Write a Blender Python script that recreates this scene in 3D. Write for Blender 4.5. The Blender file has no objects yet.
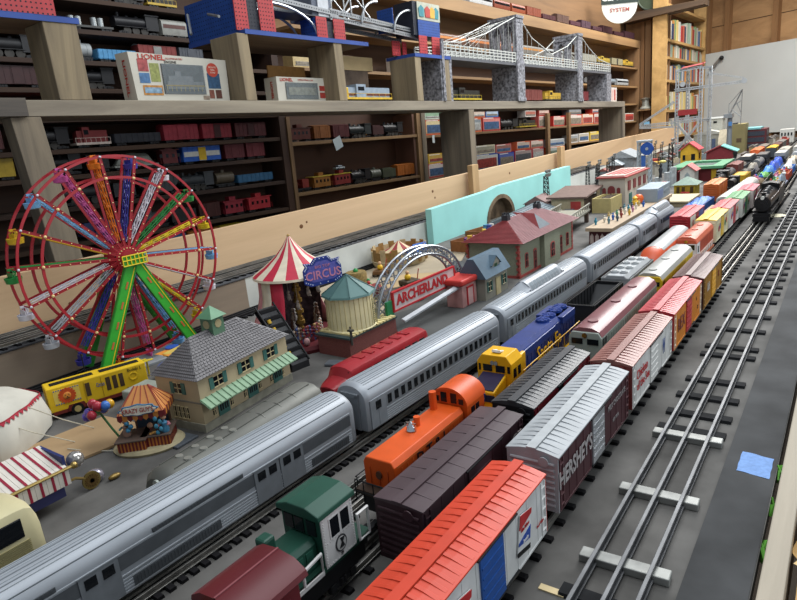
import bpy, math, random
from mathutils import Vector, Matrix, Euler
S = .001                                   # everything below is written in millimetres
col = bpy.context.scene.collection
scn = bpy.context.scene
PI = math.pi
rnd = random.Random(7)
# ---------------------------------------------------------------- camera
CR = ((0.8124050685439463, -0.0748173847873539, 0.5782736061222982),
      (0.5749154350899022, 0.26829372600178036, -0.7729752383378591),
      (-0.09731519459721713, 0.9604274233494494, 0.26097685218969735))
cam_d = bpy.data.cameras.new('camera'); cam = bpy.data.objects.new('camera', cam_d); col.objects.link(cam)
cam_d.sensor_fit = 'HORIZONTAL'; cam_d.sensor_width = 36; cam_d.lens = 36 * 621.23 / 797
cam_d.clip_start = .01; cam_d.clip_end = 100
cam.matrix_world = Matrix.Translation((0, 0, .44897)) @ Matrix(CR).to_4x4()
scn.camera = cam
cam_d.dof.use_dof = False
# ---------------------------------------------------------------- world, lamps, exposure
scn.view_settings.view_transform = 'Standard'; scn.view_settings.look = 'None'
scn.view_settings.gamma = 1; scn.view_settings.use_curve_mapping = False
scn.view_settings.exposure = 0.0
w = bpy.data.worlds.new('world'); scn.world = w; w.use_nodes = True
bg = w.node_tree.nodes['Background']; bg.inputs[0].default_value = (.82, .9, 1, 1); bg.inputs[1].default_value = .42
def area(name, loc, size, power, color=(1, 1, 1), rot=(0, 0, 0)):
    l = bpy.data.lights.new(name, 'AREA'); l.shape = 'RECTANGLE'; l.size, l.size_y = size[0]*S, size[1]*S
    l.energy = power; l.color = color
    o = bpy.data.objects.new(name, l); col.objects.link(o); o.location = Vector(loc)*S; o.rotation_euler = rot
    return o
area('ceiling_lamp', (-300, 900, 2100), (1100, 1700), 31, (.93, .97, 1), (0, math.radians(8), 0))
area('ceiling_lamp', (-500, 3600, 2300), (1300, 1900), 105, (.95, .98, 1), (0, math.radians(10), 0))
area('ceiling_lamp', (-600, 6400, 2600), (1800, 1700), 190, (1, .97, .93), (math.radians(-18), math.radians(10), 0))
area('side_daylight', (1700, 1800, 1200), (1600, 1200), 22, (.9, .96, 1), (0, math.radians(72), 0))  # daylight from the right as an added bare area light, no window behind it
# ---------------------------------------------------------------- materials
MC = {}
def lin(h):
    if isinstance(h, str):
        h = h.lstrip('#'); c = [int(h[i:i+2], 16)/255 for i in (0, 2, 4)]
    else: c = h
    return [(v/12.92 if v <= .04045 else ((v+.055)/1.055)**2.4) for v in c]
def M(colr, rough=.5, metal=0., wear=.08, scale=60, bump=0., spec=.32):
    k = (colr, rough, metal, wear, scale, bump, spec)
    if k in MC: return MC[k]
    m = bpy.data.materials.new('paint_%d' % len(MC)); m.use_nodes = True; MC[k] = m
    nt = m.node_tree; b = nt.nodes['Principled BSDF']; c = lin(colr)
    b.inputs['Roughness'].default_value = rough; b.inputs['Metallic'].default_value = metal
    b.inputs['Specular IOR Level'].default_value = spec
    if wear or bump:
        tc = nt.nodes.new('ShaderNodeTexCoord'); nz = nt.nodes.new('ShaderNodeTexNoise')
        nz.inputs['Scale'].default_value = scale; nz.inputs['Detail'].default_value = 5
        nt.links.new(tc.outputs['Object'], nz.inputs['Vector'])
        r = nt.nodes.new('ShaderNodeValToRGB'); e = r.color_ramp.elements
        e[0].position = .3; e[1].position = .7
        e[0].color = [max(0, v*(1-wear*1.6)) for v in c]+[1]; e[1].color = [min(1, v*(1+wear)+wear*.01) for v in c]+[1]
        nt.links.new(nz.outputs['Fac'], r.inputs[0]); nt.links.new(r.outputs[0], b.inputs['Base Color'])
        if bump:
            bp = nt.nodes.new('ShaderNodeBump'); bp.inputs['Strength'].default_value = bump; bp.inputs['Distance'].default_value = .002
            nt.links.new(nz.outputs['Fac'], bp.inputs['Height']); nt.links.new(bp.outputs[0], b.inputs['Normal'])
    else: b.inputs['Base Color'].default_value = c+[1]
    return m
def wood(c1, c2, axis='Y', scale=14, rough=.75, stretch=.06, bump=.25, knots=False):
    k = ('wood', c1, c2, axis, scale, rough, stretch)
    if k in MC: return MC[k]
    m = bpy.data.materials.new('wood_%d' % len(MC)); m.use_nodes = True; MC[k] = m
    nt = m.node_tree; b = nt.nodes['Principled BSDF']; b.inputs['Roughness'].default_value = rough
    tc = nt.nodes.new('ShaderNodeTexCoord'); mp = nt.nodes.new('ShaderNodeMapping')
    s = [1, 1, 1]; s['XYZ'.index(axis)] = stretch; mp.inputs['Scale'].default_value = s
    n1 = nt.nodes.new('ShaderNodeTexNoise'); n1.inputs['Scale'].default_value = scale; n1.inputs['Detail'].default_value = 8; n1.inputs['Roughness'].default_value = .65
    n1.inputs['Distortion'].default_value = .6
    r = nt.nodes.new('ShaderNodeValToRGB'); e = r.color_ramp.elements
    e[0].position = .32; e[1].position = .68; e[0].color = lin(c1)+[1]; e[1].color = lin(c2)+[1]
    nt.links.new(tc.outputs['Object'], mp.inputs[0]); nt.links.new(mp.outputs[0], n1.inputs['Vector'])
    nt.links.new(n1.outputs['Fac'], r.inputs[0]); nt.links.new(r.outputs[0], b.inputs['Base Color'])
    bp = nt.nodes.new('ShaderNodeBump'); bp.inputs['Strength'].default_value = bump; bp.inputs['Distance'].default_value = .003
    nt.links.new(n1.outputs['Fac'], bp.inputs['Height']); nt.links.new(bp.outputs[0], b.inputs['Normal'])
    return m
def brick(c1, c2, c3, scale=90, rough=.8, bw=.5, rh=.25, bump=.3):
    k = ('brick', c1, c2, c3, scale)
    if k in MC: return MC[k]
    m = bpy.data.materials.new('brick_%d' % len(MC)); m.use_nodes = True; MC[k] = m
    nt = m.node_tree; b = nt.nodes['Principled BSDF']; b.inputs['Roughness'].default_value = rough
    tc = nt.nodes.new('ShaderNodeTexCoord')
    sep = nt.nodes.new('ShaderNodeSeparateXYZ'); cmb = nt.nodes.new('ShaderNodeCombineXYZ'); ad = nt.nodes.new('ShaderNodeMath')
    nt.links.new(tc.outputs['Object'], sep.inputs[0]); nt.links.new(sep.outputs[0], ad.inputs[0]); nt.links.new(sep.outputs[1], ad.inputs[1])
    nt.links.new(ad.outputs[0], cmb.inputs[0]); nt.links.new(sep.outputs[2], cmb.inputs[1])
    t = nt.nodes.new('ShaderNodeTexBrick'); t.inputs['Scale'].default_value = scale
    t.inputs['Color1'].default_value = lin(c1)+[1]; t.inputs['Color2'].default_value = lin(c2)+[1]; t.inputs['Mortar'].default_value = lin(c3)+[1]
    t.inputs['Mortar Size'].default_value = .03; t.inputs['Brick Width'].default_value = bw; t.inputs['Row Height'].default_value = rh
    nt.links.new(cmb.outputs[0], t.inputs['Vector']); nt.links.new(t.outputs['Color'], b.inputs['Base Color'])
    bp = nt.nodes.new('ShaderNodeBump'); bp.inputs['Strength'].default_value = bump; bp.inputs['Distance'].default_value = .001; bp.invert = True
    nt.links.new(t.outputs['Fac'], bp.inputs['Height']); nt.links.new(bp.outputs[0], b.inputs['Normal'])
    return m
def glass(c='8899a0', rough=.05, alpha=.25):
    k = ('glass', c, rough, alpha)
    if k in MC: return MC[k]
    m = bpy.data.materials.new('clear_pane_%d' % len(MC)); m.use_nodes = True; MC[k] = m
    b = m.node_tree.nodes['Principled BSDF']; b.inputs['Base Color'].default_value = lin(c)+[1]
    b.inputs['Roughness'].default_value = rough; b.inputs['Alpha'].default_value = alpha
    return m
BLK = M('1b1b1d', .55, 0, .15); DBLK = M('0f0f11', .6, 0, .1); STEEL = M('5e5f61', .5, .7, .2, 30); CHROME = M('c9cbd0', .15, 1, 0)
IRON = M('3a3835', .6, .4, .25, 40); WHITE = M('dcdcda', .5); DKGLASS = M('15181c', .12, 0, 0)
# ---------------------------------------------------------------- mesh builder
class MB:
    def __init__(s, T=None): s.V = []; s.F = []; s.T = T; s.I = []; s.mi = 0
    def add(s, vs, fs):
        n = len(s.V)
        for v in vs:
            v = Vector(v); s.V.append(s.T @ v if s.T is not None else v)
        for f in fs: s.F.append([n+i for i in f]); s.I.append(s.mi)
        return s
    def box(s, x0, y0, z0, x1, y1, z1):
        return s.add([(x0,y0,z0),(x1,y0,z0),(x1,y1,z0),(x0,y1,z0),(x0,y0,z1),(x1,y0,z1),(x1,y1,z1),(x0,y1,z1)],
                     [(0,3,2,1),(4,5,6,7),(0,1,5,4),(1,2,6,5),(2,3,7,6),(3,0,4,7)])
    def cb(s, c, d, rot=None):
        hx, hy, hz = d[0]/2, d[1]/2, d[2]/2; R = Euler(rot).to_matrix() if rot else Matrix.Identity(3); c = Vector(c)
        vs = [c+R@Vector(v) for v in [(-hx,-hy,-hz),(hx,-hy,-hz),(hx,hy,-hz),(-hx,hy,-hz),(-hx,-hy,hz),(hx,-hy,hz),(hx,hy,hz),(-hx,hy,hz)]]
        return s.add(vs, [(0,3,2,1),(4,5,6,7),(0,1,5,4),(1,2,6,5),(2,3,7,6),(3,0,4,7)])
    def prism(s, pts, ax, a, b):
        n = len(pts)
        f = {'x': lambda p, t: (t, p[0], p[1]), 'y': lambda p, t: (p[0], t, p[1]), 'z': lambda p, t: (p[0], p[1], t)}[ax]
        ar = sum(pts[i][0]*pts[(i+1) % n][1]-pts[(i+1) % n][0]*pts[i][1] for i in range(n))
        if (ar < 0) != (ax == 'y'): pts = pts[::-1]
        return s.add([f(p, a) for p in pts]+[f(p, b) for p in pts],
                     [tuple(range(n))[::-1], tuple(range(n, 2*n))]+[(i, (i+1) % n, n+(i+1) % n, n+i) for i in range(n)])
    def cyl(s, p0, p1, r0, r1=None, n=12, cap=True):
        r1 = r0 if r1 is None else r1; p0, p1 = Vector(p0), Vector(p1); d = (p1-p0).normalized()
        u = d.orthogonal().normalized(); v = d.cross(u)
        vs = [p+r*(u*math.cos(2*PI*i/n)+v*math.sin(2*PI*i/n)) for p, r in ((p0, r0), (p1, r1)) for i in range(n)]
        fs = [(i, (i+1) % n, n+(i+1) % n, n+i) for i in range(n)]
        if cap: fs += [tuple(range(n))[::-1], tuple(range(n, 2*n))]
        return s.add(vs, fs)
    def tube(s, path, r, n=6, closed=False):
        path = [Vector(p) for p in path]; N = len(path); vs = []; fs = []; u = None
        for i, p in enumerate(path):
            a = path[(i-1) % N] if (closed or i) else p; b = path[(i+1) % N] if (closed or i < N-1) else p
            d = (b-a).normalized()
            u = (u-d*u.dot(d)) if u is not None else d.orthogonal()
            u.normalize(); v = d.cross(u)
            vs += [p+r*(u*math.cos(2*PI*j/n)+v*math.sin(2*PI*j/n)) for j in range(n)]
        for i in range(N if closed else N-1):
            k = (i+1) % N
            fs += [(i*n+j, i*n+(j+1) % n, k*n+(j+1) % n, k*n+j) for j in range(n)]
        if not closed: fs += [tuple(range(n))[::-1], tuple((N-1)*n+j for j in range(n))]
        return s.add(vs, fs)
    def lathe(s, prof, c=(0, 0, 0), n=20, a0=0, a1=2*PI, cap=True):
        full = abs(a1-a0-2*PI) < 1e-6; m = n if full else n+1; vs = []
        for r, z in prof:
            for i in range(m):
                a = a0+(a1-a0)*i/n; vs.append((c[0]+r*math.cos(a), c[1]+r*math.sin(a), c[2]+z))
        fs = []
        for k in range(len(prof)-1):
            for i in range(n):
                j = (i+1) % m; fs.append((k*m+i, k*m+j, (k+1)*m+j, (k+1)*m+i))
        if cap and full: fs += [tuple(range(m))[::-1], tuple((len(prof)-1)*m+i for i in range(m))]
        return s.add(vs, fs)
    def sph(s, c, r, n=10, sq=(1, 1, 1)):
        m = max(4, n//2); vs = []
        for k in range(m+1):
            t = PI*k/m
            for i in range(n):
                a = 2*PI*i/n; vs.append((c[0]+r*sq[0]*math.sin(t)*math.cos(a), c[1]+r*sq[1]*math.sin(t)*math.sin(a), c[2]-r*sq[2]*math.cos(t)))
        fs = [(k*n+i, k*n+(i+1) % n, (k+1)*n+(i+1) % n, (k+1)*n+i) for k in range(m) for i in range(n)]
        return s.add(vs, fs)
    def grid(s, fn, nu, nv):
        vs = [fn(i/nu, j/nv) for i in range(nu+1) for j in range(nv+1)]
        return s.add(vs, [(i*(nv+1)+j, (i+1)*(nv+1)+j, (i+1)*(nv+1)+j+1, i*(nv+1)+j+1) for i in range(nu) for j in range(nv)])
    def mesh(s, name, mats, smooth=None, bevel=0):
        me = bpy.data.meshes.new(name); me.from_pydata([v*S for v in s.V], [], s.F)
        for m in (mats if isinstance(mats, (list, tuple)) else [mats]): me.materials.append(m)
        if max(s.I or [0]): me.polygons.foreach_set('material_index', s.I)
        me.validate(); me.update()
        if smooth:
            me.shade_smooth(); me.set_sharp_from_angle(angle=math.radians(smooth))
        return me
    def build(s, name, mats, parent=None, smooth=None, bevel=0, loc=None, rz=0):
        o = bpy.data.objects.new(name, s.mesh(name, mats, smooth)); col.objects.link(o)
        if parent: o.parent = parent
        if loc: o.location = Vector(loc)*S
        o.rotation_euler.z = rz
        if bevel:
            b = o.modifiers.new('bevel', 'BEVEL'); b.width = bevel*S; b.segments = 2; b.limit_method = 'ANGLE'; b.angle_limit = math.radians(50)
        return o
MESH = {}
def inst(name, key, fn, parent, loc=(0, 0, 0), rot=None):     # shared mesh data, one object per use
    if key not in MESH: MESH[key] = fn()
    o = bpy.data.objects.new(name, MESH[key]); col.objects.link(o); o.parent = parent; o.location = Vector(loc)*S
    if rot: o.rotation_euler = rot
    return o
# the barn's shelving is set very slightly out of line with the train table: one rigid frame for it
RX = Matrix(((0.99897135, -0.0453458, 0), (0.04533078, 0.99864033, -0.02574123), (0.00116726, 0.02571475, 0.99966864)))
ROOM = Matrix.Translation((0, 0, .44897)) @ RX.transposed().to_4x4()
def tag(o, label, cat, group=None, kind=None):
    o['label'] = label
    o['category'] = cat
    if group: o['group'] = group
    if kind: o['kind'] = kind
    return o
def th(name, label, cat, loc=(0, 0, 0), rz=0, group=None, room=False, rot=None):
    o = bpy.data.objects.new(name, None); col.objects.link(o); o.empty_display_size = .02
    tag(o, label, cat, group)
    m = Matrix.Translation(Vector(loc)*S) @ (Euler(rot).to_matrix().to_4x4() if rot else Matrix.Rotation(rz, 4, 'Z'))
    o.matrix_world = ROOM @ m if room else m
    return o
def one(mb, name, mat, label, cat, loc=(0, 0, 0), rz=0, group=None, room=False, smooth=None, bevel=0, rot=None):
    o = mb.build(name, mat, None, smooth, bevel); tag(o, label, cat, group)
    m = Matrix.Translation(Vector(loc)*S) @ (Euler(rot).to_matrix().to_4x4() if rot else Matrix.Rotation(rz, 4, 'Z'))
    o.matrix_world = ROOM @ m if room else m
    return o
def struct(mb, name, mat, room=False, parent=None):
    o = mb.build(name, mat, parent)
    if parent is None: o['kind'] = 'structure'
    if room: o.matrix_world = ROOM
    return o
def text(s, parent, h, loc, rot, mat, name='lettering', sx=1., ext=.3, align='CENTER', bold=0.):
    cu = bpy.data.curves.new('t', 'FONT'); cu.body = s; cu.size = h*S*1.38; cu.extrude = ext*S; cu.align_x = align; cu.align_y = 'CENTER'
    cu.offset = bold*S; cu.resolution_u = 2
    o = bpy.data.objects.new('t', cu); col.objects.link(o); bpy.context.view_layer.update()
    me = bpy.data.meshes.new_from_object(o.evaluated_get(bpy.context.evaluated_depsgraph_get()))
    bpy.data.objects.remove(o); me.materials.clear(); me.materials.append(mat)
    t = bpy.data.objects.new(name, me); col.objects.link(t); t.parent = parent; t.location = Vector(loc)*S; t.rotation_euler = rot; t.scale = (sx, 1, 1)
    return t
FR = (PI/2, 0, PI/2)      # lettering on a side that faces +X
FF = (PI/2, 0, 0)         # lettering on a side that faces -Y
# ================================================================ the setting
conc = M('615f5c', .9, 0, .34, 9, .25, .2)
tb = MB().box(-1700, -450, -18, -48, 7600, 0)
struct(tb, 'trim_table_deck', conc)
ap = M('3d3e3f', .8, 0, .25, 12, .15, .2)
one(MB().box(-105, -450, 0, -49, 7600, 1.2), 'rubber_mat_strip', ap, 'charcoal mat strip running along the front edge of the train table', 'mat')
struct(MB().box(-3200, -800, -960, 2500, 9200, -930), 'floor', wood('4a4036', '6a5c4e'))
beam = wood('8f8676', 'b5aa98', 'Y', 10)
one(MB().box(-43, -450, -90, -22, 7600, 6), 'edge_beam', beam, 'long weathered pale wooden rail along the front edge of the table', 'wooden rail', bevel=1.5)
one(MB().box(-14, -450, -130, 8, 2500, -22), 'lower_batten', wood('b08a55', 'd8b47c'), 'yellowish pine batten just outside the weathered rail', 'batten')
b = MB().grid(lambda u, v: (-19+26*v+3*math.sin(9*u+7*v), 640+90*u, -16+9*math.sin(5*u+2)*math.cos(6*v)+5*math.sin(17*u*v+3)), 16, 10)
one(b, 'crumpled_paper', M('d8b983', .7), 'crumpled tan paper tucked beside the pine batten at the table edge', 'paper', smooth=60)
b = MB()
for i in range(9):
    t = 640+i*9+(i//3)*55; b.cb((-46.5+rnd.uniform(-1, 1), t, -6+rnd.uniform(-3, 4)), (2, 14, 8), (rnd.random(), rnd.random(), rnd.random()))
one(b, 'paper_scraps', M('5a9c35', .7), 'bright green scrap strip caught in the gap beside the table edge', 'paper strip')
# tape, card
b = MB().grid(lambda u, v: (-90+36*u+.35*math.sin(14*v), 785+52*v+.6*math.sin(5*u)-5*u, 1.5+.25*math.sin(9*u+5*v)), 10, 10)
one(b, 'blue_tape', M('6f93c8', .75, 0, .1, 220), 'square patch of blue masking tape stuck to the charcoal mat', 'tape')
one(MB().box(-243, 2700, 0, -190, 2770, 2.5), 'white_card', M('e6dfc0', .7), 'cream card lying flat between the black steam locomotive and the open track', 'card')
one(MB().box(-222, 478, 0, -196, 486, 1.5), 'paper_chip', M('cdb98e', .7), 'tiny tan paper chip on the grey deck beside the red-roofed boxcar', 'paper')
# back ledge with the raised line, fence, teal board
fb = wood('a98d74', 'b5a28c', 'Y', 7, .8, .12, .1)
def seg(mb, pts, w, z0, z1):
    for (xa, ya), (xb, yb) in zip(pts, pts[1:]):
        mb.add([(xa, ya, z0), (xb, yb, z0), (xb-w, yb, z0), (xa-w, ya, z0), (xa, ya, z1), (xb, yb, z1), (xb-w, yb, z1), (xa-w, ya, z1)],
               [(0,3,2,1),(4,5,6,7),(0,1,5,4),(1,2,6,5),(2,3,7,6),(3,0,4,7)])
    return mb
struct(seg(MB(), [(-1410, -450), (-1380, 1130)], 12, 0, 88), 'trim_1', wood('7b6d5e', '94836f', 'Y', 7, .8, .12, .1))
struct(seg(MB(), [(-1380, 1130), (-1370, 2040), (-1360, 4300)], 12, 0, 90), 'trim_2', M('c9cbc4', .6, 0, .12, 9))
struct(seg(MB(), [(-1404, -450), (-1378, 1130), (-1360, 4300)], 170, 90, 93), 'trim_3', M('46474a', .8, 0, .15, 12))
struct(MB().box(-1470, 4300, 0, -1365, 7600, 60), 'trim_4', M('8d8a80', .7, 0, .15, 12))
b = seg(MB(), [(-1530, -450), (-1500, 1130), (-1480, 7000)], 22, 60, 224)
fbo = one(b, 'pine_fence_board', wood('b39470', 'd3b48e', 'Y', 6, .65, .05, .08), 'long pale pine board standing behind the raised back line', 'board')
for ky, kz, kr in ((1500, 172, 9), (1528, 182, 5), (2330, 180, 8), (2345, 150, 6), (610, 120, 5), (700, 128, 4), (3100, 175, 8), (980, 150, 4)):
    kx = -1530+(ky+450)*30/1580 if ky < 1130 else -1500+(ky-1130)*20/5870
    k = MB().lathe([(kr, 0), (kr*.6, .6), (.3, .7)], n=14).build('knot', M('6a4628', .6), fbo, 40); k.location = Vector((kx, ky, kz))*S; k.rotation_euler = (0, PI/2, 0); k.scale = (.8, 1, 1)
for x, y in ((-1452, 2620), (-1445, 3720)):
    one(MB().box(x-26, y, 92, x, y+60, 262), 'wood_upright', wood('a5845c', 'c9a679', 'Z', 9, .65), 'short pine upright at the %s end of the teal panel' % ('near' if y < 3000 else 'far'), 'post', bevel=1)
teal = M('9ad6d0', .6, 0, .07, 5)
b = MB(); pr = [(2050, 0), (2050, 142)]
pr += [(2560, 152), (2620, 160), (3560, 160), (3560, 0), (3420, 0)]
cx0, ry = 3060, 1
arch = [(2650+145*math.cos(a), 8+112*math.sin(a)) for a in [PI*i/14 for i in range(15)]]
# the tunnel mouth is cut out of the board's lower edge
pr = [(2050, 0), (2050, 142), (2560, 152), (2620, 160), (3560, 160), (3560, 0)]+[(2795, 0)]+arch+[(2505, 0)]
pr = [(p[0], p[1]) for p in pr]
b.prism(pr, 'x', -1358, -1330)
p = one(b, 'teal_tunnel_board', teal, 'pale turquoise foam panel with an arched tunnel opening', 'panel')
# tunnel portal lining
b = MB()
for i in range(14):
    a0, a1 = PI*i/14, PI*(i+1)/14
    q = [(2650+r*1.29*math.cos(a), 8+r*math.sin(a)) for r, a in ((112, a0), (112, a1), (94, a1), (94, a0))]
    b.prism(q, 'x', -1400, -1326)
b.box(-1399, 2600, 0, -1390, 2616, 112); b.box(-1399, 2660, 0, -1390, 2680, 112); b.box(-1399, 2540, 84, -1388, 2770, 96)
b.prism([(2650+143*math.cos(a), 6+108*math.sin(a)) for a in [PI*i/14 for i in range(15)]], 'x', -1368, -1364)
one(b, 'tunnel_portal', M('6f5d48', .8, 0, .35, 20), 'brown card lining inside the arched opening of the turquoise panel', 'tunnel portal')
# ================================================================ tracks
def make_track(label, x0, y0, x1, y1, gauge=32, z=0, ties=None, step=42, tielen=None, tiew=9, tiecol=None, rtop=12, railmat=None, n3=True, skew=0, nm='model_track', group=None):
    L = math.hypot(x1-x0, y1-y0); a = math.atan2(y1-y0, x1-x0)-PI/2
    t = th(nm, label, 'track', (x0, y0, z), a, group); tl = tielen or gauge*1.75
    railmat = railmat or STEEL
    for rx in ((-gauge/2, 0, gauge/2) if n3 else (-gauge/2, gauge/2)):
        b = MB(); w_ = 2.1 if gauge > 40 else 1.7
        b.box(rx-w_, 0, rtop-3.4, rx+w_, L, rtop); b.box(rx-w_*.35, 0, 5, rx+w_*.35, L, rtop-3); b.box(rx-w_*1.5, 0, 4, rx+w_*1.5, L, 5.4)
        b.build('rail', railmat, t, None, .5)
    ys = ties if ties is not None else [step*(i+.5) for i in range(int(L/step))]
    key = ('tie', tl, tiew)
    def f():
        return MB().prism([(-tiew/2, 0), (tiew/2, 0), (tiew/2*.8, 4.2), (-tiew/2*.8, 4.2)], 'x', -tl/2, tl/2).mesh('tie', tiecol or DBLK)
    for yy in ys[:100]: inst('tie', key, f, t, (0, yy, 0), (0, 0, skew))
    if len(ys) > 100:
        b = MB()
        for yy in ys[100:]: b.box(-tl/2, yy-tiew/2, 0, tl/2, yy+tiew/2, 4.2)
        o = b.build('tie', tiecol or DBLK, t); o['kind'] = 'stuff'
    return t
# open standard-gauge track on the right
ty = [488, 866, 920, 986, 1055, 1179, 1224, 1330, 1427, 1542, 1618, 1676, 1751, 1811, 1880, 1962, 2028, 2090, 2189]
yy = 2189
while yy < 7300: yy += 72; ty.append(yy)
DT = M('1c1d1f', .85, 0, .2, 50, 0, .15)
make_track('wide open three-rail track with grey blocks, nearest the front edge of the table', -158, 100, -159, 7400, 55, 0, [t-100 for t in [120, 210, 330]+ty], tielen=88, tiew=20, tiecol=DT, rtop=15)
for y, dz in ((545, .04), (683, .03), (840, .02)):
    o = one(MB().box(-44, -8, 0, 44, 8, 9), 'metal_tie_block', M('8f908c', .5, .3, .3, 25), {545: 'nearest of three grey metal blocks under the open track', 683: 'middle one of three grey metal blocks under the open track', 840: 'farthest of three grey metal blocks, next to a dark sleeper of the open track'}[y], 'block', (-158, y, 0), dz, bevel=1.2)
RST = M('8d8b86', .35, .8, .25, 18)
LT = M('131214', .85, 0, .2, 50, 0, .15)
make_track('track under the red-roofed, silver-roofed and orange boxcars', -266, 60, -262, 1700, 32, 0, step=34, railmat=RST, tiecol=LT)
make_track('track under the plum boxcar and the yellow diesel', -343, 60, -345, 3400, 32, 0, step=34, railmat=RST, tiecol=LT)
make_track('track under the green locomotive and the orange switcher', -410, 60, -420, 3400, 32, 0, step=34, railmat=RST, tiecol=LT)
make_track('bare track between the silver streamliner and the orange switcher', -487, 60, -478, 3400, 32, 0, step=34, railmat=RST, tiecol=LT)
make_track('track under the silver streamliner', -588, 60, -564, 1500, 32, 0, step=15, tiew=9, railmat=RST, tiecol=LT)
make_track('track under the rear coaches of the silver streamliner', -564, 1502, -562, 2700, 32, 0, step=15, tiew=9, railmat=RST, tiecol=LT)
make_track('track under the old grey coach and the red rail bus', -655, 60, -690, 2000, 32, 0, step=34, railmat=RST, tiecol=LT)
make_track('dark track on the table behind the big wheel', -1345, 100, -1330, 2000, 32, 0, step=22, railmat=BLK, tiecol=LT)
make_track('front one of two raised tracks along the back ledge', -1425, -300, -1405, 4200, 32, 93, step=28, railmat=RST, tiecol=LT)
make_track('rear one of two raised tracks along the back ledge', -1484, -300, -1466, 4200, 32, 93, step=28, railmat=RST, tiecol=LT)
make_track('distant track at the far left of the yard', -545, 3420, -545, 7400, 32, 0, step=42, railmat=RST, tiecol=LT)
make_track('distant track carrying the dark freight cars', -470, 3420, -470, 7400, 32, 0, step=42, railmat=RST, tiecol=LT)
make_track('distant empty track in the yard between the freight strings', -400, 3420, -400, 7400, 32, 0, step=42, railmat=RST, tiecol=LT)
make_track('distant track behind the steam locomotive', -262, 3420, -300, 7400, 32, 0, step=42, railmat=RST, tiecol=LT)
make_track('track in front of and beneath the black steam locomotive', -262, 1702, -250, 3400, 32, 0, step=34, railmat=RST, tiecol=LT)
# ================================================================ rolling stock (origin on the rail head, car runs along Y)
RT = 12
def truck_mesh():
    b = MB()
    for s in (-1, 1):
        b.box(s*21-1.5, -20, 4, s*21+1.5, 20, 7.5); b.box(s*21-2, -5, 3, s*21+2, 5, 13)
        for y in (-15, 15): b.box(s*21.5-2.2, y-4, 3.5, s*21.5+2.2, y+4, 11)
        for y in (-2.5, 2.5): b.cyl((s*23, y, 4), (s*23, y, 11), 1.6, n=6)
        b.prism([(-20, 7.5), (20, 7.5), (8, 13), (-8, 13)], 'x', s*21-1.2, s*21+1.2)
    b.box(-19, -4, 8, 19, 4, 14)
    return b.mesh('truck', BLK)
def wheel_mesh():
    b = MB(); b.cyl((-20, 0, 7), (20, 0, 7), 1.6, n=6)
    for s in (-1, 1): b.cyl((s*15.5, 0, 7), (s*18.5, 0, 7), 7.6, n=16); b.cyl((s*14, 0, 7), (s*15.5, 0, 7), 8.8, n=16)
    return b.mesh('wheelset', M('55544f', .4, .6, .1), 35)
def truck(t, y):
    k = inst('truck', 'truck', truck_mesh, t, (0, y, 0))
    for d in (-15, 15): inst('wheelset', 'wheelset', wheel_mesh, k, (0, d, 0))
def coupler(t, y, s):
    def f():
        b = MB(); b.box(-3, 0, 7, 3, 14, 11); b.box(-6, 11, 6, 1, 16, 12); b.box(2, 12, 6, 6, 20, 12); b.box(-6, 16, 6, -2, 20, 12)
        return b.mesh('coupler', BLK)
    inst('coupler', 'coupler', f, t, (0, y, 0), (0, 0, 0 if s > 0 else PI))
def running(t, L, ins=38):
    for s in (-1, 1): truck(t, s*(L/2-ins)); coupler(t, s*(L/2-4), s)
def ladder(t, x, y, z0, z1, mat, sx=1, n=5, wd=9):
    b = MB()
    for d in (-wd/2, wd/2): b.box(min(x, x+sx*1.4), y+d-.6, z0, max(x, x+sx*1.4), y+d+.6, z1)
    for i in range(n):
        zz = z0+(z1-z0)*(i+.5)/n; b.box(min(x, x+sx*1.6), y-wd/2, zz-.7, max(x, x+sx*1.6), y+wd/2, zz+.7)
    b.build('ladder', mat, t)
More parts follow.
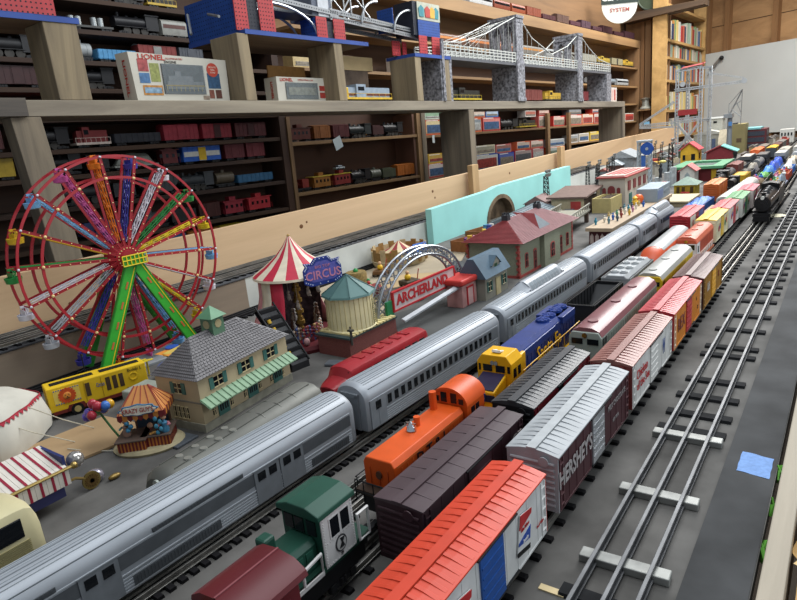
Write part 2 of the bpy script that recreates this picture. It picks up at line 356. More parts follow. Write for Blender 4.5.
def boxcar(label, x, y0, y1, roof, side, door=None, end=None, z=RT, W=60, H=80, group=None, rz=0, nm='boxcar', ladders=None, band=None, ribs=True, door_open=False, plank=False, walk=None, doorw=44, rise=6, wb=14, nrib=None, trk=True):
    L = y1-y0-10; t = th(nm, label, nm.replace('_', ' '), (x, (y0+y1)/2, z), rz, group)
    sm = M(side, .45, 0, .08, 40); rm = M(roof, .42, 0, .08, 30) if roof != 'silver' else M('a0a4a7', .55, .0, .1, 30)
    em = (M(end, .45, 0, .08, 40) if end != 'silver' else M('a0a4a7', .55, .0, .1, 30)) if end else sm
    dm = (M(door, .42, 0, .06) if door != 'silver' else M('b2b5b8', .3, .5, .08)) if door else sm
    h = L/2; w2 = W/2
    b = MB(); b.box(-w2, -h+2, wb, w2, h-2, H)
    for s in (-1, 1):                                   # side sill, rivet battens
        b.box(s*w2-.8, -h+2, wb-2, s*w2+.8, h-2, wb+1)
        if plank:
            for i in range(int(L/7)):
                yy = -h+5+i*7
                if abs(yy) > doorw/2+1 and yy < h-3: b.box(s*w2-.45, yy-.35, wb+1, s*w2+.45, yy+.35, H-1)
        else:
            for i in range(int((L/2-doorw/2)//24)):
                for q in (-1, 1):
                    yy = q*(doorw/2+6+i*24); b.box(s*w2-.55, yy-.6, wb+1, s*w2+.55, yy+.6, H-1)
    b.build('body', sm, t, None, .8)
    for s in (-1, 1):                                    # ends with pressed ribs
        b = MB()
        b.box(-w2-.2, s*(h-2)-(0 if s > 0 else 2), wb-2, w2+.2, s*(h-2)+(2 if s > 0 else 0), H-1)
        for i in range(8):
            zz = wb+6+i*(H-wb-8)/8; b.cyl((-w2+4, s*h, zz), (w2-4, s*h, zz), 1.9, n=8)
        b.build('end_panel', em, t)
    b = MB(); n = 16; pr = [(-w2-1.5, H-1.2), (-w2-1.5, H+.6), (-w2*.5, H+rise*.72), (0, H+rise), (w2*.5, H+rise*.72), (w2+1.5, H+.6), (w2+1.5, H-1.2)]
    b.prism(pr, 'y', -h, h)
    if ribs:
        N = nrib+3 if nrib else int(L/11)
        for i in range(N):
            yy = -h+8+(L-16)*i/(N-1)
            for s in (-1, 1):
                b.prism([(s*6, H+rise-.6), (s*w2*.5, H+rise*.72-.3), (s*(w2-1), H+.4), (s*(w2-1), H+1.3), (s*w2*.5, H+rise*.72+.8), (s*6, H+rise+.5)], 'y', yy-2.2, yy+2.2)
    else:
        for i in range(1, int(L/22)):
            yy = -h+i*22
            for s in (-1, 1): b.prism([(s*6, H+rise-.4), (s*(w2-1), H+.4), (s*(w2-1), H+1.1), (s*6, H+rise+.5)], 'y', yy-.5, yy+.5)
    b.build('roof', rm, t, None, .3)
    MB().box(-5.5, -h-2, H+rise+.4, 5.5, h+2, H+rise+2).build('running_board', M(walk, .5) if walk else rm, t)
    for s in (-1, 1):
        d0 = 10 if door_open else 0
        if door_open:
            k = MB().box(s*w2-.2, -doorw/2, wb+1, s*w2+.3, doorw/2, H-2).build('doorway', DBLK, t)
        b = MB(); yo = 16 if door_open else 0
        b.box(min(s*w2, s*(w2+1.8)), -doorw/2+yo, wb+1, max(s*w2, s*(w2+1.8)), doorw/2+yo, H-3)
        for i in range(5): zz = wb+9+i*(H-wb-14)/5; b.box(min(s*w2, s*(w2+2.6)), -doorw/2+2+yo, zz, max(s*w2, s*(w2+2.6)), doorw/2-2+yo, zz+2)
        b.build('door', dm, t)
        b = MB(); b.box(min(s*w2, s*(w2+2.4)), -doorw/2-4, H-3.4, max(s*w2, s*(w2+2.4)), doorw/2+30, H-1.6); b.box(min(s*w2, s*(w2+2.2)), -doorw/2-4, wb-1, max(s*w2, s*(w2+2.2)), doorw/2+30, wb+1)
        b.build('door_track', BLK if band is None else M(band, .4), t)
        for q in (-1, 1): ladder(t, s*w2, q*(h-9), wb, H-4, M(ladders, .4) if ladders else sm, s)
    b = MB(); b.cyl((w2*.5, -h-3.5, H-6), (w2*.5, -h-4.5, H-6), 6, n=14); b.cyl((w2*.5, -h, H-6), (w2*.5, -h-4, H-6), 1.2, n=6)
    b.build('brake_wheel', em, t)
    b = MB(); b.box(-22, -h+4, wb-4, 22, h-4, wb); b.cyl((0, -20, wb-8), (0, 18, wb-8), 6, n=10)
    b.build('underframe', BLK, t)
    if trk: running(t, L)
    return t, w2, h
# --- the front train
t, w2, h = boxcar('white boxcar with bright orange-red ribbed roof and a blue door, nearest in the front train', -266, 285, 543, 'c8432c', 'cfd0ce', '1f4f96', 'b83422', ladders='e6e6e4', band='1b1b1d', nrib=19)
SIDE = lambda t, s, hh, y, z, m, sx=1.: text(s, t, hh, (w2+1.3, y, z), FR, m, sx=sx)
RED = M('b52a2c', .4); BLUE = M('23489a', .4); WH = M('e4e4e0', .4)
def packet(t, y, z, k=1.):
    T = Matrix.Translation((w2+1, y, z)) @ Matrix.Rotation(math.radians(-12), 4, 'X') @ Matrix.Scale(k, 4)
    MB(T).box(0, -13, -19, 1, 13, 19).build('packet_picture', M('d9dad8', .4), t)
    MB(T).prism([(-13, 19), (13, 19), (13, 14), (-13, 4)], 'x', .6, 1.5).build('packet_picture', RED, t)
    MB(T).prism([(-13, -12), (13, -12), (13, 2), (-13, -9)], 'x', .6, 1.5).build('packet_picture', BLUE, t)
    MB(T).box(.6, -13, -23, 1.4, 15, -18).build('packet_picture', DBLK, t)
packet(t, 66, 50); packet(t, -62, 42, 1.25)
R12 = (PI/2, math.radians(0), PI/2)
text('Alka-Seltzer', t, 4, (w2+2.8, 66, 55), R12, RED, sx=.7); text('Speedy', t, 3.6, (w2+2.8, 66, 41), R12, WH, sx=.8)
text('Alka', t, 9, (w2+2.8, -62, 47), R12, RED, sx=.8); text('Seltzer', t, 6, (w2+2.8, -62, 34), R12, WH, sx=.7)
SIDE(t, 'ALX 9000', 3, 104, 34, RED)
t, w2, h = boxcar('dark maroon boxcar with silver ribbed roof and silver doors lettered along its side', -266, 567, 841, 'silver', '47262b', 'silver', 'silver', ladders='6a4a4d', walk='a7abad', nrib=20)
text("HERSHEY'S", t, 21, (w2+1.3, -78, 50), FR, M('a5a09f', .4), sx=.78, bold=.7); SIDE(t, 'MILK CHOCOLATE', 8, 76, 62, M('9a9594', .4), .8); SIDE(t, 'HX 7816', 5, 70, 38, M('9a9594', .4))
t, w2, h = boxcar('white boxcar with dull brown ribbed roof and red script lettering', -266, 850, 1104, '8a5a52', 'd3d3cf', 'd8d8d4', '6e2f2c', ladders='dcdcd8', nrib=19)
SIDE(t, 'Chicken', 15, -70, 56, RED, .9); SIDE(t, 'of the Sea', 14, -64, 38, RED, .9); SIDE(t, 'W', 28, 62, 48, M('44598f', .4), .4)
t, w2, h = boxcar('orange boxcar with bright red ribbed roof, red ends and a red door', -266, 1110, 1364, 'b8444a', 'd98a36', 'b23236', 'b53238', ladders='e8e0cc', plank=True, nrib=19)
SIDE(t, 'REX', 26, -64, 48, M('7a3f3c', .5), .9); SIDE(t, '4', 9, 70, 56, M('5c3630', .5)); SIDE(t, '12', 8, 82, 36, M('5c3630', .5))
t, w2, h = boxcar('mustard boxcar with dull brown ribbed roof, last car of the front train', -265, 1371, 1610, '6f5552', 'a87b35', 'd7a02e', '4a2a28', ladders='8b6a35', plank=True, nrib=19)
for dy in (-7, 7): SIDE(t, '&', 20, -62+dy, 50, M('b8b0a8', .5))
SIDE(t, 'R', 16, 62, 50, M('8a3a30', .5))
# --- second row
t, w2, h = boxcar('long plum-brown boxcar with flat panelled roof beside the orange switcher', -342, 416, 657, '4a3c40', '402a30', None, '3b262b', ribs=False, rise=3, H=81, W=58, doorw=52)
b = MB()
b.cyl((29.4, 92, 56), (30.2, 92, 56), 10, n=24); b.build('round_emblem', M('8d8684', .5), t, 30)
b = MB(); b.cyl((30, 92, 56), (30.6, 92, 56), 7.6, n=24); b.build('round_emblem', M('4a343a', .5), t, 30)
text('S', t, 8, (31, 92, 56), FR, M('8d8684', .5))
for i in range(3): MB().box(28.5, h-17, 30+i*17, 31, h-8, 32+i*17).build('grab_iron', M('b9a9a6', .5), t)
t, w2, h = boxcar('dark red boxcar with black ribbed roof next to the blue and yellow diesel', -337, 668, 893, '3a3b3e', '7b1f2a', '8e2433', '202023', ladders='7b1f2a', door_open=True, nrib=17, W=58)
SIDE(t, 'NYRB', 13, -72, 56, M('b5a5a4', .5), .8); SIDE(t, '1', 10, 22, 50, M('5a1620', .5))
b = MB(); b.cyl((29.4, 70, 54), (30.3, 70, 54), 13, n=24); b.build('round_emblem', M('a8a5a2', .5), t, 30)
text('R', t, 12, (31, 70, 54), FR, M('3a2a2c', .5))
# ------------------------------------------------ locomotives
def pane(t, x, y0, y1, z0, z1, m=None, nm='window', parent_frame=None):
    MB().box(x-.4, y0, z0, x+.4, y1, z1).build(nm, m or DKGLASS, t)
def handrail(t, pts, posts, mat, r=.8, nm='handrail'):
    b = MB(); b.tube(pts, r, 6)
    for p, z0 in posts: b.cyl((p[0], p[1], z0), p, r*.9, n=5)
    b.build(nm, mat, t)
# Santa Fe road switcher, nose towards the camera
t = th('diesel_locomotive', 'blue and yellow diesel locomotive with fans on a blue hood, cab towards the camera', 'locomotive', (-430, 930, RT), .015)
t.scale = (1.08, 1.16, 1.2)
YEL = M('e0a812', .38, 0, .05); BL = M('1c3272', .4, 0, .12); h = 160
b = MB(); b.box(-27, -h, 13, 27, h, 19); b.build('walkway', YEL, t, None, .5)
b = MB(); b.box(-26, -h+8, 8, 26, h-8, 14); b.box(-18, -45, -1, 18, 45, 10); b.build('fuel_tank', BLK, t, None, 1)
b = MB(); b.box(-20, -75, 19, 20, h-10, 66); b.box(-22, -60, 56, 22, 60, 66); b.prism([(-20, 66), (20, 66), (14, 71), (-14, 71)], 'y', -66, h-14)
b.box(-24, 86, 60, 24, 142, 71); b.build('long_hood', BL, t, None, 1)
for y in (60, 84, 112, 134):
    b = MB(); b.cyl((0, y, 70), (0, y, 73.5), 12, n=20); b.cyl((0, y, 73.5), (0, y, 74.5), 9, 11, n=20)
    for k in range(4): b.cb((0, y, 74.8), (22, 1.5, 1), (0, 0, k*PI/4))
    b.build('fan', M('213c84', .35), t, 35)
b = MB()
for i in range(16): b.box(19.4, -58+i*13, 24, 20.6, -57+i*13, 54)
b.build('hood_doors', M('1a3274', .4), t)
text('Santa Fe', t, 22, (22.6, 32, 44), FR, YEL, sx=.95, ext=.4)
b = MB()                                       # cab with sloping roof edges
b.prism([(-27, 19), (27, 19), (27, 66), (19, 76), (-19, 76), (-27, 66)], 'y', -112, -76); b.build('cab', YEL, t, None, 1)
b = MB(); b.box(-24, -76, 19, 24, -58, 67); b.build('cab_rear_housing', YEL, t, None, 2)
b = MB(); b.prism([(-151, 19), (-112, 19), (-112, 52), (-151, 42)], 'x', -19, 19); b.build('short_nose', YEL, t, None, 2)
b = MB(); b.prism([(-149, 43), (-114, 52), (-114, 53), (-149, 44)], 'x', -17, 17); b.build('nose_top', M('2a2440', .35), t)
b = MB(); b.box(-19.5, -151.8, 29, 19.5, -150.8, 38); b.build('nose_stripe', M('20233f', .4), t)
b = MB(); b.prism([(-6, 31), (-2, 25), (2, 25), (6, 31), (6, 40), (-6, 40)], 'y', -153, -151.6); b.build('nose_herald', BL, t)
text('Santa Fe', t, 3, (0, -153.2, 34), FF, YEL, sx=.8)
for x0, x1 in ((-24, -21), (-17, -3), (3, 17), (21, 25)):
    b = MB(); b.box(x0, -113, 54, x1, -111.6, 63); b.build('window', DKGLASS, t)
for y in (-106, -92): 
    for s in (-1, 1): pane(t, s*27, y, y+9, 46, 58)
b = MB(); b.cyl((-2, -112.5, 66), (-2, -113.6, 66), 3, n=10); b.cyl((3.5, -112.5, 66), (3.5, -113.6, 66), 3, n=10); b.build('headlight', CHROME, t, 30)
b = MB()
for i in range(5): b.cyl((-5+i*2.6, -96+abs(i-2)*2, 76), (-5+i*2.6, -104, 79), 1.2, 1.8, n=8)
b.build('horn', M('d6d6d2', .4), t)
for s in (-1, 1):
    pts = [(s*26, y, 44) for y in (-72, h-4)]
    handrail(t, pts, [((s*26, y, 44), 19) for y in range(-72, h, 26)], YEL)
    handrail(t, [(s*25, -h+2, 34), (s*25, -116, 40)], [((s*25, -h+2, 34), 19), ((s*25, -136, 37), 19)], YEL)
    b = MB()
    for k in range(3): b.box(s*20, -h-1, 3+k*5, s*27, -h+5, 4.5+k*5)
    b.build('step', YEL, t)
b = MB(); b.box(-20, -h-3, 2, 20, -h+2, 14); b.build('pilot', YEL, t); coupler(t, -h, -1); coupler(t, h-4, 1)
for y in (-108, 104): truck(t, y)
pane(t, 27.2, -112, -60, 21, 26, YEL, 'cab_sill'); text('5200', t, 5, (27.9, -90, 38), FR, M('5a4612', .5))
# orange switcher
t = th('diesel_switcher', 'orange diesel switcher with arched cab roof and bell on its hood', 'locomotive', (-411, 578, RT), 0)
t.scale = (1, 1, 1.28)
OR = M('cf5218', .42, 0, .08, 30); h = 112
b = MB(); b.box(-27, -h, 33, 27, h, 37); b.build('walkway', M('3a2c22', .6), t)
b = MB(); b.prism([(-22, 37), (22, 37), (22, 60), (18, 65), (-18, 65), (-22, 60)], 'y', -h+14, 58); b.build('hood', OR, t, None, 1.2)
b = MB()
for s in (-1, 1):
    b.box(s*21-1.2, -h+20, 57.5, s*21+1.2, 56, 60)
    for i in range(12): b.box(s*22-.5, -84+i*11.5, 39, s*22+.5, -83+i*11.5, 56)
b.build('hood_trim', M('d86a34', .4), t)
b = MB(); pr = [(-27, 37), (27, 37), (27, 64)]+[(27*math.cos(a), 64+18*math.sin(a)) for a in [PI*i/12 for i in range(1, 12)]]+[(-27, 64)]
b.prism(pr, 'y', 60, 106); b.build('cab', OR, t, 30)
b = MB(); pr = [(28*math.cos(a), 66+17.5*math.sin(a)) for a in [PI*i/12 for i in range(13)]]+[(26.5*math.cos(a), 65+16*math.sin(a)) for a in [PI*(12-i)/12 for i in range(13)]]
b.prism(pr, 'y', 59, 109); b.build('cab_roof', OR, t, 30)
for x0, x1, zt in ((-22, -15, 73), (-12, -3, 78), (3, 12, 78), (15, 22, 73)):
    b = MB(); b.box(x0-1, 59.2, 66, x1+1, 60.6, zt+1); b.build('window_frame', OR, t); b = MB(); b.box(x0, 58.8, 67, x1, 60, zt); b.build('window', DKGLASS, t)
for s in (-1, 1):
    for y0 in (70, 82):
        pane(t, s*27.3, y0, y0+9, 50, 62); 
    MB().box(s*28-.5, 69, 47, s*28+.5, 94, 48.5).build('armrest', M('e6b79c', .4), t)
b = MB(); b.cyl((-6, -8, 62), (-6, -8, 74), 4.2, n=12); b.build('exhaust_stack', OR, t, 30)
b = MB(); b.cyl((-12, 40, 60), (-12, 40, 84), 5, n=12); b.build('exhaust_stack', OR, t, 30)
b = MB(); b.lathe([(6, 0), (5, 2), (3.4, 6), (2, 8), (.5, 9)], (-4, -24, 66), 12); b.box(-11, -25, 62, -9.6, -23, 73); b.box(1.6, -25, 62, 3, -23, 73); b.box(-11, -25, 72, 3, -23, 73.4)
b.build('bell', CHROME, t, 30)
b = MB(); b.cyl((0, -h+14, 50), (0, -h+12, 50), 4, n=12); b.build('headlight', M('5a3a2c', .3), t, 30)
b = MB(); b.box(-13, -h+13, 39, -12, -h+14.4, 56); b.box(12, -h+13, 39, 13, -h+14.4, 56); b.box(-.5, -h+13, 39, .5, -h+14.4, 48); b.build('radiator_trim', M('b84a1c', .5), t)
text('D·T & I', t, 14, (22.8, -22, 50), FR, DBLK, sx=1.1); text('RAIL', t, 6, (22.8, 36, 50), FR, M('7a3517', .5))
for s in (-1, 1):
    handrail(t, [(s*26, -h+2, 48), (s*26, 56, 48)], [((s*26, y, 48), 37) for y in range(-108, 60, 32)], BLK, .7)
handrail(t, [(-26, -h, 46), (26, -h, 46)], [((x, -h, 46), 26) for x in (-26, -14, 0, 14, 26)], BLK, .8); handrail(t, [(-26, -h, 35), (26, -h, 35)], [], BLK, .7)
MB().box(-23, -h+8, 13, 23, h-8, 33).build('underframe', BLK, t); truck(t, -62); truck(t, 62); coupler(t, -h, -1); coupler(t, h-4, 1)
# green switcher with white cab side
t = th('diesel_switcher', 'dark green switcher with white riveted cab side and white handrails', 'locomotive', (-409, 322, RT), 0)
t.scale = (1, 1, 1.1)
GR = M('1f4a3c', .42, 0, .15, 20); WHT = M('cfcdcb', .45); h = 100
MB().box(-27, -h, 32, 27, h, 37).build('walkway', M('1c4134', .5), t)
b = MB(); b.prism([(-18, 37), (18, 37), (18, 60), (14, 65), (-14, 65), (-18, 60)], 'y', -h+18, 30); b.build('hood', GR, t, None, 1)
b = MB(); b.box(-16, -14, 62, -2, 0, 80); b.build('air_intake', GR, t, None, 2.5)
b = MB()
for i in range(8): b.box(17.4, -76+i*13, 40, 18.8, -67+i*13, 57)
b.build('hood_door', M('265546', .4), t)
b = MB(); b.cyl((4, -34, 64), (4, -34, 69), 4, n=12); b.sph((4, -34, 72), 4.2); b.build('bell', M('8a6b3a', .3, .9), t, 40)
b = MB(); b.box(-26, 31, 37, 26, 76, 84); b.build('cab', GR, t, None, 1)
b = MB(); b.prism([(-29, 84), (29, 84), (28, 89), (12, 94), (-12, 94), (-28, 89)], 'y', 27, 81); b.build('cab_roof', GR, t, None, 1)
MB().box(26, 31, 35, 27.4, 76, 84).build('cab_side', WHT, t)
b = MB()
for y in (33, 74):
    for i in range(17): b.sph((27.6, y, 37+i*2.8), .8, 6)
for i in range(10): b.sph((27.6, 36+i*4, 36.5), .8, 6); b.sph((27.6, 36+i*4, 58), .7, 6)
b.build('rivets', WHT, t)
for y0 in (42, 57): 
    MB().box(27.2, y0-1.4, 59.6, 28.2, y0+13.4, 80).build('window_frame', WHT, t); pane(t, 28, y0, y0+12, 61, 79)
for x0 in (-22, -8, 8):
    b = MB(); b.box(x0, 30, 66, x0+12, 31.4, 80); b.build('window', DKGLASS, t)
b = MB(); b.cyl((27, 54, 49), (28.1, 54, 49), 8.2, n=24); b.build('round_emblem', M('3b3b3e', .5), t, 30)
b = MB(); b.cyl((27.6, 54, 49), (28.5, 54, 49), 6.6, n=24); b.build('round_emblem', M('b5b4b2', .5), t, 30)
b = MB(); b.prism([(50, 45), (58, 45), (56, 50), (59, 54), (52, 55), (54, 50)], 'x', 28, 28.9); b.build('round_emblem', M('1f1f22', .5), t)
text('75', t, 3, (28, 54, 38.6), FR, BLK)
for y0, y1 in ((-24, 26), (82, 98)):
    b = MB(); P4 = [(27, y0, 35), (27, y0, 48 if y0 < 0 else 62), (27, y1, 54 if y0 < 0 else 62), (27, y1, 35)]
    b.tube(P4, 1.8, 6, closed=True)
    if y0 < 0: b.cyl((27, (y0+y1)/2, 35), (27, (y0+y1)/2, 51), 1.5, n=6); b.box(25, y0, 33, 28.5, y1, 37)
    b.build('handrail', WHT, t)
b = MB(); b.tube([(-26, -20, 50), (-26, 26, 52)], 1.5); b.cyl((-26, -20, 35), (-26, -20, 50), 1.5, n=6); b.build('handrail', WHT, t)
MB().box(-27, -h-2, 28, 27, -h+14, 42).build('end_beam', GR, t, None, 2)
MB().box(-23, -h+8, 12, 23, h-8, 32).build('underframe', BLK, t); truck(t, -55); truck(t, 55); coupler(t, -h, -1); coupler(t, h-4, 1)
# maroon steam engine cab and boiler, cut by the lower edge of the picture
t = th('steam_locomotive', 'maroon steam locomotive with brass fittings and a dull red cab roof, at the lower edge', 'locomotive', (-354, 190, RT), 0)
t.scale = (.82, 1, 1.1)
MR = M('5c2126', .4, 0, .12, 12); BR = M('a58a52', .3, .9)
b = MB(); pr = [(-38, 100), (-36, 104), (-22, 110), (0, 112), (22, 110), (36, 104), (38, 100), (36, 98), (-36, 98)]; b.prism(pr, 'y', 24, 88); b.build('cab_roof', M('5a1e23', .4, 0, .1, 10), t, 30)
b = MB(); b.box(-1, 24, 111, 1, 88, 112.8); b.build('roof_seam', M('7d4448', .5), t)
b = MB(); b.box(-34, 38, 20, 34, 80, 100); b.build('cab', MR, t, None, 1)
for s in (-1, 1): pane(t, s*34.3, 46, 70, 64, 88)
b = MB(); b.cyl((0, -110, 62), (0, 26, 62), 31, n=28); b.build('boiler', MR, t, 40)
b = MB()
for y in (-96, -60, -25, 8): b.cyl((0, y, 62), (0, y+4, 62), 31.8, n=28)
b.build('boiler_band', BR, t, 40)
b = MB(); b.lathe([(12, 0), (10, 6), (10, 12), (6, 17), (.5, 19)], (0, -60, 90), 16); b.build('steam_dome', M('6a2a2e', .35), t, 40)
b = MB(); b.lathe([(7, 0), (4, 3), (3.5, 12), (6, 14), (2, 20), (.5, 22)], (-24, 18, 84), 12); b.build('whistle', BR, t, 40)
b = MB(); b.lathe([(5, 0), (3, 3), (5, 9), (1, 13)], (-10, -26, 91), 12); b.build('safety_valve', M('b8b2a4', .3, .8), t, 40)
b = MB(); b.box(-28, -110, 10, 28, 80, 24); b.build('frame', BLK, t)
for s in (-1, 1):
    for y in (-70, -30, 10):
        b = MB(); b.cyl((s*18, y, 20), (s*23, y, 20), 20, n=24); b.cyl((s*23, y, 20), (s*27, y, 20), 4, n=10); b.build('driving_wheel', IRON, t, 40)
# ------------------------------------------------ streamlined passenger cars
SIL = M('989da3', .42, .15, .06, 14); SILD = M('55595d', .5, .1, .08); SILH = M('aab0b5', .4, .12, .05)
def coach_profile(W, H, zb, n=14, k=.36):
    w2 = W/2; zs = H-W*k
    return [(-w2+1.5, zb), (-w2, zb+3), (-w2, zs)]+[(w2*math.cos(a), zs+(H-zs)*math.sin(a)) for a in [PI-PI*i/n for i in range(1, n)]]+[(w2, zs), (w2, zb+3), (w2-1.5, zb)]
def coach(label, x0, y0, x1, y1, kind='coach', z=RT, W=64, H=82, group=None, mat=None, band=None, dome=False, roundend=False, pitch=17, nm='passenger_car', win0=0, trk=True):
    L = math.hypot(x1-x0, y1-y0)-14; rz = math.atan2(y1-y0, x1-x0)-PI/2
    t = th(nm, label, 'train car', ((x0+x1)/2, (y0+y1)/2, z), rz, group); h = L/2; mt = mat or SIL; bd = band or (SILD if kind == 'baggage' else M('7c8287', .45, .1, .06)); w2 = W/2; zs = H-W*.36
    pr = coach_profile(W, H, 9); b = MB()
    secs = [(-h, .9), (-h+4, .97), (-h+9, 1), (h-9, 1), (h-4, .97), (h, .9)]
    if roundend: secs = [(-h, .9), (-h+4, .97), (-h+9, 1), (h-60, 1), (h-42, .96), (h-24, .82), (h-10, .6), (h, .3)]
    n = len(pr); vs = []; fs = []
    for yy, k in secs: vs += [(p[0]*k, yy, 9+(p[1]-9)*(.25+.75*k) if k < .9 else 9+(p[1]-9)*(k*.5+.5)) for p in pr]
    for i in range(len(secs)-1):
        for j in range(n): fs.append((i*n+j, i*n+(j+1) % n, (i+1)*n+(j+1) % n, (i+1)*n+j))
    fs += [tuple(range(n)), tuple(range((len(secs)-1)*n, len(secs)*n))[::-1]]
    b.add(vs, fs); b.build('body', mt, t, 35)
    a0, a1 = -h+12, h-(62 if roundend else 12)
    b = MB()                                     # roof ridges and lower fluting
    for x in (-.55, -.3, 0, .3, .55):
        zz = zs+(H-zs)*math.sqrt(max(0, 1-x*x)); b.box(x*w2-.5, a0, zz-.8, x*w2+.5, a1, zz+.7)
    for s in (-1, 1):
        for zz in (12, 15.5, 19, 22.5, 26): b.box(s*w2-.6, a0, zz, s*w2+.6, a1, zz+1.5)
        b.box(s*w2-.6, a0, zs-3, s*w2+.8, a1, zs-1.5); b.box(s*w2-.6, a0, 31, s*w2+.8, a1, 32.2)
    b.build('fluting', SILH if mat is None else mt, t)
    b = MB()
    for x in (-.8, -.42, -.15, .15, .42, .8):
        zz = zs+(H-zs)*math.sqrt(max(0, 1-x*x)); b.box(x*w2-.7, a0, zz-1.2, x*w2+.7, a1, zz+.25)
    b.build('roof_seams', M('6f757a', .5, .1, .05) if mat is None else mt, t)
    wz0, wz1 = (38 if kind == 'baggage' else 33.5), zs-5
    for s in (-1, 1):
        bn = MB().box(s*w2-.4, a0, wz0, s*w2+.4, a1, wz1).build('window_band', bd, t)
        if kind == 'coach':
            N = int((a1-a0-36)/pitch); o0 = (a0+a1)/2-N*pitch/2
            def f():
                return MB().box(-.35, 0, wz0+3.5, .35, pitch*.55, wz1-2.5).mesh('window', DKGLASS)
            for i in range(N): inst('window', ('cw', pitch, H, W), f, t, (s*(w2+.5), o0+i*pitch, 0))
        if kind == 'coach':
            yy = a0+12; d = MB(); d.box(s*w2-.5, yy-18, 11, s*w2+1.1, yy+18, zs-2); d.box(s*w2+.8, yy-.6, 12, s*w2+1.6, yy+.6, zs-3); d = d.build('door', M('8b9197', .4, .15), t)
            MB().box(s*(w2+1.3)-.4, yy-6, zs-20, s*(w2+1.3)+.4, yy+6, zs-7).build('window', DKGLASS, d)
        else:
            for yy in (230-321, 446-321, 488-321):
                d = MB(); d.box(s*w2-.5, yy-20, 12, s*w2+1.4, yy+20, zs-3); d.box(s*w2-.5, yy-21, zs-3, s*w2+2, yy+21, zs-1.6); d = d.build('door', M('7b8085', .45, .15), t)
                for q in (-9, 9): MB().box(s*(w2+1.6)-.4, yy+q-6, zs-18, s*(w2+1.6)+.4, yy+q+6, zs-7).build('window', DKGLASS, d)
            for y0_, y1_, z0_, z1_ in ((-60, 50, 14, 25), (-30, 90, zs-1, zs+4), (-260, -140, 14, 25), (-250, -130, zs-1, zs+4), (200, 275, 14, 25)):
                b = MB(); b.box(s*w2-.5, y0_, z0_, s*w2+.9, y1_, z1_)
                for k in range(int((y1_-y0_)/4)): b.box(s*w2-.3, y0_+k*4, z0_+1, s*w2+1.3, y0_+k*4+1.6, z1_-1)
                b.build('grille', M('4e5256', .5, .2), t)
    for s in (-1, 1):                             # diaphragms
        if roundend and s > 0: continue
        b = MB(); yy = s*(h+1)
        b.box(-17, yy-3, 10, -11, yy+3, 66); b.box(11, yy-3, 10, 17, yy+3, 66); b.box(-17, yy-3, 61, 17, yy+3, 68); b.box(-11, yy-1, 10, 11, yy+.5, 61)
        b.build('vestibule', M('8a9096', .45, .3), t)
    if dome:
        dl = 88; b = MB(); b.prism([(w2*.74*math.cos(a), zs+4+(H-zs+11)*math.sin(a)) for a in [PI-PI*i/12 for i in range(13)]], 'y', -dl, dl); b.build('dome', mt, t, 35)
        for s in (-1, 1):
            for i in range(9):
                a0_ = .42; a1_ = 1.0; yy = -dl+10+i*17.4
                q = [(s*w2*.76*math.cos(a), yy+k, zs+4+(H-zs+11.8)*math.sin(a)) for a in (a0_, (a0_+a1_)/2, a1_) for k in (0, 13)]
                MB().add(q, [(0, 1, 3, 2), (2, 3, 5, 4)]).build('dome_window', M('8e979d', .15, .1, 0), t)
        for e in (-1, 1):
            b = MB()
            b.add([(x, e*(dl+26), zs+(H-zs)*math.sqrt(max(0, 1-(x/w2)**2))-1) for x in (-20, 0, 20)]+[(x*1.08, e*dl, zs+4+(H-zs+11)*math.sqrt(max(0, 1-(x/(w2*.74))**2))) for x in (-20, 0, 20)], [(0, 1, 4, 3), (1, 2, 5, 4)])
            b.build('dome_fairing', mt, t, 60)
    if trk:
        for s in (-1, 1): truck(t, s*(h-48)); coupler(t, s*(h+2)-(0 if s > 0 else 0), s)
    return t
coach('silver streamlined baggage car with grey double doors, nearest of the silver cars', -608, 20, -590, 622, 'baggage')
coach('silver streamlined coach coupled behind the baggage car with doors, right of the red rail bus', -588, 634, -568, 1048)
coach('silver streamlined dome car with raised glazed roof, in front of the brick station', -568, 1056, -564, 1536, dome=True)
coach('silver streamlined coach between the dome car and the far silver cars', -563, 1548, -562, 2012)
coach('smaller silver streamlined coach, second from the far end of the silver train', -562, 2022, -562, 2240)
coach('rearmost silver streamlined car with a raised roof, beside the plank platform', -562, 2248, -560, 2480, dome=True)
# old flat grey coach on the left
t = th('old_passenger_car', 'tarnished grey toy coach with plain rounded roof beside the beige depot', 'train car', (-662, 500, RT), .1)
t.scale = (1.1, 1, 1.08)
OG = M('62625c', .5, .2, .18, 12); h = 150
pr = [(-29, 8), (-29, 52), (-25, 60), (-14, 67), (0, 69), (14, 67), (25, 60), (29, 52), (29, 8)]
b = MB(); vs = []; fs = []; secs = [(-h, .8), (-h+6, .95), (-h+16, 1), (h-30, 1), (h-10, .93), (h, .6)]; n = len(pr)
for yy, k in secs: vs += [(p[0]*k, yy, 8+(p[1]-8)*(k*.7+.3)) for p in pr]
for i in range(len(secs)-1):
    for j in range(n-1): fs.append((i*n+j, i*n+j+1, (i+1)*n+j+1, (i+1)*n+j))
fs += [tuple(range(n)), tuple(range((len(secs)-1)*n, len(secs)*n))[::-1]]
b.add(vs, fs); b.build('body', OG, t, 40)
for yy in (-110, -84, -58, -32):
    for dx in (-7, 7):
        b = MB(); b.cyl((dx+2, yy, 66), (dx+2, yy, 69.5), 5.5, 4.5, n=14); b.build('roof_vent', M('8a8a82', .4, .4), t, 30)
b = MB()
for s in (-1, 1):
    b.box(s*29-.6, -h+14, 50, s*29+.6, h-30, 52); b.box(s*12-.4, -h+16, 67, s*12+.4, h-20, 68.6)
for yy in (20, 56, 90): b.tube([(-27, yy, 57), (-13, yy, 68), (13, yy, 68), (27, yy, 57)], .7, 5)
